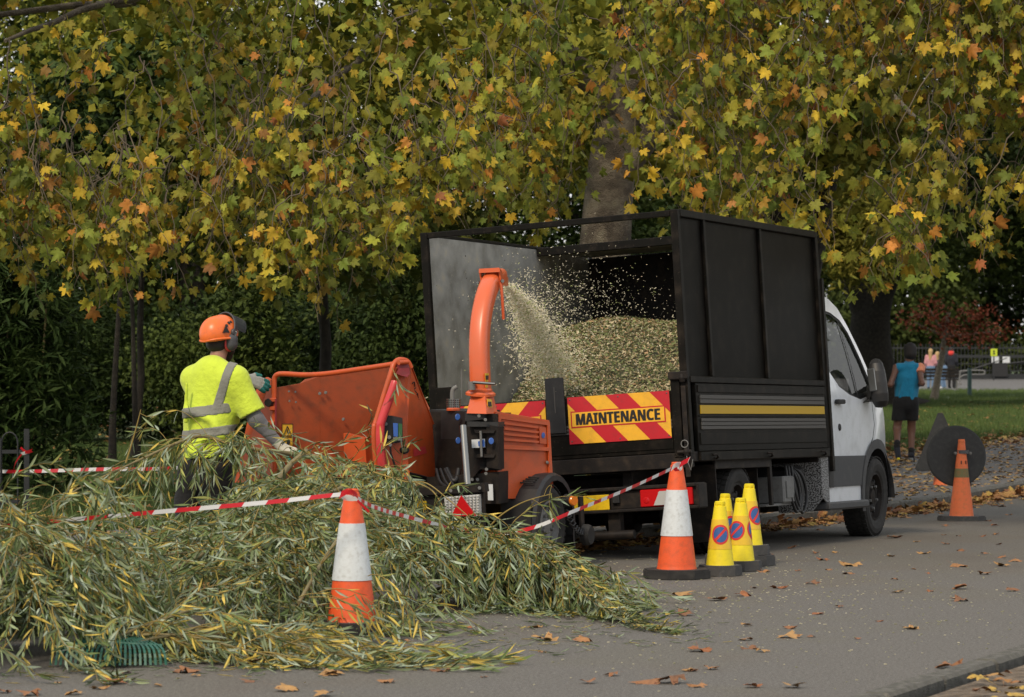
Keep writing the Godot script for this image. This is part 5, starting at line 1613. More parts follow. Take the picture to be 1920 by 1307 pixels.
	wtube(t, "aerial", M.dull_metal, [Vector3(-0.370, 1.234, -24.800), Vector3(-0.374, 1.454, -24.800)], 0.003, 5, false)
	wdisc(t, "orange_cap", M.orange_paint, Vector3(-0.426, 1.155, -24.400), 0.05, 0.02, Vector3.UP)
	# -- spout
	var sb := MB.new()
	var lowq := [Vector3(-0.324, 1.143, -24.000), Vector3(-0.182, 1.141, -23.900), Vector3(-0.103, 1.141, -24.100), Vector3(-0.254, 1.142, -24.250)]
	var higq := [Vector3(-0.294, 1.271, -24.080), Vector3(-0.194, 1.272, -24.000), Vector3(-0.134, 1.271, -24.120), Vector3(-0.242, 1.273, -24.220)]
	for k in 4: sb.quad(lowq[k], lowq[(k + 1) % 4], higq[(k + 1) % 4], higq[k])
	part(t, "spout_foot", sb, M.chute_paint, true)
	wslab(t, "foot_sticker", M.sticker_yellow, [Vector3(-0.179, 1.246, -23.985), Vector3(-0.149, 1.241, -24.040), Vector3(-0.145, 1.184, -24.030), Vector3(-0.175, 1.185, -23.970)], Vector3(0.004, 0, 0.004))
	wslab(t, "foot_sticker_print", M.ink, [Vector3(-0.175, 1.227, -23.980), Vector3(-0.153, 1.226, -24.030), Vector3(-0.149, 1.192, -24.020), Vector3(-0.171, 1.193, -23.965)], Vector3(0.005, 0, 0.005))
	wdisc(t, "spout_flange", M.chute_paint, Vector3(-0.226, 1.271, -24.100), 0.108, 0.028, Vector3(0.04, 1, 0.1))
	wdisc(t, "spout_ring", M.chute_paint, Vector3(-0.226, 1.305, -24.100), 0.085, 0.02, Vector3(0.04, 1, 0.1))
	var cs := [Vector3(-0.222, 1.282, -24.100), Vector3(-0.230, 1.428, -24.100), Vector3(-0.234, 1.619, -24.120), Vector3(-0.226, 1.788, -24.170), Vector3(-0.200, 1.943, -24.260), Vector3(-0.166, 2.053, -24.380), Vector3(-0.129, 2.114, -24.550), Vector3(-0.098, 2.129, -24.680)]
	var path := spline(cs, 5)
	var sp := MB.new()
	# rounded box section, as the spout is folded sheet
	var prev := []
	var prevn := []
	for i in path.size():
		var tg: Vector3 = (path[mini(i + 1, path.size() - 1)] - path[maxi(i - 1, 0)]).normalized()
		var side := Vector3(0.92, 0, 0.38)
		side = (side - tg * side.dot(tg)).normalized()
		var up := side.cross(tg).normalized()
		var ring := []
		var rn := []
		for s in 20:
			var a := TAU * s / 20.0
			var q := Vector2(cos(a), sin(a))
			var m := pow(pow(absf(q.x), 3.2) + pow(absf(q.y), 3.2), -1.0 / 3.2)
			var hw := lerpf(0.07, 0.066, float(i) / path.size())
			ring.append(path[i] + (side * q.x + up * q.y) * m * hw)
			rn.append((side * pow(absf(q.x), 2.2) * signf(q.x) + up * pow(absf(q.y), 2.2) * signf(q.y)).normalized())
		if i > 0:
			for s in 20:
				var w := (s + 1) % 20
				sp.quadn(prev[s], ring[s], ring[w], prev[w], prevn[s], rn[s], rn[w], prevn[w])
		prev = ring; prevn = rn
	part(t, "spout", sp, M.chute_paint, true)
	wslab(t, "spout_sticker", M.sticker_yellow, [Vector3(-0.194, 1.429, -24.000), Vector3(-0.168, 1.428, -24.080), Vector3(-0.168, 1.325, -24.080), Vector3(-0.190, 1.326, -24.000)], Vector3(0.003, 0, 0.005))
	wslab(t, "spout_sticker_print", M.ink, [Vector3(-0.190, 1.413, -23.992), Vector3(-0.172, 1.413, -24.070), Vector3(-0.172, 1.382, -24.070), Vector3(-0.187, 1.383, -23.992)], Vector3(0.004, 0, 0.006))
	# deflector hood at the mouth: top and two cheeks
	wslab(t, "deflector", M.chute_paint, [Vector3(-0.241, 2.174, -24.450), Vector3(-0.093, 2.181, -24.400), Vector3(-0.036, 2.129, -24.850), Vector3(-0.182, 2.123, -24.950)], Vector3(0, 0.012, 0))
	wslab(t, "deflector_cheek", M.chute_paint, [Vector3(-0.101, 2.177, -24.400), Vector3(-0.085, 2.061, -24.420), Vector3(-0.039, 2.069, -24.850), Vector3(-0.039, 2.129, -24.850)], Vector3(0.012, 0, 0.004))
	wslab(t, "deflector_cheek", M.chute_paint, [Vector3(-0.241, 2.174, -24.450), Vector3(-0.229, 2.086, -24.470), Vector3(-0.182, 2.063, -24.930), Vector3(-0.182, 2.123, -24.950)], Vector3(0.012, 0, 0.004))
	wslab(t, "deflector_front", M.chute_paint, [Vector3(-0.241, 2.182, -24.440), Vector3(-0.089, 2.188, -24.390), Vector3(-0.089, 2.161, -24.390), Vector3(-0.241, 2.155, -24.440)], Vector3(0, 0, 0.012))
	wtube(t, "deflector_lever", M.orange_paint, [Vector3(-0.081, 2.091, -24.380), Vector3(-0.070, 1.967, -24.360), Vector3(-0.062, 1.817, -24.360)], 0.011, 8)
	wdisc(t, "pivot_bolt", M.chrome, Vector3(-0.073, 2.095, -24.370), 0.014, 0.02, Vector3(0.3, 0, 1))
	wdisc(t, "pivot_bolt", M.chrome, Vector3(-0.240, 2.085, -24.430), 0.012, 0.02, Vector3(-0.6, 0, 1))
	wtube(t, "clamp_boss", M.dull_metal, [Vector3(-0.286, 1.310, -24.000), Vector3(-0.290, 1.371, -24.000)], 0.026, 12, false)
	wtube(t, "clamp_lever", M.chrome, [Vector3(-0.274, 1.364, -23.970), Vector3(-0.118, 1.353, -23.900)], 0.011, 8, false)
	# -- hopper: inner wall, outer near wall, rails
	var inn := Vector3(-0.01, 0.0, -0.03)
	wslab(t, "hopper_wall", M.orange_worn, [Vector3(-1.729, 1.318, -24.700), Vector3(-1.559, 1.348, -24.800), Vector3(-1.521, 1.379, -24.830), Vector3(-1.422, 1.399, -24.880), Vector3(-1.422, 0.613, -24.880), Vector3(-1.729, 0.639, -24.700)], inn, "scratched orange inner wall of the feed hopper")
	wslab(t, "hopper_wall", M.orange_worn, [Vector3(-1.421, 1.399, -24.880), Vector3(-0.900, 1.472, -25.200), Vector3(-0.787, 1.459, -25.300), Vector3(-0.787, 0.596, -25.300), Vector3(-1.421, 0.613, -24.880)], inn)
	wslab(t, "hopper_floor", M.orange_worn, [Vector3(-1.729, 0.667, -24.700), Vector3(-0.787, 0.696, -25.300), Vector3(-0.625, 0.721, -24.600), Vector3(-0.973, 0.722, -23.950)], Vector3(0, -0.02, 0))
	wslab(t, "feed_lip", M.orange_paint, [Vector3(-1.239, 0.984, -24.700), Vector3(-1.076, 0.949, -24.550), Vector3(-1.060, 0.723, -24.550), Vector3(-1.231, 0.718, -24.700)], Vector3(0.03, 0, -0.1))
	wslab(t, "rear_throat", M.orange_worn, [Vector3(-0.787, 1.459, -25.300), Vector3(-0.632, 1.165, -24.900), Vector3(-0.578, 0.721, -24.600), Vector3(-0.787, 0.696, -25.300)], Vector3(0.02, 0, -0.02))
	var outw := Vector3(0.0, 0, -0.025)
	var near := wslab(t, "hopper_side", M.orange_paint, [Vector3(-0.820, 1.467, -23.920), Vector3(-0.769, 1.467, -23.980), Vector3(-0.766, 1.257, -24.000), Vector3(-0.747, 1.048, -24.000), Vector3(-0.739, 0.728, -24.000), Vector3(-0.807, 0.736, -23.970), Vector3(-0.971, 0.792, -23.900), Vector3(-0.964, 1.080, -23.900)], outw, "orange outer side of the feed hopper")
	wslab(t, "hopper_side", M.orange_paint, [Vector3(-0.769, 1.467, -23.980), Vector3(-0.721, 1.470, -24.020), Vector3(-0.578, 1.061, -24.420), Vector3(-0.567, 0.882, -24.450), Vector3(-0.560, 0.726, -24.480), Vector3(-0.563, 0.660, -24.480), Vector3(-0.739, 0.728, -24.000), Vector3(-0.747, 1.048, -24.000), Vector3(-0.766, 1.257, -24.000)], outw)
	wslab(t, "hopper_edge", M.orange_paint, [Vector3(-0.732, 1.489, -24.020), Vector3(-0.713, 1.474, -24.020), Vector3(-0.566, 1.057, -24.430), Vector3(-0.578, 1.049, -24.430)], Vector3(0.0, 0.0, -0.06))
	wslab(t, "hopper_foot", M.orange_paint, [Vector3(-0.773, 0.744, -23.980), Vector3(-0.731, 0.728, -23.980), Vector3(-0.738, 0.648, -23.980), Vector3(-0.765, 0.652, -23.980)], Vector3(0, 0, -0.06))
	wslab(t, "hopper_underside", M.black_steel, [Vector3(-0.732, 0.719, -24.020), Vector3(-0.567, 0.657, -24.460), Vector3(-0.596, 0.632, -24.400), Vector3(-0.725, 0.646, -24.050)], Vector3(0, 0, -0.2))
	wtube(t, "hopper_rail", M.orange_paint, [Vector3(-1.747, 0.679, -24.680), Vector3(-1.747, 1.032, -24.680), Vector3(-1.747, 1.338, -24.680), Vector3(-1.743, 1.392, -24.680), Vector3(-1.719, 1.416, -24.670), Vector3(-1.663, 1.420, -24.650), Vector3(-1.521, 1.413, -24.570), Vector3(-1.359, 1.421, -24.470), Vector3(-1.116, 1.454, -24.250), Vector3(-0.875, 1.490, -23.980), Vector3(-0.828, 1.501, -23.930)], 0.019, 10)
	wtube(t, "hopper_rail", M.orange_paint, [Vector3(-0.724, 1.467, -24.020), Vector3(-0.750, 1.512, -24.000), Vector3(-0.798, 1.524, -23.950), Vector3(-0.835, 1.501, -23.920), Vector3(-0.861, 1.429, -23.900), Vector3(-0.962, 1.096, -23.870), Vector3(-0.977, 1.051, -23.860), Vector3(-0.977, 0.937, -23.860), Vector3(-0.962, 0.732, -23.870)], 0.021, 10)
	wtube(t, "control_bar", M.red_paint, [Vector3(-0.828, 1.369, -23.830), Vector3(-0.843, 1.324, -23.820), Vector3(-0.922, 1.101, -23.800), Vector3(-0.933, 1.045, -23.800), Vector3(-0.933, 0.920, -23.800), Vector3(-0.919, 0.749, -23.820)], 0.031, 12)
	wslab(t, "bar_clamp", M.dark_red, [Vector3(-0.826, 1.430, -23.860), Vector3(-0.803, 1.467, -23.860), Vector3(-0.732, 1.467, -23.900), Vector3(-0.725, 1.429, -23.900), Vector3(-0.743, 1.403, -23.880), Vector3(-0.788, 1.414, -23.860)], Vector3(0.0, 0, -0.09))
	wslab(t, "bar_clamp_top", M.dark_red, [Vector3(-0.819, 1.494, -23.880), Vector3(-0.741, 1.501, -23.930), Vector3(-0.725, 1.459, -23.930), Vector3(-0.815, 1.460, -23.880)], Vector3(0, 0, -0.06))
	wtube(t, "bar_clamp_roll", M.orange_paint, [Vector3(-0.803, 1.505, -23.850), Vector3(-0.744, 1.509, -23.920)], 0.016, 10, false)
	# control box
	var cb := wslab(t, "control_box", M.black_plastic, [Vector3(-0.931, 1.135, -23.840), Vector3(-0.848, 1.127, -23.840), Vector3(-0.781, 1.111, -23.870), Vector3(-0.777, 0.941, -23.870), Vector3(-0.851, 0.930, -23.840), Vector3(-0.923, 0.938, -23.840)], Vector3(0.0, 0, -0.08))
	wslab(cb, "screen_blue", M.sticker_blue, [Vector3(-0.844, 1.078, -23.832), Vector3(-0.810, 1.074, -23.845), Vector3(-0.810, 0.979, -23.845), Vector3(-0.840, 0.983, -23.832)], Vector3(0, 0, -0.006))
	wslab(cb, "screen_green", M.sticker_green, [Vector3(-0.806, 1.074, -23.846), Vector3(-0.780, 1.070, -23.860), Vector3(-0.780, 0.983, -23.860), Vector3(-0.806, 0.979, -23.846)], Vector3(0, 0, -0.006))
	wslab(cb, "screen_strip", M.dull_metal, [Vector3(-0.844, 0.976, -23.832), Vector3(-0.780, 0.975, -23.860), Vector3(-0.780, 0.952, -23.860), Vector3(-0.840, 0.953, -23.832)], Vector3(0, 0, -0.005))
	for q in [Vector3(-0.896, 1.070, -23.830), Vector3(-0.870, 0.976, -23.830), Vector3(-0.864, 0.922, -23.860), Vector3(-0.916, 0.802, -23.840), Vector3(-0.904, 1.135, -23.830)]: wdisc(t, "bolt", M.dull_metal, q, 0.014, 0.02, Vector3(0, 0, 1))
	wtube(t, "box_cable", M.black_plastic, [Vector3(-0.863, 0.922, -23.850), Vector3(-0.860, 0.861, -23.860), Vector3(-0.841, 0.800, -23.880), Vector3(-0.827, 0.746, -23.900)], 0.008, 6)
	wdisc(t, "rubber_grommet", M.rubber, Vector3(-0.769, 0.880, -23.985), 0.036, 0.014, Vector3(0.2, 0, 1), 0.75)
	wdisc(t, "grommet_centre", M.cone_band_green, Vector3(-0.769, 0.881, -23.970), 0.022, 0.012, Vector3(0.2, 0, 1), 0.75)
	# slanting maker's decal along the edge: black outlined letter strokes
	var da := Vector3(-0.699, 1.367, -24.060)
	var db := Vector3(-0.608, 0.992, -24.400)
	var ac := Vector3(-0.736, 1.337, -24.040) - Vector3(-0.699, 1.367, -24.060)
	for k in 9:
		var u := k / 9.0
		var p0 := da.lerp(db, u) + Vector3(0, 0, 0.006)
		var p1 := da.lerp(db, u + 0.085) + Vector3(0, 0, 0.006)
		for s in [[p0, p0 + ac * 0.9], [p0 + ac * 0.9, p1 + ac * 0.75], [p0 + ac * (0.45 if k % 2 else 0.0), p1 + ac * 0.1]]:
			wtube(t, "decal_stroke", M.ink, [s[0], s[1]], 0.0042, 4, false)
	wslab(t, "faded_sticker", M.red_paint, [Vector3(-0.707, 0.885, -24.085), Vector3(-0.596, 0.907, -24.390), Vector3(-0.596, 0.853, -24.390), Vector3(-0.704, 0.831, -24.095)], Vector3(0.0, 0, 0.002))
	# folded wing of the hopper with hinges, latch knob and bolts
	wslab(t, "hopper_wing", M.orange_paint, [Vector3(-1.909, 1.279, -24.950), Vector3(-1.868, 1.374, -24.930), Vector3(-1.818, 1.394, -24.900), Vector3(-1.784, 1.375, -24.860), Vector3(-1.767, 0.636, -24.800), Vector3(-2.072, 0.604, -25.100), Vector3(-1.988, 0.944, -25.050), Vector3(-1.942, 1.184, -24.970)], Vector3(0.01, 0, -0.025), "orange folding wing of the feed hopper")
	for q in [Vector3(-1.754, 1.228, -24.660), Vector3(-1.754, 1.166, -24.660), Vector3(-1.765, 1.060, -24.660), Vector3(-1.754, 0.993, -24.660)]:
		var hb := MB.new()
		hb.box(q, Vector3(0.05, 0.03, 0.05), Basis.IDENTITY, 0.005)
		part(t, "hinge", hb, M.orange_paint, true)
	wtube(t, "hinge_pin", M.dark_red, [Vector3(-1.732, 1.236, -24.630), Vector3(-1.732, 0.974, -24.630)], 0.008, 6, false)
	wdisc(t, "latch_knob", M.black_plastic, Vector3(-1.775, 1.208, -24.680), 0.032, 0.05, Vector3(-0.35, 0.0, 1))
	for q in [Vector3(-1.640, 1.290, -24.720), Vector3(-1.595, 1.286, -24.750), Vector3(-1.636, 1.219, -24.720), Vector3(-1.591, 1.211, -24.750)]: wdisc(t, "bolt", M.dull_metal, q, 0.0075, 0.008, Vector3(-0.3, 0, 1))
	for q in [Vector3(-1.420, 1.273, -24.850), Vector3(-1.378, 1.280, -24.880), Vector3(-1.251, 1.081, -24.950)]: wdisc(t, "bolt", M.dull_metal, q, 0.012, 0.012, Vector3(-0.3, 0, 1))
	var ws := wslab(t, "warning_sticker", M.sticker_yellow, [Vector3(-1.687, 1.052, -24.660), Vector3(-1.612, 1.051, -24.710), Vector3(-1.612, 0.882, -24.710), Vector3(-1.687, 0.884, -24.660)], Vector3(0, 0, -0.004), "yellow warning sticker with black triangle")
	var wf := func(px: float, py: float) -> Vector3: return Vector3(-1.687, 1.052, -24.660).lerp(Vector3(-1.612, 1.051, -24.710), px).lerp(Vector3(-1.687, 0.884, -24.660).lerp(Vector3(-1.612, 0.882, -24.710), px), py) + Vector3(0, 0, 0.003)
	for s in [[[0.5, 0.1], [0.12, 0.52]], [[0.12, 0.52], [0.9, 0.52]], [[0.9, 0.52], [0.5, 0.1]]]: wtube(ws, "triangle_edge", M.ink, [wf.call(s[0][0], s[0][1]), wf.call(s[1][0], s[1][1])], 0.0035, 4, false)
	wtube(ws, "exclamation_mark", M.ink, [wf.call(0.5, 0.24), wf.call(0.5, 0.4)], 0.0035, 4, false)
	for s in [[[0.0, 0.0], [1.0, 0.0]], [[0.0, 0.58], [1.0, 0.58]], [[0.0, 0.0], [0.0, 1.0]], [[1.0, 0.0], [1.0, 1.0]]]: wtube(ws, "sticker_border", M.ink, [wf.call(s[0][0], s[0][1]), wf.call(s[1][0], s[1][1])], 0.002, 4, false)
	wdisc(ws, "hazard_print", M.ink, wf.call(0.5, 0.8), 0.022, 0.002, Vector3(-0.2, 0, 1))

# ---------- people ----------
func hand_bones(w: Vector3, d: Vector3, n: Vector3, thumb: float, curl: float, s := 1.0, fat := 0.0, only_tips := false) -> Array:
	# w wrist, d towards the fingers, n out of the palm, thumb +1/-1: side of the thumb
	d = d.normalized()
	n = (n - d * n.dot(d)).normalized()
	var x := d.cross(n) * thumb
	var o := []
	if not only_tips:
		o.append(bone(w - d * 0.02 * s, w + d * 0.01, 0.031 * s + fat, 0.033 * s + fat, n, 0.75))
		for k in 3: o.append(bone(w + d * 0.015 * s + x * (0.018 - 0.018 * k) * s, w + d * 0.088 * s + x * (0.024 - 0.024 * k) * s, 0.02 * s + fat, 0.0165 * s + fat))
	var lens := [0.072, 0.082, 0.076, 0.058]
	for k in 4:
		var p := w + d * (0.09 - 0.004 * absf(k - 1.2)) * s + x * (0.032 - 0.0215 * k) * s
		var dir := (d + x * (0.1 - 0.07 * k)).normalized()
		for j in 3:
			var a := curl * (0.5 + 0.35 * j)
			var nd := (dir * cos(a) + n * sin(a)).normalized()
			var q: Vector3 = p + nd * lens[k] * s * [0.45, 0.32, 0.25][j]
			if not only_tips or j > 0: o.append(bone(p, q, (0.0112 - 0.001 * j) * s + fat, (0.0104 - 0.001 * j) * s + fat))
			p = q
	var tp := w + d * 0.025 * s + x * 0.026 * s
	var t1 := tp + (d * 0.75 + x * 0.8 + n * 0.35).normalized() * 0.045 * s
	var t2 := t1 + (d + x * 0.25 + n * 0.4).normalized() * 0.036 * s
	if not only_tips: o.append(bone(tp, t1, 0.016 * s + fat, 0.0125 * s + fat))
	o.append(bone(t1, t2, 0.0122 * s + fat, 0.0105 * s + fat))
	return o

func shifted(bones: Array, by: Vector3, grow: float) -> Array:
	return bones.map(func(b): return [b[0] + by, b[1] + by, b[2] + grow, b[3] + grow, b[4], b[5]])

func make_worker() -> void:
	var face := Vector3(0.62, 0, -0.78).normalized()
	var base := Vector3(-2.2, 0, -24.2)
	var t := thing("person", "worker in hi-vis yellow shirt and orange helmet feeding the chipper", "person", base)
	var shl := Vector3(-2.309, 1.388, -24.330)
	var shr := Vector3(-1.982, 1.386, -24.100)
	var elr := Vector3(-1.838, 1.099, -24.080)
	var wrr := Vector3(-1.647, 0.897, -24.080)
	var ell := Vector3(-2.171, 1.221, -24.600)
	var wrl := Vector3(-1.958, 1.380, -24.720)
	var nb := Vector3(-2.141, 1.465, -24.220)
	var hc := Vector3(-2.107, 1.681, -24.270)
	var hip := Vector3(-2.213, 0.766, -24.200)
	var hl := hip - Vector3(0.085, 0, 0.04)
	var hr := hip + Vector3(0.085, 0, 0.04)
	var kl := Vector3(hl.x - 0.05, 0.5, hl.z - 0.05)
	var kr := Vector3(hr.x + 0.03, 0.5, hr.z - 0.07)
	var al := Vector3(hl.x - 0.08, 0.1, hl.z + 0.06)
	var ar := Vector3(hr.x + 0.05, 0.1, hr.z + 0.08)
	var torso := [bone(Vector3(-2.155, 1.381, -24.200), Vector3(-2.178, 1.158, -24.200), 0.165, 0.16, face, 0.66), bone(Vector3(-2.178, 1.158, -24.200), Vector3(-2.213, 0.813, -24.200), 0.16, 0.15, face, 0.7), bone(shl, shr, 0.06, 0.06)]
	var legs := [bone(hl, kl, 0.09, 0.06), bone(kl, al, 0.058, 0.042), bone(hr, kr, 0.09, 0.06), bone(kr, ar, 0.058, 0.042)]
	var head := [bone(hc + Vector3(0, 0.03, 0), hc + Vector3(0, -0.02, 0) + face * 0.02, 0.092, 0.082), bone(hc + face * 0.05 + Vector3(0, -0.05, 0), hc + face * 0.06 + Vector3(0, -0.085, 0), 0.05, 0.035), bone(hc + face * 0.095 + Vector3(0, -0.005, 0), hc + face * 0.115 + Vector3(0, -0.03, 0), 0.012, 0.016), bone(nb + Vector3(0, -0.02, 0), hc + Vector3(0, -0.06, 0), 0.064, 0.058)]
	var rgt := face.cross(Vector3.UP).normalized()
	for s in [-1.0, 1.0]: head.append(bone(hc + rgt * 0.088 * s, hc + rgt * 0.098 * s + Vector3(0, 0.02, 0), 0.018, 0.02))
	var arms := [bone(shr, elr, 0.055, 0.045), bone(elr, wrr, 0.044, 0.03), bone(shl, ell, 0.055, 0.045), bone(ell, wrl, 0.044, 0.03)]
	var hand_r := hand_bones(wrr, Vector3(-1.504, 0.844, -24.050) - wrr, Vector3(0.0, -0.85, -0.5), -1.0, 0.35, 1.02)
	var hand_l := hand_bones(wrl, Vector3(-1.806, 1.337, -24.740) - wrl, Vector3(0.15, -0.5, -0.85), 1.0, 0.6, 1.14)
	part(t, "body", body_mesh(torso + legs + head + arms + [bone(wrr, wrr.lerp(Vector3(-1.504, 0.844, -24.050), 0.5), 0.02, 0.014), bone(wrl, wrl.lerp(Vector3(-1.806, 1.337, -24.740), 0.5), 0.02, 0.014)], 0.014, 0.03), M.skin, true)
	# clothes
	var shirt := [bone(Vector3(-2.159, 1.370, -24.200), Vector3(-2.182, 1.139, -24.200), 0.19, 0.2, face, 0.62), bone(Vector3(-2.182, 1.139, -24.200), Vector3(-2.209, 0.717, -24.200), 0.2, 0.225, face, 0.64), bone(shl, nb + Vector3(-0.04, -0.07, 0), 0.075, 0.072), bone(shr, nb + Vector3(0.05, -0.075, 0), 0.083, 0.072), bone(shl.lerp(shr, 0.2) - Vector3(0, 0.05, 0), shl.lerp(shr, 0.8) - Vector3(0, 0.05, 0), 0.1, 0.1)]
	var sleeves := [bone(shr, shr.lerp(elr, 0.9), 0.084, 0.098), bone(shl, shl.lerp(ell, 1.0), 0.076, 0.085)]
	var hem := Vector3(-2.209, 0.820, -24.200)
	var sdir := (elr - shr).normalized()
	var ldir := (ell - shl).normalized()
	var s_end := shr.lerp(elr, 0.86)
	var l_end := shl.lerp(ell, 0.85)
	var cuts := [[hem, Vector3(0.05, -1, 0)], [s_end, sdir, 0.135], [l_end, ldir, 0.1]]
	# folds: soft ridges across the back and at the waist
	var folds := []
	for q in [[Vector3(-2.321, 1.161, -24.050), Vector3(-2.135, 1.085, -24.020)], [Vector3(-2.288, 0.933, -24.020), Vector3(-2.057, 0.990, -24.000)], [Vector3(-2.353, 0.911, -24.100), Vector3(-2.243, 0.826, -24.030)], [Vector3(-2.032, 1.312, -24.150), Vector3(-1.980, 1.082, -24.180)], [Vector3(-2.332, 1.352, -24.080), Vector3(-2.339, 1.084, -24.080)], [Vector3(-2.114, 1.048, -24.000), Vector3(-1.989, 0.873, -24.100)]]: folds.append(bone(q[0], q[1], 0.011, 0.016))
	part(t, "t_shirt", body_mesh(shirt + sleeves + folds, 0.011, 0.075, cuts), M.hi_vis, true)
	var slope := Vector3(-0.13, 1, 0).normalized()
	for q in [[Vector3(-2.209, 1.158, -24.200), 0.038], [Vector3(-2.209, 1.001, -24.200), 0.034]]:
		part(t, "reflective_band", body_mesh(shifted(shirt, Vector3.ZERO, 0.007) + shifted(folds, Vector3.ZERO, 0.006), 0.011, 0.075, [[q[0] + slope * q[1], slope], [q[0] - slope * q[1], -slope]]), M.hi_vis_band, true)
	var lat := Vector3(1, -0.32, 0.1).normalized()
	var bc := Vector3(-2.059, 1.293, -24.200)
	part(t, "reflective_band", body_mesh(shifted(shirt + sleeves, Vector3.ZERO, 0.009), 0.011, 0.075, [[bc + lat * 0.034, lat], [bc - lat * 0.034, -lat], [Vector3(-2.209, 1.151, -24.200), -slope]]), M.hi_vis_band, true)
	part(t, "undershirt_sleeve", body_mesh([bone(shr.lerp(elr, 0.6), elr, 0.06, 0.053), bone(elr, wrr, 0.053, 0.037), bone(elr + Vector3(0.01, 0.0, 0.02), elr.lerp(wrr, 0.2), 0.05, 0.046)], 0.009, 0.03, [[wrr, (wrr - elr).normalized()]]), M.grey_sleeve, true)
	part(t, "undershirt_sleeve", body_mesh([bone(shl.lerp(ell, 0.6), ell, 0.058, 0.052), bone(ell, wrl, 0.052, 0.036)], 0.011, 0.03, [[wrl, (wrl - ell).normalized()]]), M.grey_sleeve, true)
	part(t, "trousers", body_mesh(shifted(legs, Vector3.ZERO, 0.025) + [bone(hip + Vector3(0, -0.02, 0), hip - Vector3(0, 0.05, 0), 0.15, 0.15, face, 0.75)], 0.016, 0.05), M.black_cloth, true)
	for a in [al, ar]:
		part(t, "boot", body_mesh([bone(a + Vector3(0, 0.12, 0), a - Vector3(0, 0.04, 0), 0.06, 0.05), bone(a - Vector3(0, 0.05, 0) - face * 0.05, a - Vector3(0, 0.055, 0) + face * 0.16, 0.045, 0.045)], 0.014, 0.03, [[Vector3(0, 0.005, 0), Vector3.DOWN]]), M.black_steel, true)
	for h in [[hand_r, wrr, wrr - elr, Vector3(0.0, -0.85, -0.5), -1.0, 0.35, Vector3(-1.504, 0.844, -24.050), 1.02], [hand_l, wrl, wrl - ell, Vector3(0.15, -0.5, -0.85), 1.0, 0.6, Vector3(-1.806, 1.337, -24.740), 1.14]]:
		var dd: Vector3 = h[2].normalized()
		var g := part(t, "glove", body_mesh(h[0] + [bone(h[1] - dd * 0.065, h[1], 0.042, 0.036)], 0.0045, 0.012, [[h[1] - dd * 0.06, -dd]]), M.glove_knit, true)
		var coat := body_mesh(shifted(h[0].slice(1), (h[3] as Vector3).normalized() * 0.0035, 0.0) + hand_bones(h[1], h[6] - h[1], h[3], h[4], h[5], h[7], 0.0022, true), 0.0045, 0.01)
		part(g, "rubber_coating", coat, M.glove_teal, true)
	var ring := []
	for k in 21:
		var a := TAU * k / 20.0
		ring.append(nb + Vector3(cos(a) * 0.083, 0.006 + cos(a) * -0.012 - sin(a) * 0.012, sin(a) * 0.078))
	wtube(t, "collar", M.hi_vis, ring, 0.013, 8, false)
	# hair and beard
	part(t, "hair", body_mesh([bone(hc + Vector3(0, 0.02, 0) - face * 0.02, hc - face * 0.03 + Vector3(0, -0.045, 0), 0.095, 0.07)], 0.009, 0.02), M.hair, true)
	part(t, "beard", body_mesh([bone(hc + face * 0.055 + Vector3(0, -0.07, 0), hc + face * 0.075 + Vector3(0, -0.125, 0), 0.056, 0.04), bone(hc + face * 0.02 + rgt * 0.07 + Vector3(0, -0.04, 0), hc + face * 0.06 + rgt * 0.04 + Vector3(0, -0.09, 0), 0.025, 0.035)], 0.009, 0.02), M.hair, true)
	# helmet
	var tilt := (Vector3.UP * 0.96 - face * 0.16).normalized()
	var hh := hc + Vector3(-0.005, 0.03, 0)
	var dome := [bone(hh - face * 0.035, hh + face * 0.02 + Vector3(0, 0.012, 0), 0.13, 0.128, rgt, 0.9)]
	var rim_at := hh - Vector3(0, 0.035, 0)
	var helmet := part(t, "helmet", body_mesh(dome + [bone(hh - face * 0.1 - Vector3(0, 0.03, 0), hh - face * 0.05, 0.055, 0.05), bone(hh + face * 0.1 + Vector3(0, 0.0, 0), hh + face * 0.155 - Vector3(0, 0.005, 0), 0.05, 0.018, Vector3.UP, 0.5)], 0.007, 0.03, [[rim_at, -tilt]]), M.helmet_orange, true)
	var rt := []
	for k in 25:
		var a := TAU * k / 24.0
		var q := face * (cos(a) * 0.148 - 0.01) + rgt * sin(a) * 0.12
		rt.append(rim_at + q - tilt * q.dot(tilt) + tilt * 0.006 + Vector3(0, 0.02 * maxf(sin(a), 0.0) * absf(cos(a)), 0))
	wtube(helmet, "helmet_rim", M.helmet_orange, rt, 0.009, 8, false)
	for k in 4:
		var a := 0.15 + k * 0.26
		var dv := (rgt * 0.72 + face * (0.42 - k * 0.22) + Vector3.UP * (0.72 - 0.12 * k * k * 0.3)).normalized()
		wdisc(helmet, "vent_slot", M.interior, hh + face * -0.005 + dv * 0.1265, 0.012, 0.006, dv)
	var sv := (rgt * 0.85 - face * 0.42 + Vector3.UP * 0.12).normalized()
	wslab(helmet, "side_vent", M.black_plastic, [hh + sv * 0.137 + Vector3(0, 0.045, 0), hh + sv * 0.139 + face * 0.035 - Vector3(0, 0.008, 0), hh + sv * 0.139 - face * 0.032 - Vector3(0, 0.008, 0)], sv * -0.02)
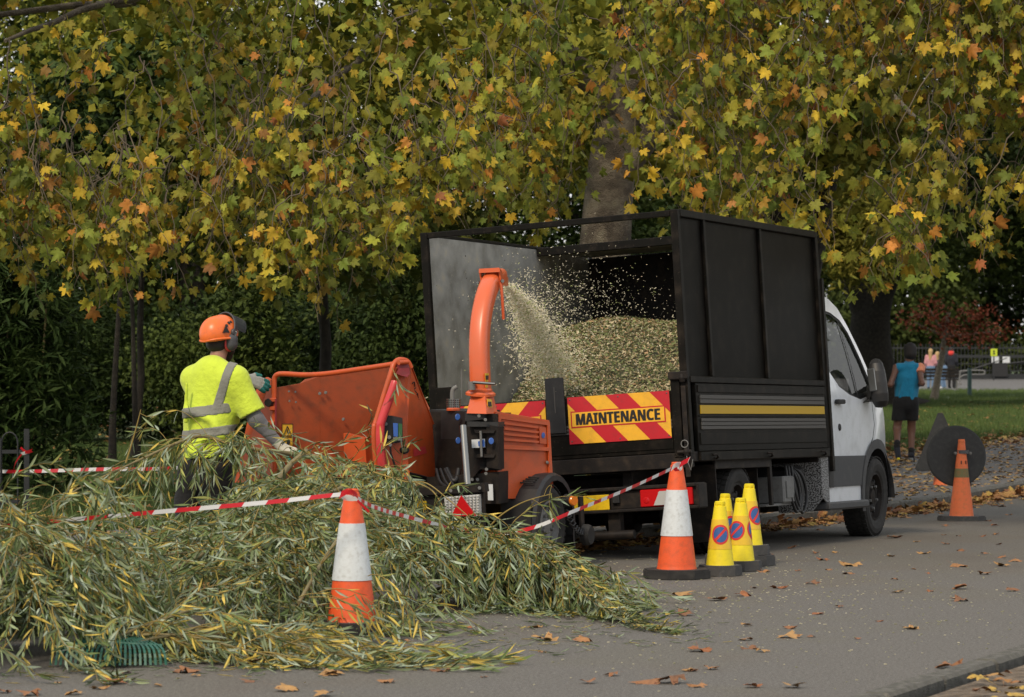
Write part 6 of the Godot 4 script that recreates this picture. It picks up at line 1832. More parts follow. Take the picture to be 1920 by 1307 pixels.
	# ear defenders
	for s in [1.0, -1.0]:
		var ec: Vector3 = hc + rgt * 0.1 * s + face * 0.015 - Vector3(0, 0.025, 0)
		var muff := part(t, "ear_muff", body_mesh([bone(ec + Vector3(0, 0.018, 0), ec - Vector3(0, 0.022, 0), 0.048, 0.046, rgt, 0.7), bone(ec + rgt * 0.018 * s + Vector3(0, 0.012, 0), ec + rgt * 0.018 * s - Vector3(0, 0.016, 0), 0.036, 0.035, rgt, 0.6)], 0.006, 0.012), M.muff_grey, true)
		part(muff, "muff_pad", body_mesh([bone(ec - rgt * 0.024 * s + Vector3(0, 0.02, 0), ec - rgt * 0.024 * s - Vector3(0, 0.026, 0), 0.05, 0.048, rgt, 0.4)], 0.006, 0.012), M.red_paint, true)
		wtube(muff, "muff_wire", M.chrome, [ec + rgt * 0.03 * s + Vector3(0, 0.03, 0), ec + rgt * 0.035 * s + Vector3(0, 0.07, 0) + face * 0.01, hh + rgt * 0.128 * s + face * 0.02 + Vector3(0, 0.01, 0)], 0.0032, 5)
		wdisc(t, "visor_pivot", M.muff_grey, hh + rgt * 0.112 * s + face * 0.02 + Vector3(0, 0.012, 0), 0.026, 0.022, rgt * s)
	wtube(t, "chin_strap", M.black_cloth, [hc + rgt * 0.095 - Vector3(0, 0.05, 0) + face * 0.01, hc - Vector3(0, 0.075, 0) - face * 0.07, hc - rgt * 0.09 - Vector3(0, 0.05, 0)], 0.006, 6)
	# mesh visor swung up over the brow
	var vis := MB.new()
	var vax := (face * 0.62 + Vector3.UP * 0.78).normalized()
	var vout := (Vector3.UP * 0.62 - face * 0.78).normalized() * -1.0
	var frame := []
	for k in 15:
		var a := lerpf(-1.45, 1.45, k / 14.0)
		frame.append(hh + face * 0.02 + Vector3(0, 0.02, 0) + rgt * sin(a) * 0.125 - vout * -1.0 * 0.0 + (Vector3.UP * 0.5 + face * 0.16).normalized() * cos(a) * 0.142)
	for k in 14:
		var ext := (face * 0.86 - Vector3.UP * 0.25).normalized() * 0.15
		var e0: Vector3 = ext * (0.75 + 0.25 * cos(lerpf(-1.45, 1.45, k / 14.0)))
		var e1: Vector3 = ext * (0.75 + 0.25 * cos(lerpf(-1.45, 1.45, (k + 1) / 14.0)))
		vis.quad(frame[k], frame[k + 1], frame[k + 1] + e1, frame[k] + e0)
	var vp := part(t, "visor", vis, M.visor_mesh, true)
	wtube(vp, "visor_frame", M.muff_grey, frame, 0.006, 6, false)

func figure(t: Node3D, o: Vector3, s: float, bends: Dictionary, cell: float, skin: Material) -> Dictionary:
	# joints given in metres relative to the feet
	var j := {}
	for k in bends: j[k] = o + (bends[k] as Vector3) * s
	var b := [bone(j.hip, j.chest, 0.13 * s, 0.15 * s, j.face, 0.7), bone(j.chest, j.neck, 0.14 * s, 0.05 * s, j.face, 0.7), bone(j.neck, j.head, 0.05 * s, 0.055 * s), bone(j.head - Vector3(0, 0.03, 0) * s, j.head + Vector3(0, 0.035, 0) * s, 0.082 * s, 0.09 * s), bone(j.head + bends.face * 0.08 * s, j.head + bends.face * 0.1 * s - Vector3(0, 0.02, 0) * s, 0.014 * s, 0.016 * s)]
	for q in ["l", "r"]:
		b.append(bone(j["sh" + q], j["el" + q], 0.05 * s, 0.04 * s)); b.append(bone(j["el" + q], j["ha" + q], 0.04 * s, 0.028 * s))
		b.append(bone(j["ha" + q], j["ha" + q] + (j["ha" + q] - j["el" + q]).normalized() * 0.07 * s, 0.03 * s, 0.022 * s))
		b.append(bone(j["hi" + q], j["kn" + q], 0.085 * s, 0.058 * s)); b.append(bone(j["kn" + q], j["an" + q], 0.058 * s, 0.038 * s))
		b.append(bone(j["an" + q], j["to" + q], 0.035 * s, 0.03 * s))
	b.append(bone(j.shl, j.shr, 0.055 * s, 0.055 * s))
	b[0][4] = bends.face; b[1][4] = bends.face
	part(t, "body", body_mesh(b, cell, 0.03 * s), skin, true)
	return j

func make_runner() -> void:
	var o := Vector3(5.818, -0.070, -49.394)
	var face := Vector3(0.15, 0, -1).normalized()
	var t := thing("person", "jogger seen from behind in bright blue sleeveless top and black shorts", "person", o)
	var jn := {"face": face, "hip": Vector3(-0.03, 0.92, 0), "chest": Vector3(0.0, 1.25, -0.03), "neck": Vector3(0.03, 1.5, -0.05), "head": Vector3(0.045, 1.62, -0.07), "shl": Vector3(-0.165, 1.4, 0), "ell": Vector3(-0.265, 1.15, 0.1), "hal": Vector3(-0.2, 1.17, -0.16), "shr": Vector3(0.165, 1.4, 0), "elr": Vector3(0.19, 1.17, 0.16), "har": Vector3(0.16, 1.14, -0.1), "hil": Vector3(-0.11, 0.9, 0), "knl": Vector3(-0.15, 0.5, -0.05), "anl": Vector3(-0.19, 0.22, 0.3), "tol": Vector3(-0.18, 0.1, 0.36), "hir": Vector3(0.06, 0.9, 0), "knr": Vector3(0.07, 0.5, -0.12), "anr": Vector3(0.06, 0.1, -0.05), "tor": Vector3(0.09, 0.04, -0.2)}
	var j := figure(t, o, 1.0, jn, 0.018, M.dark_skin)
	part(t, "vest", body_mesh([bone(j.hip + Vector3(0, -0.04, 0), j.chest, 0.165, 0.185, face, 0.68), bone(j.chest, j.neck - Vector3(0, 0.06, 0), 0.18, 0.085, face, 0.68), bone(j.shl + Vector3(0.03, 0, 0), j.shr - Vector3(0.03, 0, 0), 0.07, 0.07)] + [bone(j.hip + Vector3(-0.1, 0.05, 0.1), j.chest + Vector3(-0.05, 0, 0.1), 0.02, 0.03), bone(j.hip + Vector3(0.08, 0.02, 0.1), j.chest + Vector3(0.09, 0.1, 0.08), 0.02, 0.03)], 0.016, 0.04, [[j.hip + Vector3(0, -0.09, 0), Vector3.DOWN]]), M.blue_cloth, true)
	part(t, "sleeve_trim", body_mesh([bone(j.shr + Vector3(0.02, 0.0, 0), j.shr.lerp(j.elr, 0.35), 0.072, 0.066)], 0.014, 0.02, [[j.shr.lerp(j.elr, 0.32), (j.elr - j.shr).normalized()]]), M.peach_cloth, true)
	var sl := [bone(j.hip, j.hip + Vector3(0, -0.02, 0), 0.165, 0.165, face, 0.75), bone(j.hil, j.hil.lerp(j.knl, 0.75), 0.105, 0.1), bone(j.hir, j.hir.lerp(j.knr, 0.75), 0.105, 0.1)]
	part(t, "shorts", body_mesh(sl, 0.016, 0.04, [[Vector3(0, j.knl.y + 0.12, 0), Vector3.DOWN], [j.hip + Vector3(0, 0.06, 0), Vector3.UP]]), M.black_cloth, true)
	part(t, "hair", body_mesh([bone(j.head + Vector3(0, 0.05, 0), j.head + Vector3(0, -0.02, 0.02), 0.1, 0.095)], 0.014, 0.02), M.hair, true)
	for q in ["l", "r"]:
		var a: Vector3 = j["an" + q]
		var b: Vector3 = j["to" + q]
		part(t, "sock", body_mesh([bone(a + Vector3(0, 0.09, 0), a, 0.045, 0.044)], 0.012, 0.01), M.black_cloth, true)
		var shoe := part(t, "shoe", body_mesh([bone(a - (b - a).normalized() * 0.03, b, 0.048, 0.042)], 0.012, 0.02), M.navy_cloth, true)
		part(shoe, "sole", body_mesh([bone(a - (b - a).normalized() * 0.03 + Vector3(0, -0.03, 0.02 if q == "l" else 0.0), b + Vector3(0, -0.025, 0.02 if q == "l" else 0.0), 0.03, 0.026)], 0.012, 0.02), M.cone_yellow if q == "l" else M.sticker_white, true)

func far_person(label: String, at: Vector3, s: float, top: Material, legs: Material, hair: Material, bend: float, long_hair: bool, turn: float, collar: Material = null) -> void:
	var t := thing("person", label, "person", at)
	var f := Vector3(sin(turn), 0, -cos(turn))
	var rr := f.cross(Vector3.UP)
	var b := bend
	var jn := {"face": f, "hip": Vector3(0, 0.92, 0), "chest": Vector3(0, 1.25 - b * 0.12, 0) + f * b * 0.25, "neck": Vector3(0, 1.48 - b * 0.32, 0) + f * b * 0.45, "head": Vector3(0, 1.6 - b * 0.4, 0) + f * b * 0.55}
	for q in [["l", -1.0], ["r", 1.0]]:
		var sd: Vector3 = rr * q[1]
		jn["sh" + q[0]] = jn.chest + Vector3(0, 0.15 - b * 0.1, 0) + sd * 0.17
		jn["el" + q[0]] = jn["sh" + q[0]] + Vector3(0, -0.28, 0) + sd * 0.05
		jn["ha" + q[0]] = jn["el" + q[0]] + Vector3(0, -0.2, 0) + f * 0.12
		jn["hi" + q[0]] = jn.hip + sd * 0.09
		jn["kn" + q[0]] = Vector3(0, 0.5, 0) + sd * 0.1 + f * 0.05 * (1.0 + b)
		jn["an" + q[0]] = Vector3(0, 0.09, 0) + sd * 0.1
		jn["to" + q[0]] = Vector3(0, 0.04, 0) + sd * 0.11 + f * 0.15
	var j := figure(t, at, s, jn, 0.03, M.skin)
	part(t, "jacket", body_mesh([bone(j.hip, j.chest, 0.16 * s, 0.17 * s, f, 0.8), bone(j.chest, j.neck - Vector3(0, 0.05, 0), 0.17 * s, 0.08 * s, f, 0.8), bone(j.shl, j.ell, 0.075 * s, 0.065 * s), bone(j.ell, j.hal, 0.062 * s, 0.05 * s), bone(j.shr, j.elr, 0.075 * s, 0.065 * s), bone(j.elr, j.har, 0.062 * s, 0.05 * s)], 0.028, 0.05), top, true)
	part(t, "trousers", body_mesh([bone(j.hip, j.hip - Vector3(0, 0.05, 0), 0.15 * s, 0.15 * s), bone(j.hil, j.knl, 0.105 * s, 0.08 * s), bone(j.knl, j.anl, 0.078 * s, 0.06 * s), bone(j.hir, j.knr, 0.105 * s, 0.08 * s), bone(j.knr, j.anr, 0.078 * s, 0.06 * s)], 0.028, 0.04), legs, true)
	var hb := [bone(j.head + Vector3(0, 0.045, 0) - f * 0.015, j.head - f * 0.04, 0.1 * s, 0.09 * s)]
	if long_hair: hb.append(bone(j.head - f * 0.06, j.neck - f * 0.1 - Vector3(0, 0.2, 0), 0.09 * s, 0.06 * s))
	part(t, "hair", body_mesh(hb, 0.025, 0.03), hair, true)
	if collar: part(t, "hood", body_mesh([bone(j.neck - f * 0.05, j.neck + f * 0.02 + Vector3(0, 0.03, 0), 0.12 * s, 0.1 * s)], 0.025, 0.03), collar, true)
	for q in ["l", "r"]: part(t, "shoe", body_mesh([bone(j["an" + q] - Vector3(0, 0.03, 0), j["to" + q], 0.05 * s, 0.045 * s)], 0.025, 0.02), M.sticker_white if bend > 0.3 else M.black_cloth, true)

# ---------- far furniture ----------
func wbox(t: Node, called: String, m: Material, at: Vector3, size: Vector3, turn := 0.0, bev := 0.005) -> MeshInstance3D:
	var mb := MB.new()
	mb.box(at, size, Basis(Vector3.UP, turn), bev)
	return part(t, called, mb, m, true)

func make_far_things() -> void:
	far_person("woman with long fair hair in pink top and pale jeans by the bench", Vector3(17.716, -0.070, -142.176), 0.98, M.pink_cloth, M.denim, M.blond_hair, 0.0, true, 0.3)
	far_person("person in long tan coat beside the woman in pink", Vector3(18.233, -0.070, -144.123), 0.93, M.tan_cloth, M.denim, M.blond_hair, 0.1, true, 0.6)
	far_person("person in dark jacket bending forward over the bench", Vector3(18.280, -0.070, -142.176), 0.95, M.navy_cloth, M.denim, M.hair, 1.0, false, -0.9)
	far_person("person in navy quilted coat with red hood", Vector3(18.850, -0.070, -144.123), 1.02, M.navy_cloth, M.black_cloth, M.hair, 0.0, false, 0.5, M.red_cloth)
	# bench
	var o := Vector3(17.043, -0.070, -134.885)
	var t := thing("park_bench", "dark slatted park bench beside the far group", "bench", o)
	for k in 3: wbox(t, "seat_slat", M.black_steel, o + Vector3(0, 0.45, 0.12 - k * 0.13), Vector3(1.75, 0.035, 0.1))
	for k in 3: wbox(t, "back_slat", M.black_steel, o + Vector3(0, 0.6 + k * 0.13, 0.22 + k * 0.02), Vector3(1.75, 0.09, 0.03))
	for x in [-0.8, 0.8]:
		for z in [-0.15, 0.2]: wbox(t, "leg", M.dull_metal, o + Vector3(x, 0.22, z), Vector3(0.06, 0.44, 0.06))
		wbox(t, "armrest", M.black_steel, o + Vector3(x, 0.65, 0.0), Vector3(0.06, 0.04, 0.5))
	# green post
	o = Vector3(16.661, -0.070, -122.337)
	t = thing("wooden_post", "dark green painted post standing on the lawn edge", "post", o)
	wbox(t, "shaft", M.post_green, o + Vector3(0, 0.45, 0), Vector3(0.13, 0.94, 0.13), 0.3, 0.02)
	wbox(t, "cap", M.post_green, o + Vector3(0, 0.95, 0), Vector3(0.15, 0.05, 0.15), 0.3, 0.02)
	# grey hooped barrier
	o = Vector3(21.486, -0.070, -157.030)
	t = thing("hoop_barrier", "low grey tubular hoop barrier beyond the green post", "barrier", o)
	var hp := MB.new()
	hp.tube(spline([o + Vector3(-0.55, 0, 0), o + Vector3(-0.55, 0.5, 0), o + Vector3(-0.45, 0.66, 0), o + Vector3(0.5, 0.68, 0), o + Vector3(0.6, 0.58, 0), o + Vector3(0.5, 0.5, 0), o + Vector3(-0.3, 0.48, 0), o + Vector3(-0.6, 0.3, 0)], 5), 0.03, 8)
	part(t, "hoop", hp, M.dull_metal, true)
	wbox(t, "foot", M.dull_metal, o + Vector3(-0.55, 0.05, 0), Vector3(0.15, 0.1, 0.15))
	# black field gate with diagonal braces
	var d := 184.0
	var gx := 24.1
	o = Vector3(gx, gy(d) + 0.078, -d)
	t = thing("park_gate", "long black barred gate with diagonal braces across the drive", "gate", o)
	for y in [0.15, 1.28]: wbox(t, "rail", M.fence_paint, o + Vector3(3.0, y, 0), Vector3(6.2, 0.16 if y > 1.0 else 0.22, 0.08))
	for y in [0.5, 0.88]: wbox(t, "bar", M.fence_paint, o + Vector3(3.0, y, 0), Vector3(6.2, 0.05, 0.04))
	for s in [[0.0, 0.2, 3.0, 1.2], [3.2, 0.9, 6.0, 1.25]]:
		var bm := MB.new()
		bm.tube([o + Vector3(s[0], s[1], 0.07), o + Vector3(s[2], s[3], 0.07)], 0.055, 6)
		part(t, "brace", bm, M.fence_paint, true)
	for x in [0.0, 1.5, 3.0, 4.5, 6.0]: wbox(t, "stile", M.fence_paint, o + Vector3(x, 0.72, 0.01), Vector3(0.07, 1.1, 0.1))
	wbox(t, "gate_post", M.fence_paint, o + Vector3(-0.25, 0.75, 0), Vector3(0.3, 1.75, 0.3))
	wbox(t, "gate_box", M.black_plastic, o + Vector3(2.6, 0.55, 0.12), Vector3(0.85, 0.75, 0.2))
	for x in [2.35, 2.95]:
		wbox(t, "notice", M.sticker_white, o + Vector3(x, 1.1, 0.1), Vector3(0.4, 0.34, 0.02))
	# railings behind
	for k in 2:
		var ro := Vector3(20.5 + k * 7.0, gy(190.0) + 0.07, -190.0)
		var rl := thing("railing", "tall black park railings behind the gate", "railing", ro, 0.0, "railings behind the gate")
		for y in [0.25, 1.75]: wbox(rl, "rail", M.fence_paint, ro + Vector3(3.4, y, 0), Vector3(6.8, 0.08, 0.05))
		for q in 34: wbox(rl, "baluster", M.fence_paint, ro + Vector3(0.1 + q * 0.2, 1.0, 0), Vector3(0.045, 1.95, 0.045))
	# lime sign on a post
	o = Vector3(26.1, gy(182.0) + 0.078, -182.0)
	t = thing("lime_sign", "square lime-yellow sign with dark symbol on a post by the gate", "sign", o)
	wbox(t, "post", M.fence_paint, o + Vector3(0, 0.8, 0), Vector3(0.07, 1.6, 0.07))
	wbox(t, "sign_face", M.sign_lime, o + Vector3(0, 1.5, 0.05), Vector3(0.36, 0.4, 0.02))
	wbox(t, "sign_symbol", M.ink, o + Vector3(0, 1.56, 0.063), Vector3(0.1, 0.1, 0.005), 0, 0)
	wbox(t, "sign_symbol", M.ink, o + Vector3(0, 1.43, 0.063), Vector3(0.12, 0.09, 0.005), 0, 0)

# ---------- cones ----------
func cone_root(called: String, label: String, at: Vector3, turn: float, group := "") -> Node3D: return thing(called, label, "traffic cone", at, turn, group)

func cone_base(t: Node3D, w: float, h: float, m: Material) -> void:
	var mb := MB.new()
	var pts := []
	for k in 8:
		var a := TAU * (k + 0.5) / 8.0
		pts.append(Vector3(cos(a) * w * 0.58 / cos(PI / 8) * 0.92, 0.0, sin(a) * w * 0.58 / cos(PI / 8) * 0.92))
	var inner := pts.map(func(p): return p * 0.965)
	mb.slab(pts.map(func(p): return p + Vector3(0, 0.004, 0)), Vector3(0, h - 0.012, 0))
	mb.slab(inner.map(func(p): return p + Vector3(0, h - 0.0075, 0)), Vector3(0, 0.0115, 0))
	part(t, "base", mb, m)
	for k in 4:
		var fb := MB.new()
		fb.box(pts[k * 2] * 0.85 + Vector3(0, 0.004, 0), Vector3(0.05, 0.008, 0.05), Basis.IDENTITY)
		part(t, "foot", fb, m)

func make_cones() -> void:
	# orange cones with white sleeves
	var c := cone_root("traffic_cone", "orange and white traffic cone standing among the willow leaves with tape tied to its tip", Vector3(-0.904, 0.000, -18.983), 0.4)
	cone_base(c, 0.42, 0.062, M.rubber)
	var lo := MB.new()
	lo.lathe([Vector2(0.142, 0.06), Vector2(0.136, 0.085), Vector2(0.109, 0.3)], 32)
	part(c, "lower_cone", lo, M.cone_orange)
	var sl := MB.new()
	sl.lathe([Vector2(0.109, 0.297), Vector2(0.114, 0.298), Vector2(0.0735, 0.618), Vector2(0.069, 0.619)], 32)
	part(c, "white_sleeve", sl, M.cone_white)
	var up := MB.new()
	up.lathe([Vector2(0.071, 0.617), Vector2(0.044, 0.782), Vector2(0.042, 0.79), Vector2(0.038, 0.792), Vector2(0.037, 0.808), Vector2(0.03, 0.812), Vector2(0.026, 0.80)], 24)
	part(c, "tip", up, M.cone_orange)
	twin(c, Vector3(1.152, 0.000, -23.497), 0.1, "orange and white traffic cone at the lorry's tail light beside the yellow cones")
	# yellow no-waiting cones
	var y := cone_root("yellow_cone", "yellow no-waiting cone with its disc sign facing left, nearest the orange and white cone", Vector3(1.472, 0.000, -23.774), 0.3, "yellow no-waiting cones")
	y.scale = Vector3(0.9, 0.95, 0.9)
	cone_base(y, 0.3, 0.075, M.grey_rubber)
	var y0 := MB.new()
	y0.lathe([Vector2(0.113, 0.07), Vector2(0.11, 0.085), Vector2(0.094, 0.2)], 28)
	part(y, "lower_cone", y0, M.cone_yellow)
	var y1 := MB.new()
	y1.lathe([Vector2(0.0935, 0.198), Vector2(0.0965, 0.199), Vector2(0.064, 0.42), Vector2(0.06, 0.421)], 28)
	part(y, "sleeve", y1, M.cone_yellow_sleeve)
	var y2 := MB.new()
	y2.lathe([Vector2(0.0615, 0.419), Vector2(0.047, 0.515), Vector2(0.036, 0.518), Vector2(0.036, 0.528), Vector2(0.041, 0.53), Vector2(0.041, 0.55), Vector2(0.032, 0.553), Vector2(0.0, 0.545)], 24)
	part(y, "tip", y2, M.cone_yellow)
	for k in 6:
		var lm := MB.new()
		var b := Basis(Vector3.UP, TAU * k / 6.0)
		lm.box(b * Vector3(0, 0.525, 0.04), Vector3(0.012, 0.03, 0.008), b)
		part(y, "tip_lug", lm, M.cone_yellow)
	for k in 3: # round signs wrapped on the sleeve
		var ang := TAU * k / 3.0 - 2.3
		var place := func(p: Vector2, lift: float) -> Vector3:
			var h := 0.308 + p.y
			var rr := lerpf(0.0965, 0.064, (h - 0.199) / 0.221) + lift
			var a := ang + p.x / rr
			return Vector3(cos(a) * rr, h, sin(a) * rr)
		for layer in [["sign_ring", 0.074, 0.0, M.cone_red, 0.0015], ["sign_disc", 0.058, 0.0, M.cone_blue, 0.0028]]:
			var dm := MB.new()
			for i in 24:
				for j in 4:
					var q := []
					for e in [[i, j], [i + 1, j], [i + 1, j + 1], [i, j + 1]]:
						var aa = TAU * e[0] / 24.0
						q.append(place.call(Vector2(cos(aa), sin(aa)) * layer[1] * e[1] / 4.0, layer[4]))
					dm.quad(q[0], q[1], q[2], q[3])
			part(y, layer[0], dm, layer[3])
		var bm := MB.new()
		for i in 10:
			var q := []
			for e in [[i, -1], [i + 1, -1], [i + 1, 1], [i, 1]]:
				var along = lerpf(-0.06, 0.06, e[0] / 10.0)
				q.append(place.call(Vector2(along * 0.72 + e[1] * 0.0065, -along * 0.72 + e[1] * 0.0065), 0.004))
			bm.quad(q[0], q[1], q[2], q[3])
		part(y, "sign_bar", bm, M.cone_red)
	twin(y, Vector3(1.654, 0.000, -24.289), -0.25, "yellow no-waiting cone second from the orange and white cone, its disc sign facing the road")
	twin(y, Vector3(1.588, -0.000, -25.015), 0.9, "yellow no-waiting cone tucked behind the front pair")
	var st := twin(y, Vector3(1.758, 0.000, -24.889), -1.0, "yellow no-waiting cone stacked on a spare grey base by the rear wheel")
	st.position.y += 0.079
	var spare := thing("cone_base", "spare grey rubber cone base under the stacked yellow cone", "cone base", Vector3(1.758, 0.000, -24.889) + Vector3(0.02, 0, 0), 0.2)
	cone_base(spare, 0.3, 0.075, M.grey_rubber)
	# faded cones carrying round and triangular signs, seen from behind
	var f := cone_root("sign_cone", "faded orange cone with a green stain carrying a round sign", Vector3(4.480, -0.106, -33.483), 0.2)
	cone_base(f, 0.42, 0.045, M.grey_rubber)
	var f0 := MB.new()
	f0.lathe([Vector2(0.125, 0.04), Vector2(0.12, 0.06), Vector2(0.075, 0.43)], 28)
	part(f, "lower_cone", f0, M.cone_faded)
	var f1 := MB.new()
	f1.lathe([Vector2(0.076, 0.43), Vector2(0.065, 0.52)], 28)
	part(f, "stained_band", f1, M.cone_band_green)
	var f2 := MB.new()
	f2.lathe([Vector2(0.0655, 0.52), Vector2(0.035, 0.775), Vector2(0.036, 0.79), Vector2(0.03, 0.81), Vector2(0.0, 0.805)], 24)
	part(f, "tip", f2, M.cone_faded)
	for x in [-0.022, 0.026]:
		var sm := MB.new()
		sm.box(Vector3(x, 0.58, 0.055), Vector3(0.01, 0.035, 0.012), Basis.IDENTITY, 0.003)
		part(f, "slot", sm, M.interior)
	var rs := thing("round_sign", "black back of a round road sign clipped to the faded cone", "road sign", Vector3(4.480, -0.106, -33.483) + Vector3(-0.04, 0.64, -0.1), 0.15)
	var rd := MB.new()
	rd.lathe([Vector2(0, 0.012), Vector2(0.29, 0.012), Vector2(0.305, 0.006), Vector2(0.305, -0.006), Vector2(0.29, -0.012), Vector2(0, -0.012)], 48, Transform3D(Basis(Vector3.RIGHT, PI / 2 - 0.1), Vector3.ZERO))
	part(rs, "disc", rd, M.sign_back)
	var cp := MB.new()
	cp.lathe([Vector2(0.058, -0.018), Vector2(0.064, -0.018), Vector2(0.06, 0.018), Vector2(0.055, 0.018)], 20, Transform3D(Basis.IDENTITY, Vector3(0.04, 0.045, 0.1)))
	part(rs, "clip", cp, M.muff_grey)
	for x in [-0.035, 0.115]:
		var bm := MB.new()
		bm.lathe([Vector2(0, 0.02), Vector2(0.014, 0.016), Vector2(0.016, -0.02)], 8, Transform3D(Basis(Vector3.RIGHT, PI / 2), Vector3(x, 0.03, 0.1)))
		part(rs, "clip_bolt", bm, M.dull_metal)
	var g := cone_root("sign_cone", "orange cone half hidden behind the round sign", Vector3(5.316, -0.150, -41.292), 0.3)
	cone_base(g, 0.42, 0.05, M.grey_rubber)
	var g0 := MB.new()
	g0.lathe([Vector2(0.15, 0.045), Vector2(0.145, 0.06), Vector2(0.04, 0.78), Vector2(0.0, 0.8)], 28)
	part(g, "cone_body", g0, M.cone_faded)
	var ts := thing("triangle_sign", "black back of a triangular road sign behind the round one", "road sign", Vector3(5.316, -0.150, -41.292) + Vector3(-0.06, 0.26, 0.16), 0.1)
	var tr := MB.new()
	tr.slab([Vector3(-0.3, 0, 0), Vector3(-0.33, 0.03, 0), Vector3(-0.03, 0.71, -0.06), Vector3(0.03, 0.71, -0.06), Vector3(0.33, 0.03, 0), Vector3(0.3, 0, 0)], Vector3(0, 0, 0.012))
	part(ts, "sign_plate", tr, M.sign_back)
	var tc := MB.new()
	tc.lathe([Vector2(0.12, -0.018), Vector2(0.128, -0.018), Vector2(0.122, 0.018), Vector2(0.115, 0.018)], 20, Transform3D(Basis.IDENTITY, Vector3(0.06, 0.06, -0.16)))
	part(ts, "clip", tc, M.muff_grey)

# ---------- barrier tape ----------
func ribbon(t: Node, called: String, pts: Array, w: float, r: RandomNumberGenerator, step := 0.125) -> void:
	# red and white bands of a narrow plastic ribbon that twists a little
	var path := spline(pts, 24)
	var mb := MB.new()
	var along := r.randf() * 0.3
	var tw := r.randf() * 2.0
	for i in path.size() - 1:
		var a: Vector3 = path[i]
		var b: Vector3 = path[i + 1]
		var n := maxi(1, int((b - a).length() / 0.02))
		for k in n:
			var p0 := a.lerp(b, float(k) / n)
			var p1 := a.lerp(b, float(k + 1) / n)
			var an := 0.35 * sin(along * 1.3 + tw) + 0.1
			along += (p1 - p0).length()
			var up0 := Vector3(0, cos(an), sin(an)) * w * 0.5
			var slant := (p1 - p0).normalized() * w * 0.35
			mb.col = Color(0.62, 0.018, 0.03) if fposmod(along, step * 2.0) < step else Color(0.72, 0.72, 0.72)
			mb.quad(p0 - up0 - slant, p0 + up0 + slant, p1 + up0 + slant, p1 - up0 - slant)
	part(t, called, mb, M.tape, true)

func make_tapes() -> void:
	var r := RandomNumberGenerator.new()
	r.seed = 8
	var t := thing("barrier_tape", "red and white barrier tape strung across the willow heap to the leafy cone", "tape", Vector3(-0.908, 0.788, -18.750))
	ribbon(t, "ribbon", [Vector3(-3.178, 0.621, -18.200), Vector3(-2.781, 0.641, -18.250), Vector3(-2.324, 0.679, -18.300), Vector3(-1.842, 0.717, -18.420), Vector3(-1.354, 0.755, -18.550), Vector3(-1.066, 0.783, -18.650), Vector3(-0.941, 0.793, -18.700)], 0.024, r)
	ribbon(t, "knot", [Vector3(-0.952, 0.793, -18.620), Vector3(-0.908, 0.813, -18.580), Vector3(-0.874, 0.800, -18.600), Vector3(-0.859, 0.780, -18.660), Vector3(-0.887, 0.770, -18.750), Vector3(-0.939, 0.774, -18.780), Vector3(-0.956, 0.796, -18.700)], 0.036, r, 0.3)
	ribbon(t, "tail", [Vector3(-0.874, 0.782, -18.600), Vector3(-0.837, 0.748, -18.570), Vector3(-0.789, 0.702, -18.550)], 0.022, r, 0.1)
	var t2 := thing("barrier_tape", "red and white barrier tape rising from the willow leaves to the cone at the lorry", "tape", Vector3(0.131, 0.511, -20.600))
	ribbon(t2, "ribbon", [Vector3(-0.874, 0.780, -18.720), Vector3(-0.801, 0.692, -19.400), Vector3(-0.654, 0.577, -20.600), Vector3(-0.372, 0.467, -21.300), Vector3(-0.103, 0.417, -21.600), Vector3(0.137, 0.460, -21.500), Vector3(0.411, 0.565, -21.600), Vector3(0.747, 0.658, -22.400), Vector3(1.066, 0.762, -23.150), Vector3(1.112, 0.790, -23.200)], 0.025, r)
	ribbon(t2, "knot", [Vector3(1.089, 0.775, -23.100), Vector3(1.128, 0.805, -23.080), Vector3(1.172, 0.803, -23.150), Vector3(1.169, 0.775, -23.300), Vector3(1.117, 0.768, -23.300)], 0.036, r, 0.3)
	ribbon(t2, "tail", [Vector3(1.145, 0.796, -23.120), Vector3(1.180, 0.823, -23.080), Vector3(1.215, 0.843, -23.050)], 0.034, r, 0.09)
	var t3 := thing("barrier_tape", "red and white barrier tape behind the railings running toward the worker", "tape", Vector3(-4.458, 0.473, -31.000))
	ribbon(t3, "ribbon", [Vector3(-5.200, 0.466, -31.200), Vector3(-4.731, 0.471, -31.050), Vector3(-4.458, 0.473, -31.000), Vector3(-3.652, 0.546, -29.500), Vector3(-2.999, 0.597, -28.200), Vector3(-2.314, 0.670, -27.000)], 0.032, r, 0.2)
	var t4 := thing("barrier_tape", "short length of red and white tape under the lorry's tail", "tape", Vector3(0.482, 0.636, -26.400))
	ribbon(t4, "ribbon", [Vector3(0.334, 0.631, -26.300), Vector3(0.459, 0.640, -26.300), Vector3(0.637, 0.649, -26.400), Vector3(0.802, 0.646, -26.600)], 0.022, r, 0.14)

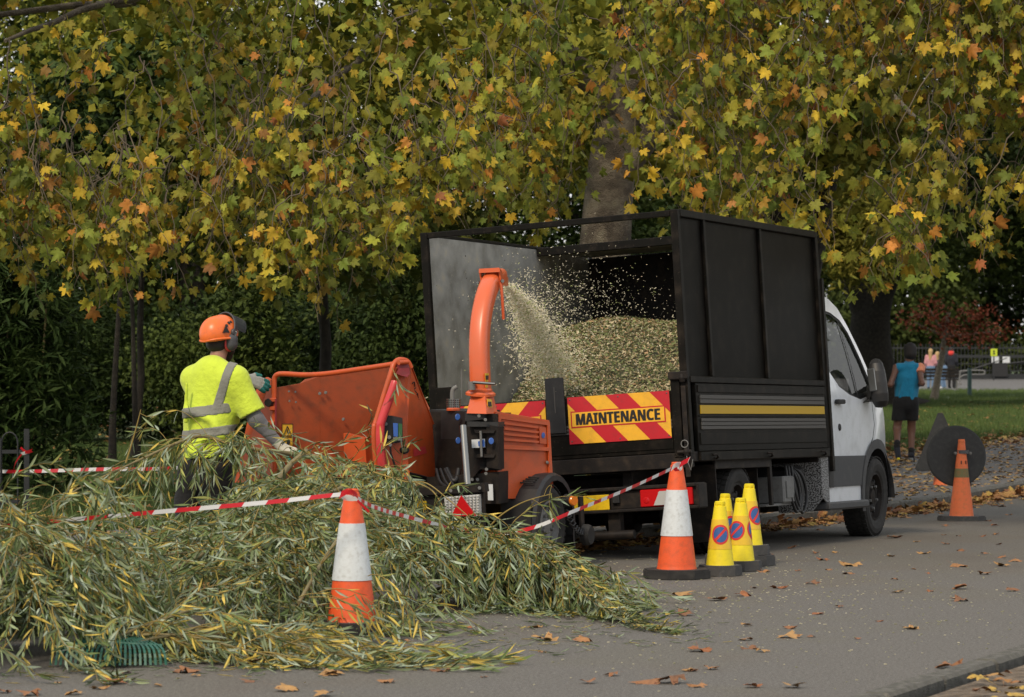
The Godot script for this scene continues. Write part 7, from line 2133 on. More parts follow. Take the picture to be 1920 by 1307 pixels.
# ---------- fence, rake ----------
func make_fence_and_rake() -> void:
	var d := 31.0
	var o := Vector3(Vector3(-4.478, 0.394, -31.000).x, gy(d) + 0.07, -d)
	var t := thing("bow_top_fence", "low black bow-topped park railing at the lawn's edge", "fence", o)
	wbox(t, "post", M.fence_paint, o + Vector3(0, 0.42, 0), Vector3(0.05, 0.9, 0.05), 0.1, 0.004)
	wbox(t, "post", M.fence_paint, o + Vector3(-1.32, 0.42, 0.12), Vector3(0.05, 0.9, 0.05), 0.1, 0.004)
	for y in [0.2, 0.66]: wbox(t, "rail", M.fence_paint, o + Vector3(-0.66, y, 0.06), Vector3(1.3, 0.035, 0.012), 0.09, 0.002)
	for k in 8:
		var x := -0.08 - k * 0.155
		var z := 0.008 - x * 0.09
		var hp := MB.new()
		var pts := [o + Vector3(x, 0.05, z), o + Vector3(x, 0.7, z)]
		for q in 9:
			var a := PI * q / 8.0
			pts.append(o + Vector3(x - 0.075 + cos(a) * 0.075, 0.74 + sin(a) * 0.1, z))
		pts.append(o + Vector3(x - 0.15, 0.05, z))
		hp.tube(pts, 0.0085, 6)
		part(t, "bow", hp, M.fence_paint, true)
	var r := RandomNumberGenerator.new()
	r.seed = 3
	var kt := thing("tape_scrap", "scrap of faded tape knotted round the railing post", "tape", o + Vector3(0, 0.64, 0.03))
	ribbon(kt, "knot", [o + Vector3(-0.05, 0.7, 0.035), o + Vector3(0.0, 0.66, 0.045), o + Vector3(0.05, 0.67, 0.035), o + Vector3(-0.04, 0.64, 0.04)], 0.035, r, 0.3)
	ribbon(kt, "tail", [o + Vector3(-0.04, 0.64, 0.04), o + Vector3(-0.1, 0.55, 0.04), o + Vector3(-0.13, 0.4, 0.04)], 0.022, r, 0.3)
	# leaf rake lying under the branches, tines to the road
	var k0 := Vector3(-2.030, 0.000, -16.941)
	var rk := thing("leaf_rake", "green plastic leaf rake lying under the willow with its tines out", "rake", k0)
	var n := 24
	for k in n:
		var s := lerpf(-0.29, 0.29, k / (n - 1.0))
		var tip := k0 + Vector3(s, 0.012, 0.1 - 0.06 * absf(s) / 0.3)
		var knee := k0 + Vector3(s * 0.94, 0.085, 0.02)
		var root := k0 + Vector3(s * 0.3, 0.12, -0.36)
		var tm := MB.new()
		var path := spline([root, root.lerp(knee, 0.6) + Vector3(0, 0.012, 0), knee, tip], 4)
		for i in path.size() - 1:
			var a: Vector3 = path[i]
			var b: Vector3 = path[i + 1]
			var w := Vector3(0.006, 0, 0)
			var h := (b - a).normalized().cross(Vector3.RIGHT).normalized() * 0.005
			tm.quad(a - w + h, a + w + h, b + w + h, b - w + h)
			tm.quad(a - w - h, a + w - h, b + w - h, b - w - h)
			tm.quad(a - w - h, a - w + h, b - w + h, b - w - h)
			tm.quad(a + w - h, a + w + h, b + w + h, b + w - h)
		part(rk, "tine", tm, M.rake_green, true)
	wtube(rk, "cross_bar", M.rake_green, [k0 + Vector3(-0.26, 0.1, -0.06), k0 + Vector3(0, 0.112, -0.075), k0 + Vector3(0.26, 0.1, -0.06)], 0.009, 6)
	wtube(rk, "socket", M.rake_green, [k0 + Vector3(0, 0.12, -0.34), k0 + Vector3(0.0, 0.12, -0.5)], 0.022, 10, false)
	wtube(rk, "handle", M.willow_bark, [k0 + Vector3(0, 0.12, -0.46), k0 + Vector3(-0.25, 0.13, -1.7)], 0.014, 8, false)

# ---------- fallen leaves ----------
var pile := []
var pile_tint := []

func make_fallen_leaves() -> void:
	var r := RandomNumberGenerator.new()
	r.seed = 41
	var shapes := []
	for k in 4: shapes.append(plane_leaf(500 + k))
	var mats := []
	for c in [Color(0.34, 0.15, 0.06), Color(0.42, 0.2, 0.075), Color(0.26, 0.12, 0.055), Color(0.5, 0.28, 0.1), Color(0.38, 0.14, 0.05)]:
		var m: StandardMaterial3D = M.dry_leaf.duplicate()
		m.vertex_color_use_as_albedo = false
		m.albedo_color = (c as Color).linear_to_srgb()
		mats.append(m)
	for q in FALLEN:
		var o := MeshInstance3D.new()
		o.mesh = shapes[r.randi_range(0, 3)]
		o.material_override = mats[r.randi_range(0, 4)]
		o.name = numbered("fallen_leaf")
		add_child(o)
		tag(o, "dry brown plane leaf lying on the asphalt road", "leaf", "fallen leaves on the road")
		var s: float = q[2]
		var b := Basis.from_euler(Vector3(-PI / 2 + r.randf_range(-0.12, 0.2), 0, 0))
		b = Basis(Vector3.UP, r.randf() * TAU) * b
		var flip := r.randf() < 0.6
		if flip: b = b * Basis(Vector3.UP, PI)
		o.transform = Transform3D(b.scaled(Vector3(s, s * r.randf_range(0.9, 1.25), s)), P(q[0], q[1], s * (0.04 if flip else 0.16)) + b * Vector3(0, s * 0.42, 0))
	var drop := func(x: float, d: float, up: float, s: float, c: Color, tip: float) -> void:
		var b := Basis(Vector3.UP, r.randf() * TAU) * Basis.from_euler(Vector3(-PI / 2 + r.randfn() * tip, 0, r.randfn() * tip))
		pile.append(Transform3D(b.scaled(Vector3(s, s, s)), P(x, d, up + s * 0.14)))
		pile_tint.append(c)
	var tone := func() -> Color:
		var q := r.randf()
		if q < 0.5: return Color(0.4, 0.19, 0.06).lerp(Color(0.52, 0.29, 0.09), r.randf())
		if q < 0.8: return Color(0.26, 0.11, 0.05).lerp(Color(0.4, 0.18, 0.06), r.randf())
		return Color(0.55, 0.36, 0.08)
	# drift in the gutter
	for k in 7000:
		var d := r.randf_range(19.0, 62.0)
		var u := absf(r.randfn())
		drop.call(kx(FAR_KERB, d) + 0.03 + u * 0.24, d, 0.07 * exp(-u * 1.4) * r.randf(), r.randf_range(0.07, 0.15), tone.call(), 0.4)
	var g := copies(self, "leaf_drift", shapes[0], M.dry_leaf, pile, pile_tint)
	tag(g, "drift of brown leaves heaped along the far kerb", "leaves")
	pile = []; pile_tint = []
	for k in 5200:
		var d := 26.0 + 50.0 * pow(r.randf(), 1.2)
		var x := kx(FAR_KERB, d) - 0.2 - r.randf() * 4.4
		drop.call(x, d, 0.088, r.randf_range(0.06, 0.14), Color(0.55, 0.37, 0.1).lerp(Color(0.4, 0.2, 0.07), r.randf()), 0.15)
	for k in 2600: # thicker band where the lawn begins
		var d := 40.0 + 40.0 * r.randf()
		drop.call(kx(FAR_KERB, d) - 4.6 + r.randfn() * 0.6, d, 0.09, r.randf_range(0.08, 0.15), tone.call(), 0.4)
	g = copies(self, "leaf_scatter", shapes[1], M.dry_leaf, pile, pile_tint)
	tag(g, "yellow brown leaves scattered over the pavement behind the lorry", "leaves")
	pile = []; pile_tint = []
	for k in 7500:
		var d := 25.0 + 80.0 * pow(r.randf(), 1.6)
		var x := r.randf_range(-0.2 * d, 0.19 * d)
		if x > kx(FAR_KERB, d) - 4.8: continue
		drop.call(x, d, 0.09, r.randf_range(0.08, 0.16), tone.call(), 0.25)
	g = copies(self, "lawn_leaves", shapes[2], M.dry_leaf, pile, pile_tint)
	tag(g, "fallen leaves lying on the grass under the trees", "leaves")
	pile = []; pile_tint = []
	for k in 420:
		var d := r.randf_range(13.5, 24.0)
		drop.call(kx(NEAR_KERB, d) + 0.16 + absf(r.randfn()) * 0.8, d, 0.055, r.randf_range(0.05, 0.14), tone.call(), 0.3)
	g = copies(self, "verge_leaves", shapes[3], M.dry_leaf, pile, pile_tint)
	tag(g, "dead leaves on the bare earth verge beyond the near kerb", "leaves")
	# chip crumbs and grit on the asphalt near the machine
	var cm := MB.new()
	cm.box(Vector3.ZERO, Vector3(1, 0.3, 0.5))
	var where := []
	var tint := []
	for k in 3200:
		var p := Vector2(r.randfn() * 1.5 + 0.6, 22.0 + r.randfn() * 2.6)
		if p.x < kx(FAR_KERB, p.y) + 0.1 or p.x > kx(NEAR_KERB, p.y) - 0.2 or p.y < 15.0: continue
		var s := r.randf_range(0.004, 0.016)
		where.append(Transform3D(Basis.from_euler(Vector3(0, r.randf() * TAU, 0)).scaled(Vector3(s, s, s)), P(p.x, p.y, s * 0.15 + 0.001)))
		tint.append(Color(0.5, 0.46, 0.34).lerp(Color(0.2, 0.2, 0.1), r.randf()))
	g = copies(self, "chip_litter", cm.mesh(), M.chip, where, tint)
	tag(g, "fine crumbs of wood chip littering the asphalt by the chipper", "wood chips")

# ---------- cut willow ----------
func piecewise(tab: Array, x: float) -> float:
	if x <= tab[0][0]: return tab[0][1]
	for i in tab.size() - 1:
		if x <= tab[i + 1][0]: return lerpf(tab[i][1], tab[i + 1][1], (x - tab[i][0]) / (tab[i + 1][0] - tab[i][0]))
	return tab[-1][1]

func heap_h(x: float, d: float) -> float:
	var ridge := piecewise([[-3.4, 0.08], [-3.0, 0.14], [-2.5, 0.24], [-2.1, 0.38], [-1.75, 0.54], [-1.45, 0.66], [-0.95, 0.64], [-0.6, 0.47], [-0.2, 0.3], [0.15, 0.2], [0.38, 0.12], [0.62, 0.0]], x)
	var front := piecewise([[-2.6, 16.6], [-1.8, 17.3], [-1.35, 18.3], [-1.0, 19.5], [-0.63, 20.0], [-0.19, 20.3], [0.4, 20.9]], x)
	var rd := piecewise([[-2.5, 21.4], [-1.0, 22.2], [-0.3, 21.7], [0.4, 21.6]], x)
	var h := 0.0
	if d < rd: h = ridge * pow(clampf((d - front) / (rd - front), 0.0, 1.0), 0.62)
	else: h = ridge * (1.0 - smoothstep(rd + 0.3, 23.7, d))
	var q := Vector2(x + 2.5, (d - 17.3) * 0.8).length()
	h = maxf(h, 0.5 * (1.0 - smoothstep(0.05, 0.75, q)))
	return h

class Branch:
	var node: Node3D
	var twigs := MB.new()
	var where := []
	var tint := []
	var yellow := 0.15
	var r: RandomNumberGenerator

func willow_leaf(sd: int) -> ArrayMesh:
	# slender pointed leaf along +y, folded along its midrib and curving back
	var r := RandomNumberGenerator.new()
	r.seed = sd
	var mb := MB.new()
	var wd := [0.0, 0.04, 0.058, 0.052, 0.03, 0.0]
	var curl := r.randf_range(-0.3, 0.35)
	var prev := []
	for i in 6:
		var t := i / 5.0
		var ctr := Vector3(r.randf_range(-0.01, 0.01) + 0.05 * sin(t * 2.5 + sd), t, -curl * t * t)
		var row := [ctr + Vector3(-wd[i], 0, 0.035 * (1.0 if wd[i] > 0 else 0.0)), ctr, ctr + Vector3(wd[i], 0, 0.035 * (1.0 if wd[i] > 0 else 0.0))]
		if i > 0:
			for k in 2: mb.quadn(prev[k], row[k], row[k + 1], prev[k + 1], Vector3(0.3 - 0.6 * k, 0.2, 1).normalized(), Vector3(0.3 - 0.6 * k, 0.2, 1).normalized(), Vector3(0.3 - 0.6 * k, 0.2, 1).normalized(), Vector3(0.3 - 0.6 * k, 0.2, 1).normalized())
		prev = row
	return mb.mesh()

func leaves_on(b: Branch, path: Array, gap: float, from: float, size := 1.0) -> void:
	var r := b.r
	var since := 0.0
	var n := path.size()
	for i in n - 1:
		if float(i) / n < from: continue
		var a: Vector3 = path[i]
		var e: Vector3 = path[i + 1]
		since += (e - a).length()
		while since > gap:
			since -= gap * r.randf_range(0.7, 1.3)
			var t := (e - a).normalized()
			var out := Vector3(r.randfn(), r.randfn() * 0.6, r.randfn())
			out = (out - t * out.dot(t)).normalized()
			var dir := (t * r.randf_range(0.5, 1.1) + out * r.randf_range(0.3, 0.75) + Vector3(0, -r.randf_range(0.0, 0.55), 0)).normalized()
			var f := Vector3(r.randfn() * 0.8, 0.6 + r.randfn() * 0.5, 0.5 + r.randfn() * 0.7)
			f = (f - dir * f.dot(dir)).normalized()
			var s := r.randf_range(0.08, 0.14) * size
			var at := a.lerp(e, r.randf())
			if at.y + dir.y * s < 0.004: dir = (dir + Vector3(0, (0.004 - at.y - dir.y * s) / s + 0.05, 0)).normalized()
			var x := dir.cross(f).normalized()
			f = x.cross(dir)
			b.where.append(Transform3D(Basis(x * s, dir * s, f * s), at))
			var q := r.randf()
			var c: Color
			if q < b.yellow: c = Color(0.5, 0.38, 0.07).lerp(Color(0.66, 0.5, 0.12), r.randf())
			elif q < b.yellow + 0.1: c = Color(0.3, 0.31, 0.09)
			elif q < b.yellow + 0.28: c = Color(0.28, 0.35, 0.25).lerp(Color(0.42, 0.48, 0.36), r.randf())
			elif q < b.yellow + 0.6: c = Color(0.17, 0.22, 0.11).lerp(Color(0.27, 0.32, 0.18), r.randf())
			else: c = Color(0.1, 0.15, 0.05).lerp(Color(0.17, 0.22, 0.075), r.randf())
			b.tint.append(c * r.randf_range(0.6, 1.2))

func whip(b: Branch, path: Array, r0: float, gap := 0.022, from := 0.08, size := 1.0) -> void:
	var rad := []
	for i in path.size(): rad.append(lerpf(r0, 0.0012, float(i) / (path.size() - 1)))
	b.twigs.tube(path, rad, 4, false)
	leaves_on(b, path, gap, from, size)

func begin_branch(label: String, at: Vector3, sd: int, yellow: float, group := "") -> Branch:
	var b := Branch.new()
	b.node = thing("willow_branch", label, "cut branch", at, 0.0, group)
	b.r = RandomNumberGenerator.new()
	b.r.seed = sd
	b.yellow = yellow
	return b

var wl := []
func end_branch(b: Branch, stem: Array, rad, singled := 0) -> void:
	if stem.size() > 1:
		var mb := MB.new()
		mb.tube(stem, rad, 8)
		part(b.node, "stem", mb, M.willow_bark, true)
	var tw := part(b.node, "shoots", b.twigs, M.willow_twig, true)
	tw.set_meta("kind", "stuff")
	var leafs := [[], []]
	var tints := [[], []]
	var order := range(b.where.size())
	if singled > 0: order.sort_custom(func(p, q): return (b.where[p].origin as Vector3).z > (b.where[q].origin as Vector3).z)
	for i in order.size():
		var k: int = order[i]
		if i < singled:
			var o := MeshInstance3D.new()
			o.mesh = wl[k % 2]
			var m: StandardMaterial3D = M.willow_leaf.duplicate() if not M.has("willow_leaf_%d" % (k % 9)) else M["willow_leaf_%d" % (k % 9)]
			if not M.has("willow_leaf_%d" % (k % 9)):
				m.vertex_color_use_as_albedo = false
				m.albedo_color = (b.tint[k] as Color).linear_to_srgb()
				M["willow_leaf_%d" % (k % 9)] = m
			o.material_override = m
			o.name = "leaf"
			b.node.add_child(o, true)
			o.transform = Transform3D(Basis.IDENTITY, -b.node.position) * b.where[k]
		else:
			leafs[k % 2].append(b.where[k]); tints[k % 2].append(b.tint[k])
	for w in 2:
		var o := copies(b.node, "foliage", wl[w], M.willow_leaf, leafs[w], tints[w])
		o.position = -b.node.position

func drape(b: Branch, x: float, d: float, ang: float, len: float, off: float, sag: float) -> Array:
	# a run over the heap: heading ang (0 = towards the road), following its surface
	var out := []
	var n := 12
	var px := x
	var pd := d
	var a := ang
	for i in n + 1:
		var t := float(i) / n
		var y := heap_h(px, pd) + off * (1.0 - t * 0.6) + sag * sin(t * PI) * 0.16
		out.append(Vector3(px, maxf(y, 0.012 + 0.01 * b.r.randf()), -pd))
		a += b.r.randfn() * 0.13
		px += sin(a) * len / n
		pd -= cos(a) * len / n
	return out

func hang(b: Branch, at: Vector3, dir: Vector3, len: float, grav: float, n := 12) -> Array:
	var out := [at]
	var v := dir.normalized()
	for i in n:
		v = (v + Vector3(b.r.randfn() * 0.07, -grav * 0.28, b.r.randfn() * 0.07)).normalized()
		var p: Vector3 = out[-1] + v * len / n
		var fl := maxf(0.012, heap_h(p.x, -p.z) * 0.8)
		if p.y < fl:
			p.y = fl + 0.004; v = Vector3(v.x, 0.02, v.z).normalized()
		out.append(p)
	return out

func make_willow() -> void:
	for k in 2: wl.append(willow_leaf(70 + k))
	var r := RandomNumberGenerator.new()
	r.seed = 99
	# -- the heap: overlapping cut branches, butts towards the hopper
	for k in 40:
		var x: float; var d: float; var ang: float
		if k < 30:
			x = r.randf_range(-2.9, -0.75)
			d = lerpf(22.6, 18.6 + maxf(0.0, x + 2.0) * 0.9, pow((k % 15) / 14.0, 0.9)) + r.randf_range(-0.3, 0.3)
			ang = r.randf_range(-0.9, 0.5)
		else:
			x = r.randf_range(-0.9, 0.2)
			d = r.randf_range(21.2, 22.3)
			ang = r.randf_range(-0.3, 0.7)
		var near := clampf((19.6 - d) / 2.5, 0.0, 1.0)
		var lab := "cut willow branch with grey-green leaves in the roadside heap"
		if near > 0.3: lab = "yellowing cut willow branch at the foot of the roadside heap"
		elif k >= 30: lab = "cut willow branch spilling leaves between the heap and the chipper wheel"
		var b := begin_branch(lab, P(x, d), 1000 + k, 0.03 + 0.17 * near, "cut willow branches in the heap")
		var short := 0.5 if x > -1.45 else 1.0
		var stem := drape(b, x, d, ang, r.randf_range(1.3, 2.2) * short, r.randf_range(-0.1, 0.02), 0.3)
		var sr := r.randf_range(0.007, 0.013)
		for q in 19:
			var i := r.randi_range(0, 10)
			var p: Vector3 = stem[i]
			var wa := ang + r.randfn() * 0.38
			var path := drape(b, p.x + r.randfn() * 0.12, -p.z, wa, r.randf_range(0.6, 1.35) * (0.7 if short < 1.0 else 1.0), r.randf_range(-0.1, 0.1), r.randf_range(0.0, 1.1))
			if q % 3 == 0: path = hang(b, p + Vector3(0, 0.03, 0), Vector3(sin(wa) * 0.9, r.randf_range(0.3, 0.9), cos(wa) * 0.9), r.randf_range(0.6, 1.1), 0.6)
			whip(b, path, r.randf_range(0.0026, 0.0048), 0.021)
		end_branch(b, stem, range(13).map(func(i): return lerpf(sr, sr * 0.4, i / 12.0)), 5 if near > 0.25 else 0)
	# -- thick butts showing through the heap
	for q in [[Vector3(-1.402, -0.036, -18.400), Vector3(-1.260, -0.059, -18.900), Vector3(-1.139, -0.078, -19.400), 0.022], [Vector3(-2.417, 0.259, -17.600), Vector3(-2.229, 0.214, -18.000), Vector3(-2.026, 0.146, -18.500), 0.012], [Vector3(-1.578, 0.721, -22.600), Vector3(-1.508, 0.818, -22.900), Vector3(-1.418, 0.900, -23.200), 0.02], [Vector3(-0.567, 0.050, -21.000), Vector3(-0.372, 0.095, -21.300), Vector3(-0.206, 0.143, -21.600), 0.03], [Vector3(-2.179, 0.069, -16.950), Vector3(-1.917, 0.169, -17.300), Vector3(-1.654, 0.245, -17.600), 0.0095], [Vector3(-2.106, 0.052, -16.900), Vector3(-1.824, 0.127, -17.150), Vector3(-1.491, 0.156, -17.400), 0.0085], [Vector3(-1.980, 0.325, -18.900), Vector3(-1.786, 0.414, -19.400), Vector3(-1.475, 0.542, -20.200), 0.014], [Vector3(-1.187, 0.190, -18.700), Vector3(-1.103, 0.359, -19.300), Vector3(-1.016, 0.505, -20.000), 0.011], [Vector3(-1.731, 0.462, -20.200), Vector3(-1.400, 0.583, -21.000), Vector3(-1.102, 0.704, -21.700), 0.017], [Vector3(0.229, 0.210, -20.600), Vector3(-0.066, 0.290, -20.900), Vector3(-0.471, 0.338, -21.200), 0.015]]:
		var b := begin_branch("bare sawn willow limb poking out of the leafy heap", q[0], 1100 + int(q[3] * 1000), 0.2, "bare limbs in the heap")
		for k in 3: whip(b, hang(b, (q[1] as Vector3), Vector3(r.randf_range(-1, 1), 0.6, r.randf_range(0, 1)), 0.6, 0.5), 0.003)
		end_branch(b, [q[0], q[1], q[2]], [q[3], q[3] * 0.95, q[3] * 0.9])
	# -- the left-hand bunch in the foreground
	for k in 5:
		var s := P(-2.92 + k * 0.1, 17.65 + 0.12 * k, 0.6)
		var b := begin_branch("leafy willow bunch drooping at the near end of the heap beside the rake", Vector3(s.x, 0, s.z), 1200 + k, 0.1, "drooping willow bunch")
		var stem := spline([s + Vector3(-0.6, -0.1, -0.2), s + Vector3(-0.2, 0.08, 0), s + Vector3(0.1, 0.05, 0.15), s + Vector3(0.35, -0.15, 0.4)], 4)
		for q in 20:
			var p: Vector3 = stem[r.randi_range(2, stem.size() - 1)]
			whip(b, hang(b, p, Vector3(r.randf_range(-0.3, 0.8), 0.3, r.randf_range(-0.1, 0.5)), r.randf_range(0.65, 1.05), 1.0), 0.003, 0.017)
		for q in 9:
			whip(b, hang(b, Vector3(s.x + r.randf_range(-0.3, 0.5), r.randf_range(0.15, 0.35), s.z + r.randf_range(0.1, 0.45)), Vector3(r.randf_range(-0.4, 0.7), 0.1, r.randf_range(0.0, 0.6)), r.randf_range(0.45, 0.75), 1.0), 0.003, 0.018)
		end_branch(b, stem, range(stem.size()).map(func(i): return lerpf(0.009, 0.003, float(i) / stem.size())), 8)
	# -- the yellow bunch lying on the road in front of the cone
	for k in 8:
		var s := P(-1.95 + k * 0.12, 17.35 + r.randf_range(-0.3, 0.35), 0.01)
		var b := begin_branch("golden-leaved willow shoots lying flat on the road before the cone", s, 1300 + k, 0.28, "golden willow shoots on the road")
		var stem := spline([s + Vector3(-0.5, 0.1, -0.3), s + Vector3(-0.1, 0.13, -0.1), s + Vector3(0.3, 0.06, 0.12), s + Vector3(0.6, 0.015, 0.25)], 4)
		for q in 13:
			var p: Vector3 = stem[r.randi_range(1, stem.size() - 1)]
			whip(b, hang(b, p, Vector3(r.randf_range(0.1, 1.0), 0.2, r.randf_range(-0.2, 0.5)), r.randf_range(0.35, 0.75), 0.5), 0.003, 0.018)
		end_branch(b, stem, range(stem.size()).map(func(i): return lerpf(0.006, 0.002, float(i) / stem.size())), 10)
	# shoots that cross the cone's foot
	var cb := begin_branch("thin willow shoots hanging across the foot of the leafy cone", Vector3(-0.890, 0.000, -17.530), 1350, 0.35)
	for q in [[Vector3(-1.046, 0.278, -18.300), Vector3(0.6, 0.3, 0.1), 0.5], [Vector3(-1.014, 0.195, -18.250), Vector3(0.9, 0.2, 0.15), 0.5], [Vector3(-1.168, 0.242, -18.400), Vector3(0.5, 0.3, 0.2), 0.5], [Vector3(-1.098, 0.257, -18.200), Vector3(1.0, 0.2, 0.1), 0.8], [Vector3(-0.776, 0.242, -18.800), Vector3(0.5, 0.3, 0.6), 0.6], [Vector3(-0.810, 0.325, -18.900), Vector3(0.4, 0.3, 0.7), 0.55], [Vector3(-1.137, 0.137, -17.900), Vector3(1.0, 0.2, 0.3), 0.9], [Vector3(-0.894, 0.077, -17.600), Vector3(1.0, 0.15, 0.25), 0.65]]:
		whip(cb, hang(cb, q[0], q[1], q[2], 0.55), 0.003, 0.03)
	end_branch(cb, [], 0.0, 12)
	# -- curtain of shoots hanging between cone and chipper wheel
	for k in 7:
		var px := -0.75 + k * 0.15
		var s := Vector3(px, 0, -21.3 + 0.06 * k)
		s.y = heap_h(px, 21.3) + 0.06
		var b := begin_branch("hanging curtain of willow shoots in front of the chipper's wheel", Vector3(s.x, 0, s.z), 1400 + k, 0.06, "hanging willow curtain")
		var stem := spline([s + Vector3(-0.7, 0.06, -0.5), s + Vector3(-0.2, 0.07, -0.15), s + Vector3(0.2, 0.0, 0.1), s + Vector3(0.42, -0.12, 0.25)], 4)
		for q in 12:
			var p: Vector3 = stem[r.randi_range(1, stem.size() - 1)]
			whip(b, hang(b, p, Vector3(r.randf_range(-0.2, 0.6), 0.5, r.randf_range(0.2, 0.9)), r.randf_range(0.55, 0.95), 0.95), 0.003, 0.018)
		end_branch(b, stem, range(stem.size()).map(func(i): return lerpf(0.008, 0.003, float(i) / stem.size())))
	# -- the long tail sweeping down on to the road
	for k in 4:
		var b := begin_branch("long willow branch trailing from the chipper wheel down on to the road", Vector3(0.614, 0.000, -20.364), 1500 + k, 0.1, "trailing willow branch")
		var j := Vector3(r.randfn() * 0.08 - 0.08, r.randf_range(-0.05, 0.03), r.randfn() * 0.1)
		var stem := spline([Vector3(-0.410, 0.474, -21.500) + j, Vector3(0.000, 0.466, -21.200) + j, Vector3(0.299, 0.416, -20.900) + j, Vector3(0.470, 0.240, -20.400) + j * 0.8, Vector3(0.646, 0.103, -19.850) + j * 0.7, Vector3(0.808, 0.024, -19.200) + Vector3(j.x, 0.0, j.z) * 0.6, Vector3(0.958, -0.002, -18.860) + Vector3(j.x * 0.5, 0.005, 0)], 6)
		for i in stem.size(): stem[i].y = maxf(stem[i].y, 0.012)
		for q in 18:
			var i := r.randi_range(3, stem.size() - 13)
			var p: Vector3 = stem[i]
			var tg: Vector3 = (stem[i + 1] - stem[i - 1]).normalized()
			whip(b, hang(b, p, tg * 0.9 + Vector3(r.randfn() * 0.3, 0.25, r.randfn() * 0.3), r.randf_range(0.3, 0.6), 0.7), 0.0028, 0.019)
		leaves_on(b, stem, 0.022, 0.3)
		end_branch(b, stem, range(stem.size()).map(func(i): return lerpf(0.006, 0.0015, float(i) / stem.size())), 4)
	# -- the limb the worker holds, arching over the heap
	var lb := begin_branch("long arching willow limb held by the worker's right glove", Vector3(-2.145, 0.102, -23.300), 1600, 0.06)
	var limb := spline([Vector3(-1.357, 0.835, -23.750), Vector3(-1.529, 0.854, -23.850), Vector3(-1.723, 0.885, -23.600), Vector3(-1.931, 0.928, -23.400), Vector3(-2.145, 0.997, -23.300), Vector3(-2.315, 0.950, -23.150), Vector3(-2.581, 0.826, -22.900), Vector3(-2.906, 0.667, -22.600), Vector3(-3.150, 0.513, -22.300)], 6)
	for q in 62:
		var i := r.randi_range(3, limb.size() - 2)
		whip(lb, hang(lb, limb[i], Vector3(r.randfn() * 0.6 - 0.25, r.randf_range(-0.2, 0.7), r.randfn() * 0.5 + 0.2), r.randf_range(0.3, 0.75), 0.8), 0.0026, 0.03)
	# leafy spray across the worker's back
	for q in 20:
		var i := r.randi_range(10, 26)
		whip(lb, hang(lb, limb[i] + Vector3(0, -0.01, 0.03), Vector3(r.randfn(), 0.55, 0.3), r.randf_range(0.2, 0.42), 0.7), 0.0022, 0.022)
	# bare upright twig with a fork
	var tw := spline([Vector3(-2.632, 0.826, -22.900), Vector3(-2.595, 0.946, -22.900), Vector3(-2.557, 1.073, -22.880), Vector3(-2.525, 1.190, -22.860)], 4)
	lb.twigs.tube(tw, range(tw.size()).map(func(i): return lerpf(0.007, 0.003, float(i) / tw.size())), 5)
	lb.twigs.tube([Vector3(-2.533, 1.165, -22.860), Vector3(-2.486, 1.143, -22.860), Vector3(-2.435, 1.143, -22.860)], 0.0025, 4)
	end_branch(lb, limb, range(limb.size()).map(func(i): return lerpf(0.02, 0.004, float(i) / limb.size())), 20)
	# -- branch tips going into the hopper
	var fb := begin_branch("willow shoots being drawn into the orange hopper", Vector3(-1.229, 0.083, -24.200), 1700, 0.12)
	for q in [[Vector3(-1.415, 0.831, -24.100), Vector3(-1.229, 0.928, -24.200), Vector3(-1.037, 1.043, -24.200), Vector3(-0.973, 1.161, -24.050)], [Vector3(-1.524, 0.857, -24.000), Vector3(-1.383, 0.935, -24.200), Vector3(-1.234, 0.829, -24.300), Vector3(-1.119, 0.771, -24.300)], [Vector3(-1.152, 0.805, -24.200), Vector3(-1.033, 0.969, -24.100), Vector3(-0.988, 1.087, -23.950), Vector3(-0.994, 1.171, -23.900)], [Vector3(-0.850, 1.468, -23.800), Vector3(-0.823, 1.411, -23.780), Vector3(-0.811, 1.347, -23.770), Vector3(-0.838, 1.272, -23.770)], [Vector3(-0.823, 1.430, -23.780), Vector3(-0.800, 1.374, -23.760), Vector3(-0.784, 1.325, -23.760), Vector3(-0.769, 1.298, -23.760)], [Vector3(-0.961, 0.884, -23.750), Vector3(-0.922, 0.941, -23.720), Vector3(-0.895, 0.897, -23.700), Vector3(-0.865, 0.791, -23.700)], [Vector3(-0.978, 0.791, -23.700), Vector3(-0.932, 0.867, -23.680), Vector3(-0.895, 0.923, -23.680), Vector3(-0.809, 0.987, -23.700)]]:
		whip(fb, spline(q, 5), 0.0035, 0.028)
	for q in 26:
		var p := Vector3(-1.290, 0.792, -23.900).lerp(Vector3(-0.749, 0.738, -23.600), r.randf())
		whip(fb, hang(fb, p + Vector3(0, 0, r.randf_range(-0.1, 0.1)), Vector3(r.randfn(), 0.5, 0.8), r.randf_range(0.4, 0.8), 0.6), 0.003, 0.022)
	end_branch(fb, [], 0.0)
	# -- springy yellow shoots that stand clear
	var sb := begin_branch("thin yellow willow shoots springing up before the chipper", Vector3(-0.101, 0.129, -21.300), 1800, 0.05)
	for q in [[Vector3(-0.133, 0.500, -21.000), Vector3(-0.050, 0.578, -20.980), Vector3(0.083, 0.652, -20.950), Vector3(0.249, 0.701, -20.900)], [Vector3(-0.924, 0.782, -22.400), Vector3(-0.705, 0.726, -22.200), Vector3(-0.559, 0.723, -22.000), Vector3(-0.396, 0.618, -21.700), Vector3(-0.273, 0.525, -21.500)], [Vector3(-0.634, 0.719, -22.200), Vector3(-0.524, 0.675, -22.000), Vector3(-0.450, 0.579, -21.800), Vector3(-0.406, 0.463, -21.700)]]:
		var path := spline(q, 6)
		sb.twigs.tube(path, range(path.size()).map(func(i): return lerpf(0.006, 0.0025, float(i) / path.size())), 6)
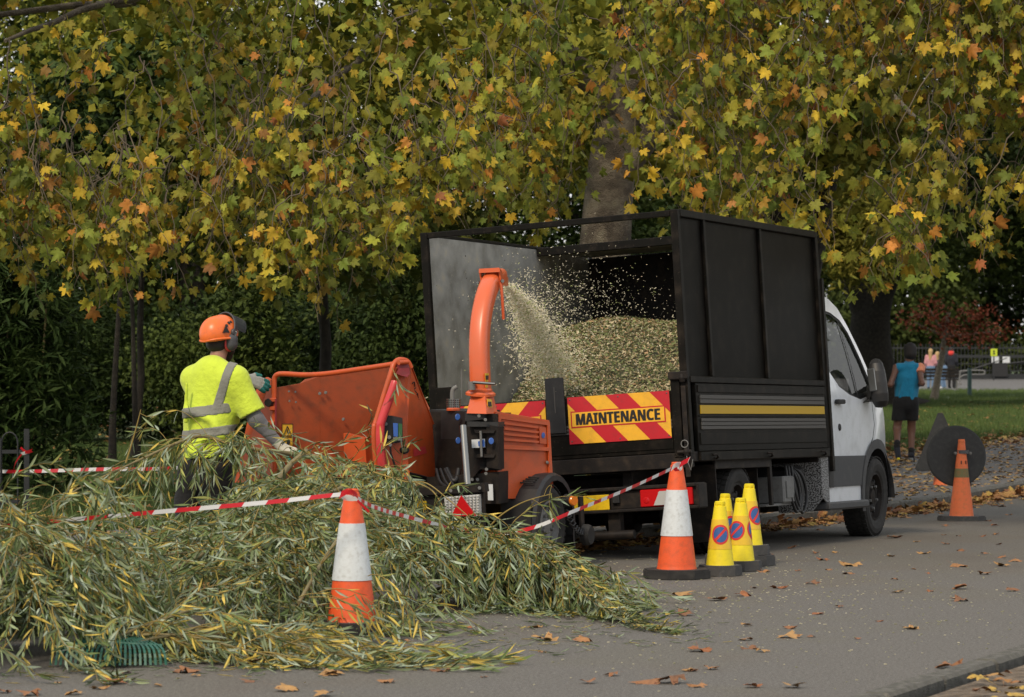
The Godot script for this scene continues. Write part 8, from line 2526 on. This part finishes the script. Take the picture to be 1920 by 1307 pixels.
	for q in [[Vector3(0.199, 0.688, -20.900), Vector3(0.219, 0.737, -20.900), Vector3(0.245, 0.754, -20.900), Vector3(0.232, 0.689, -20.880), Vector3(0.238, 0.607, -20.860), Vector3(0.281, 0.524, -20.850)], [Vector3(0.126, 0.667, -20.920), Vector3(0.173, 0.638, -20.900), Vector3(0.219, 0.583, -20.880), Vector3(0.252, 0.540, -20.870)]]:
		whip(sb, spline(q, 5), 0.002, 0.04, 0.35)
	end_branch(sb, [], 0.0)
	# wispy shoots arching clear of the heap
	var ab := begin_branch("wispy arching willow shoots rising clear of the leafy heap", P(-1.6, 21.0), 1900, 0.06)
	for k in 34:
		var x := r.randf_range(-2.9, 0.1)
		var d := r.randf_range(18.6, 22.0) if x < -1.0 else r.randf_range(20.6, 21.8)
		var p := Vector3(x, heap_h(x, d) + 0.02, -d)
		var path := hang(ab, p, Vector3(r.randf_range(-1.0, 0.5), r.randf_range(0.35, 0.85), r.randf_range(-0.2, 0.9)), r.randf_range(0.6, 1.05), 0.45, 14)
		whip(ab, path, 0.0045, 0.034, 0.25)
	end_branch(ab, [], 0.0)
	# litter of single leaves round the heap
	var where := []
	var tint := []
	for k in 1500:
		var p := Vector2(r.randf_range(-3.0, 1.2), r.randf_range(16.0, 21.5))
		if heap_h(p.x, p.y) > 0.3 or r.randf() > 1.2 - absf(p.y - 18.6 - p.x * 0.9) * 0.65: continue
		var s := r.randf_range(0.06, 0.11)
		var b := Basis(Vector3.UP, r.randf() * TAU) * Basis.from_euler(Vector3(-PI / 2 + r.randfn() * 0.1, r.randfn() * 0.3, 0))
		where.append(Transform3D(b.scaled(Vector3(s, s, s)), P(p.x, p.y, 0.008)))
		tint.append(Color(0.3, 0.34, 0.22).lerp(Color(0.12, 0.17, 0.06), r.randf()) if r.randf() < 0.75 else Color(0.55, 0.42, 0.1))
	var lit := copies(self, "leaf_litter", wl[0], M.willow_leaf, where, tint)
	tag(lit, "loose willow leaves scattered on the asphalt round the heap", "leaves")

const FALLEN := [[1.084, 21.853, 0.200], [1.291, 21.406, 0.169], [1.488, 21.798, 0.143], [1.774, 22.473, 0.143], [1.044, 20.168, 0.156], [1.343, 19.420, 0.091], [1.583, 19.234, 0.104], [1.527, 18.618, 0.182], [2.298, 19.206, 0.143], [1.288, 18.460, 0.104], [1.264, 17.953, 0.130], [1.322, 17.770, 0.104], [0.992, 17.807, 0.169], [0.874, 16.693, 0.091], [0.986, 16.779, 0.104], [0.670, 16.097, 0.200], [0.883, 15.931, 0.117], [1.137, 15.902, 0.117], [1.320, 15.863, 0.143], [2.194, 16.833, 0.200], [2.253, 16.587, 0.143], [2.040, 22.906, 0.143], [2.385, 23.911, 0.117], [2.288, 24.356, 0.078], [2.373, 25.587, 0.117], [2.420, 26.623, 0.091], [2.521, 24.818, 0.200], [3.275, 26.623, 0.143], [2.962, 26.160, 0.091], [3.317, 29.454, 0.195], [2.275, 27.528, 0.117], [3.445, 28.653, 0.091], [2.540, 22.074, 0.104], [2.770, 22.187, 0.078], [3.004, 22.415, 0.169], [2.868, 21.354, 0.169], [3.291, 22.224, 0.130], [3.349, 23.845, 0.130], [3.286, 24.748, 0.195], [3.720, 26.489, 0.091], [3.626, 24.795, 0.143], [3.813, 25.433, 0.156], [3.797, 25.966, 0.117], [3.627, 27.068, 0.104], [4.159, 29.746, 0.078], [3.961, 29.830, 0.065], [4.357, 30.172, 0.091], [4.583, 32.007, 0.104], [4.113, 32.007, 0.104], [5.172, 34.929, 0.104], [4.713, 33.272, 0.091], [2.647, 23.314, 0.065], [3.654, 28.230, 0.104], [1.838, 20.293, 0.104], [2.038, 20.810, 0.078], [2.151, 19.742, 0.065], [2.061, 24.221, 0.065], [1.802, 24.131, 0.130], [2.040, 26.456, 0.065], [2.576, 26.724, 0.078], [1.610, 22.473, 0.065], [1.656, 18.658, 0.065], [3.861, 30.043, 0.065], [4.066, 28.154, 0.078], [2.912, 24.401, 0.052], [1.905, 18.526, 0.052], [2.961, 23.954, 0.052], [0.200, 18.434, 0.200], [0.374, 18.395, 0.143], [0.780, 16.107, 0.200], [0.366, 16.077, 0.104], [0.500, 16.462, 0.104], [-0.281, 16.854, 0.091], [-0.856, 15.506, 0.130], [-0.585, 16.127, 0.117], [-0.345, 16.693, 0.130], [0.144, 19.305, 0.117], [-0.217, 18.900, 0.078], [-0.245, 19.276, 0.065], [0.875, 16.693, 0.104], [-0.594, 18.395, 0.104], [-0.896, 16.503, 0.143], [0.154, 17.710, 0.065], [-0.138, 16.369, 0.052], [0.379, 21.945, 0.052], [-2.049, 16.598, 0.130], [-1.912, 16.598, 0.104], [-1.631, 16.655, 0.200], [-1.923, 16.045, 0.169], [-1.947, 15.813, 0.117], [-1.687, 15.939, 0.065], [-1.070, 15.731, 0.156], [-2.230, 15.548, 0.143], [-2.019, 15.558, 0.104], [-2.364, 15.649, 0.104], [-1.254, 16.153, 0.104], [-0.898, 16.518, 0.156], [-1.344, 16.948, 0.200], [-2.184, 16.088, 0.065], [-1.542, 16.417, 0.065]]
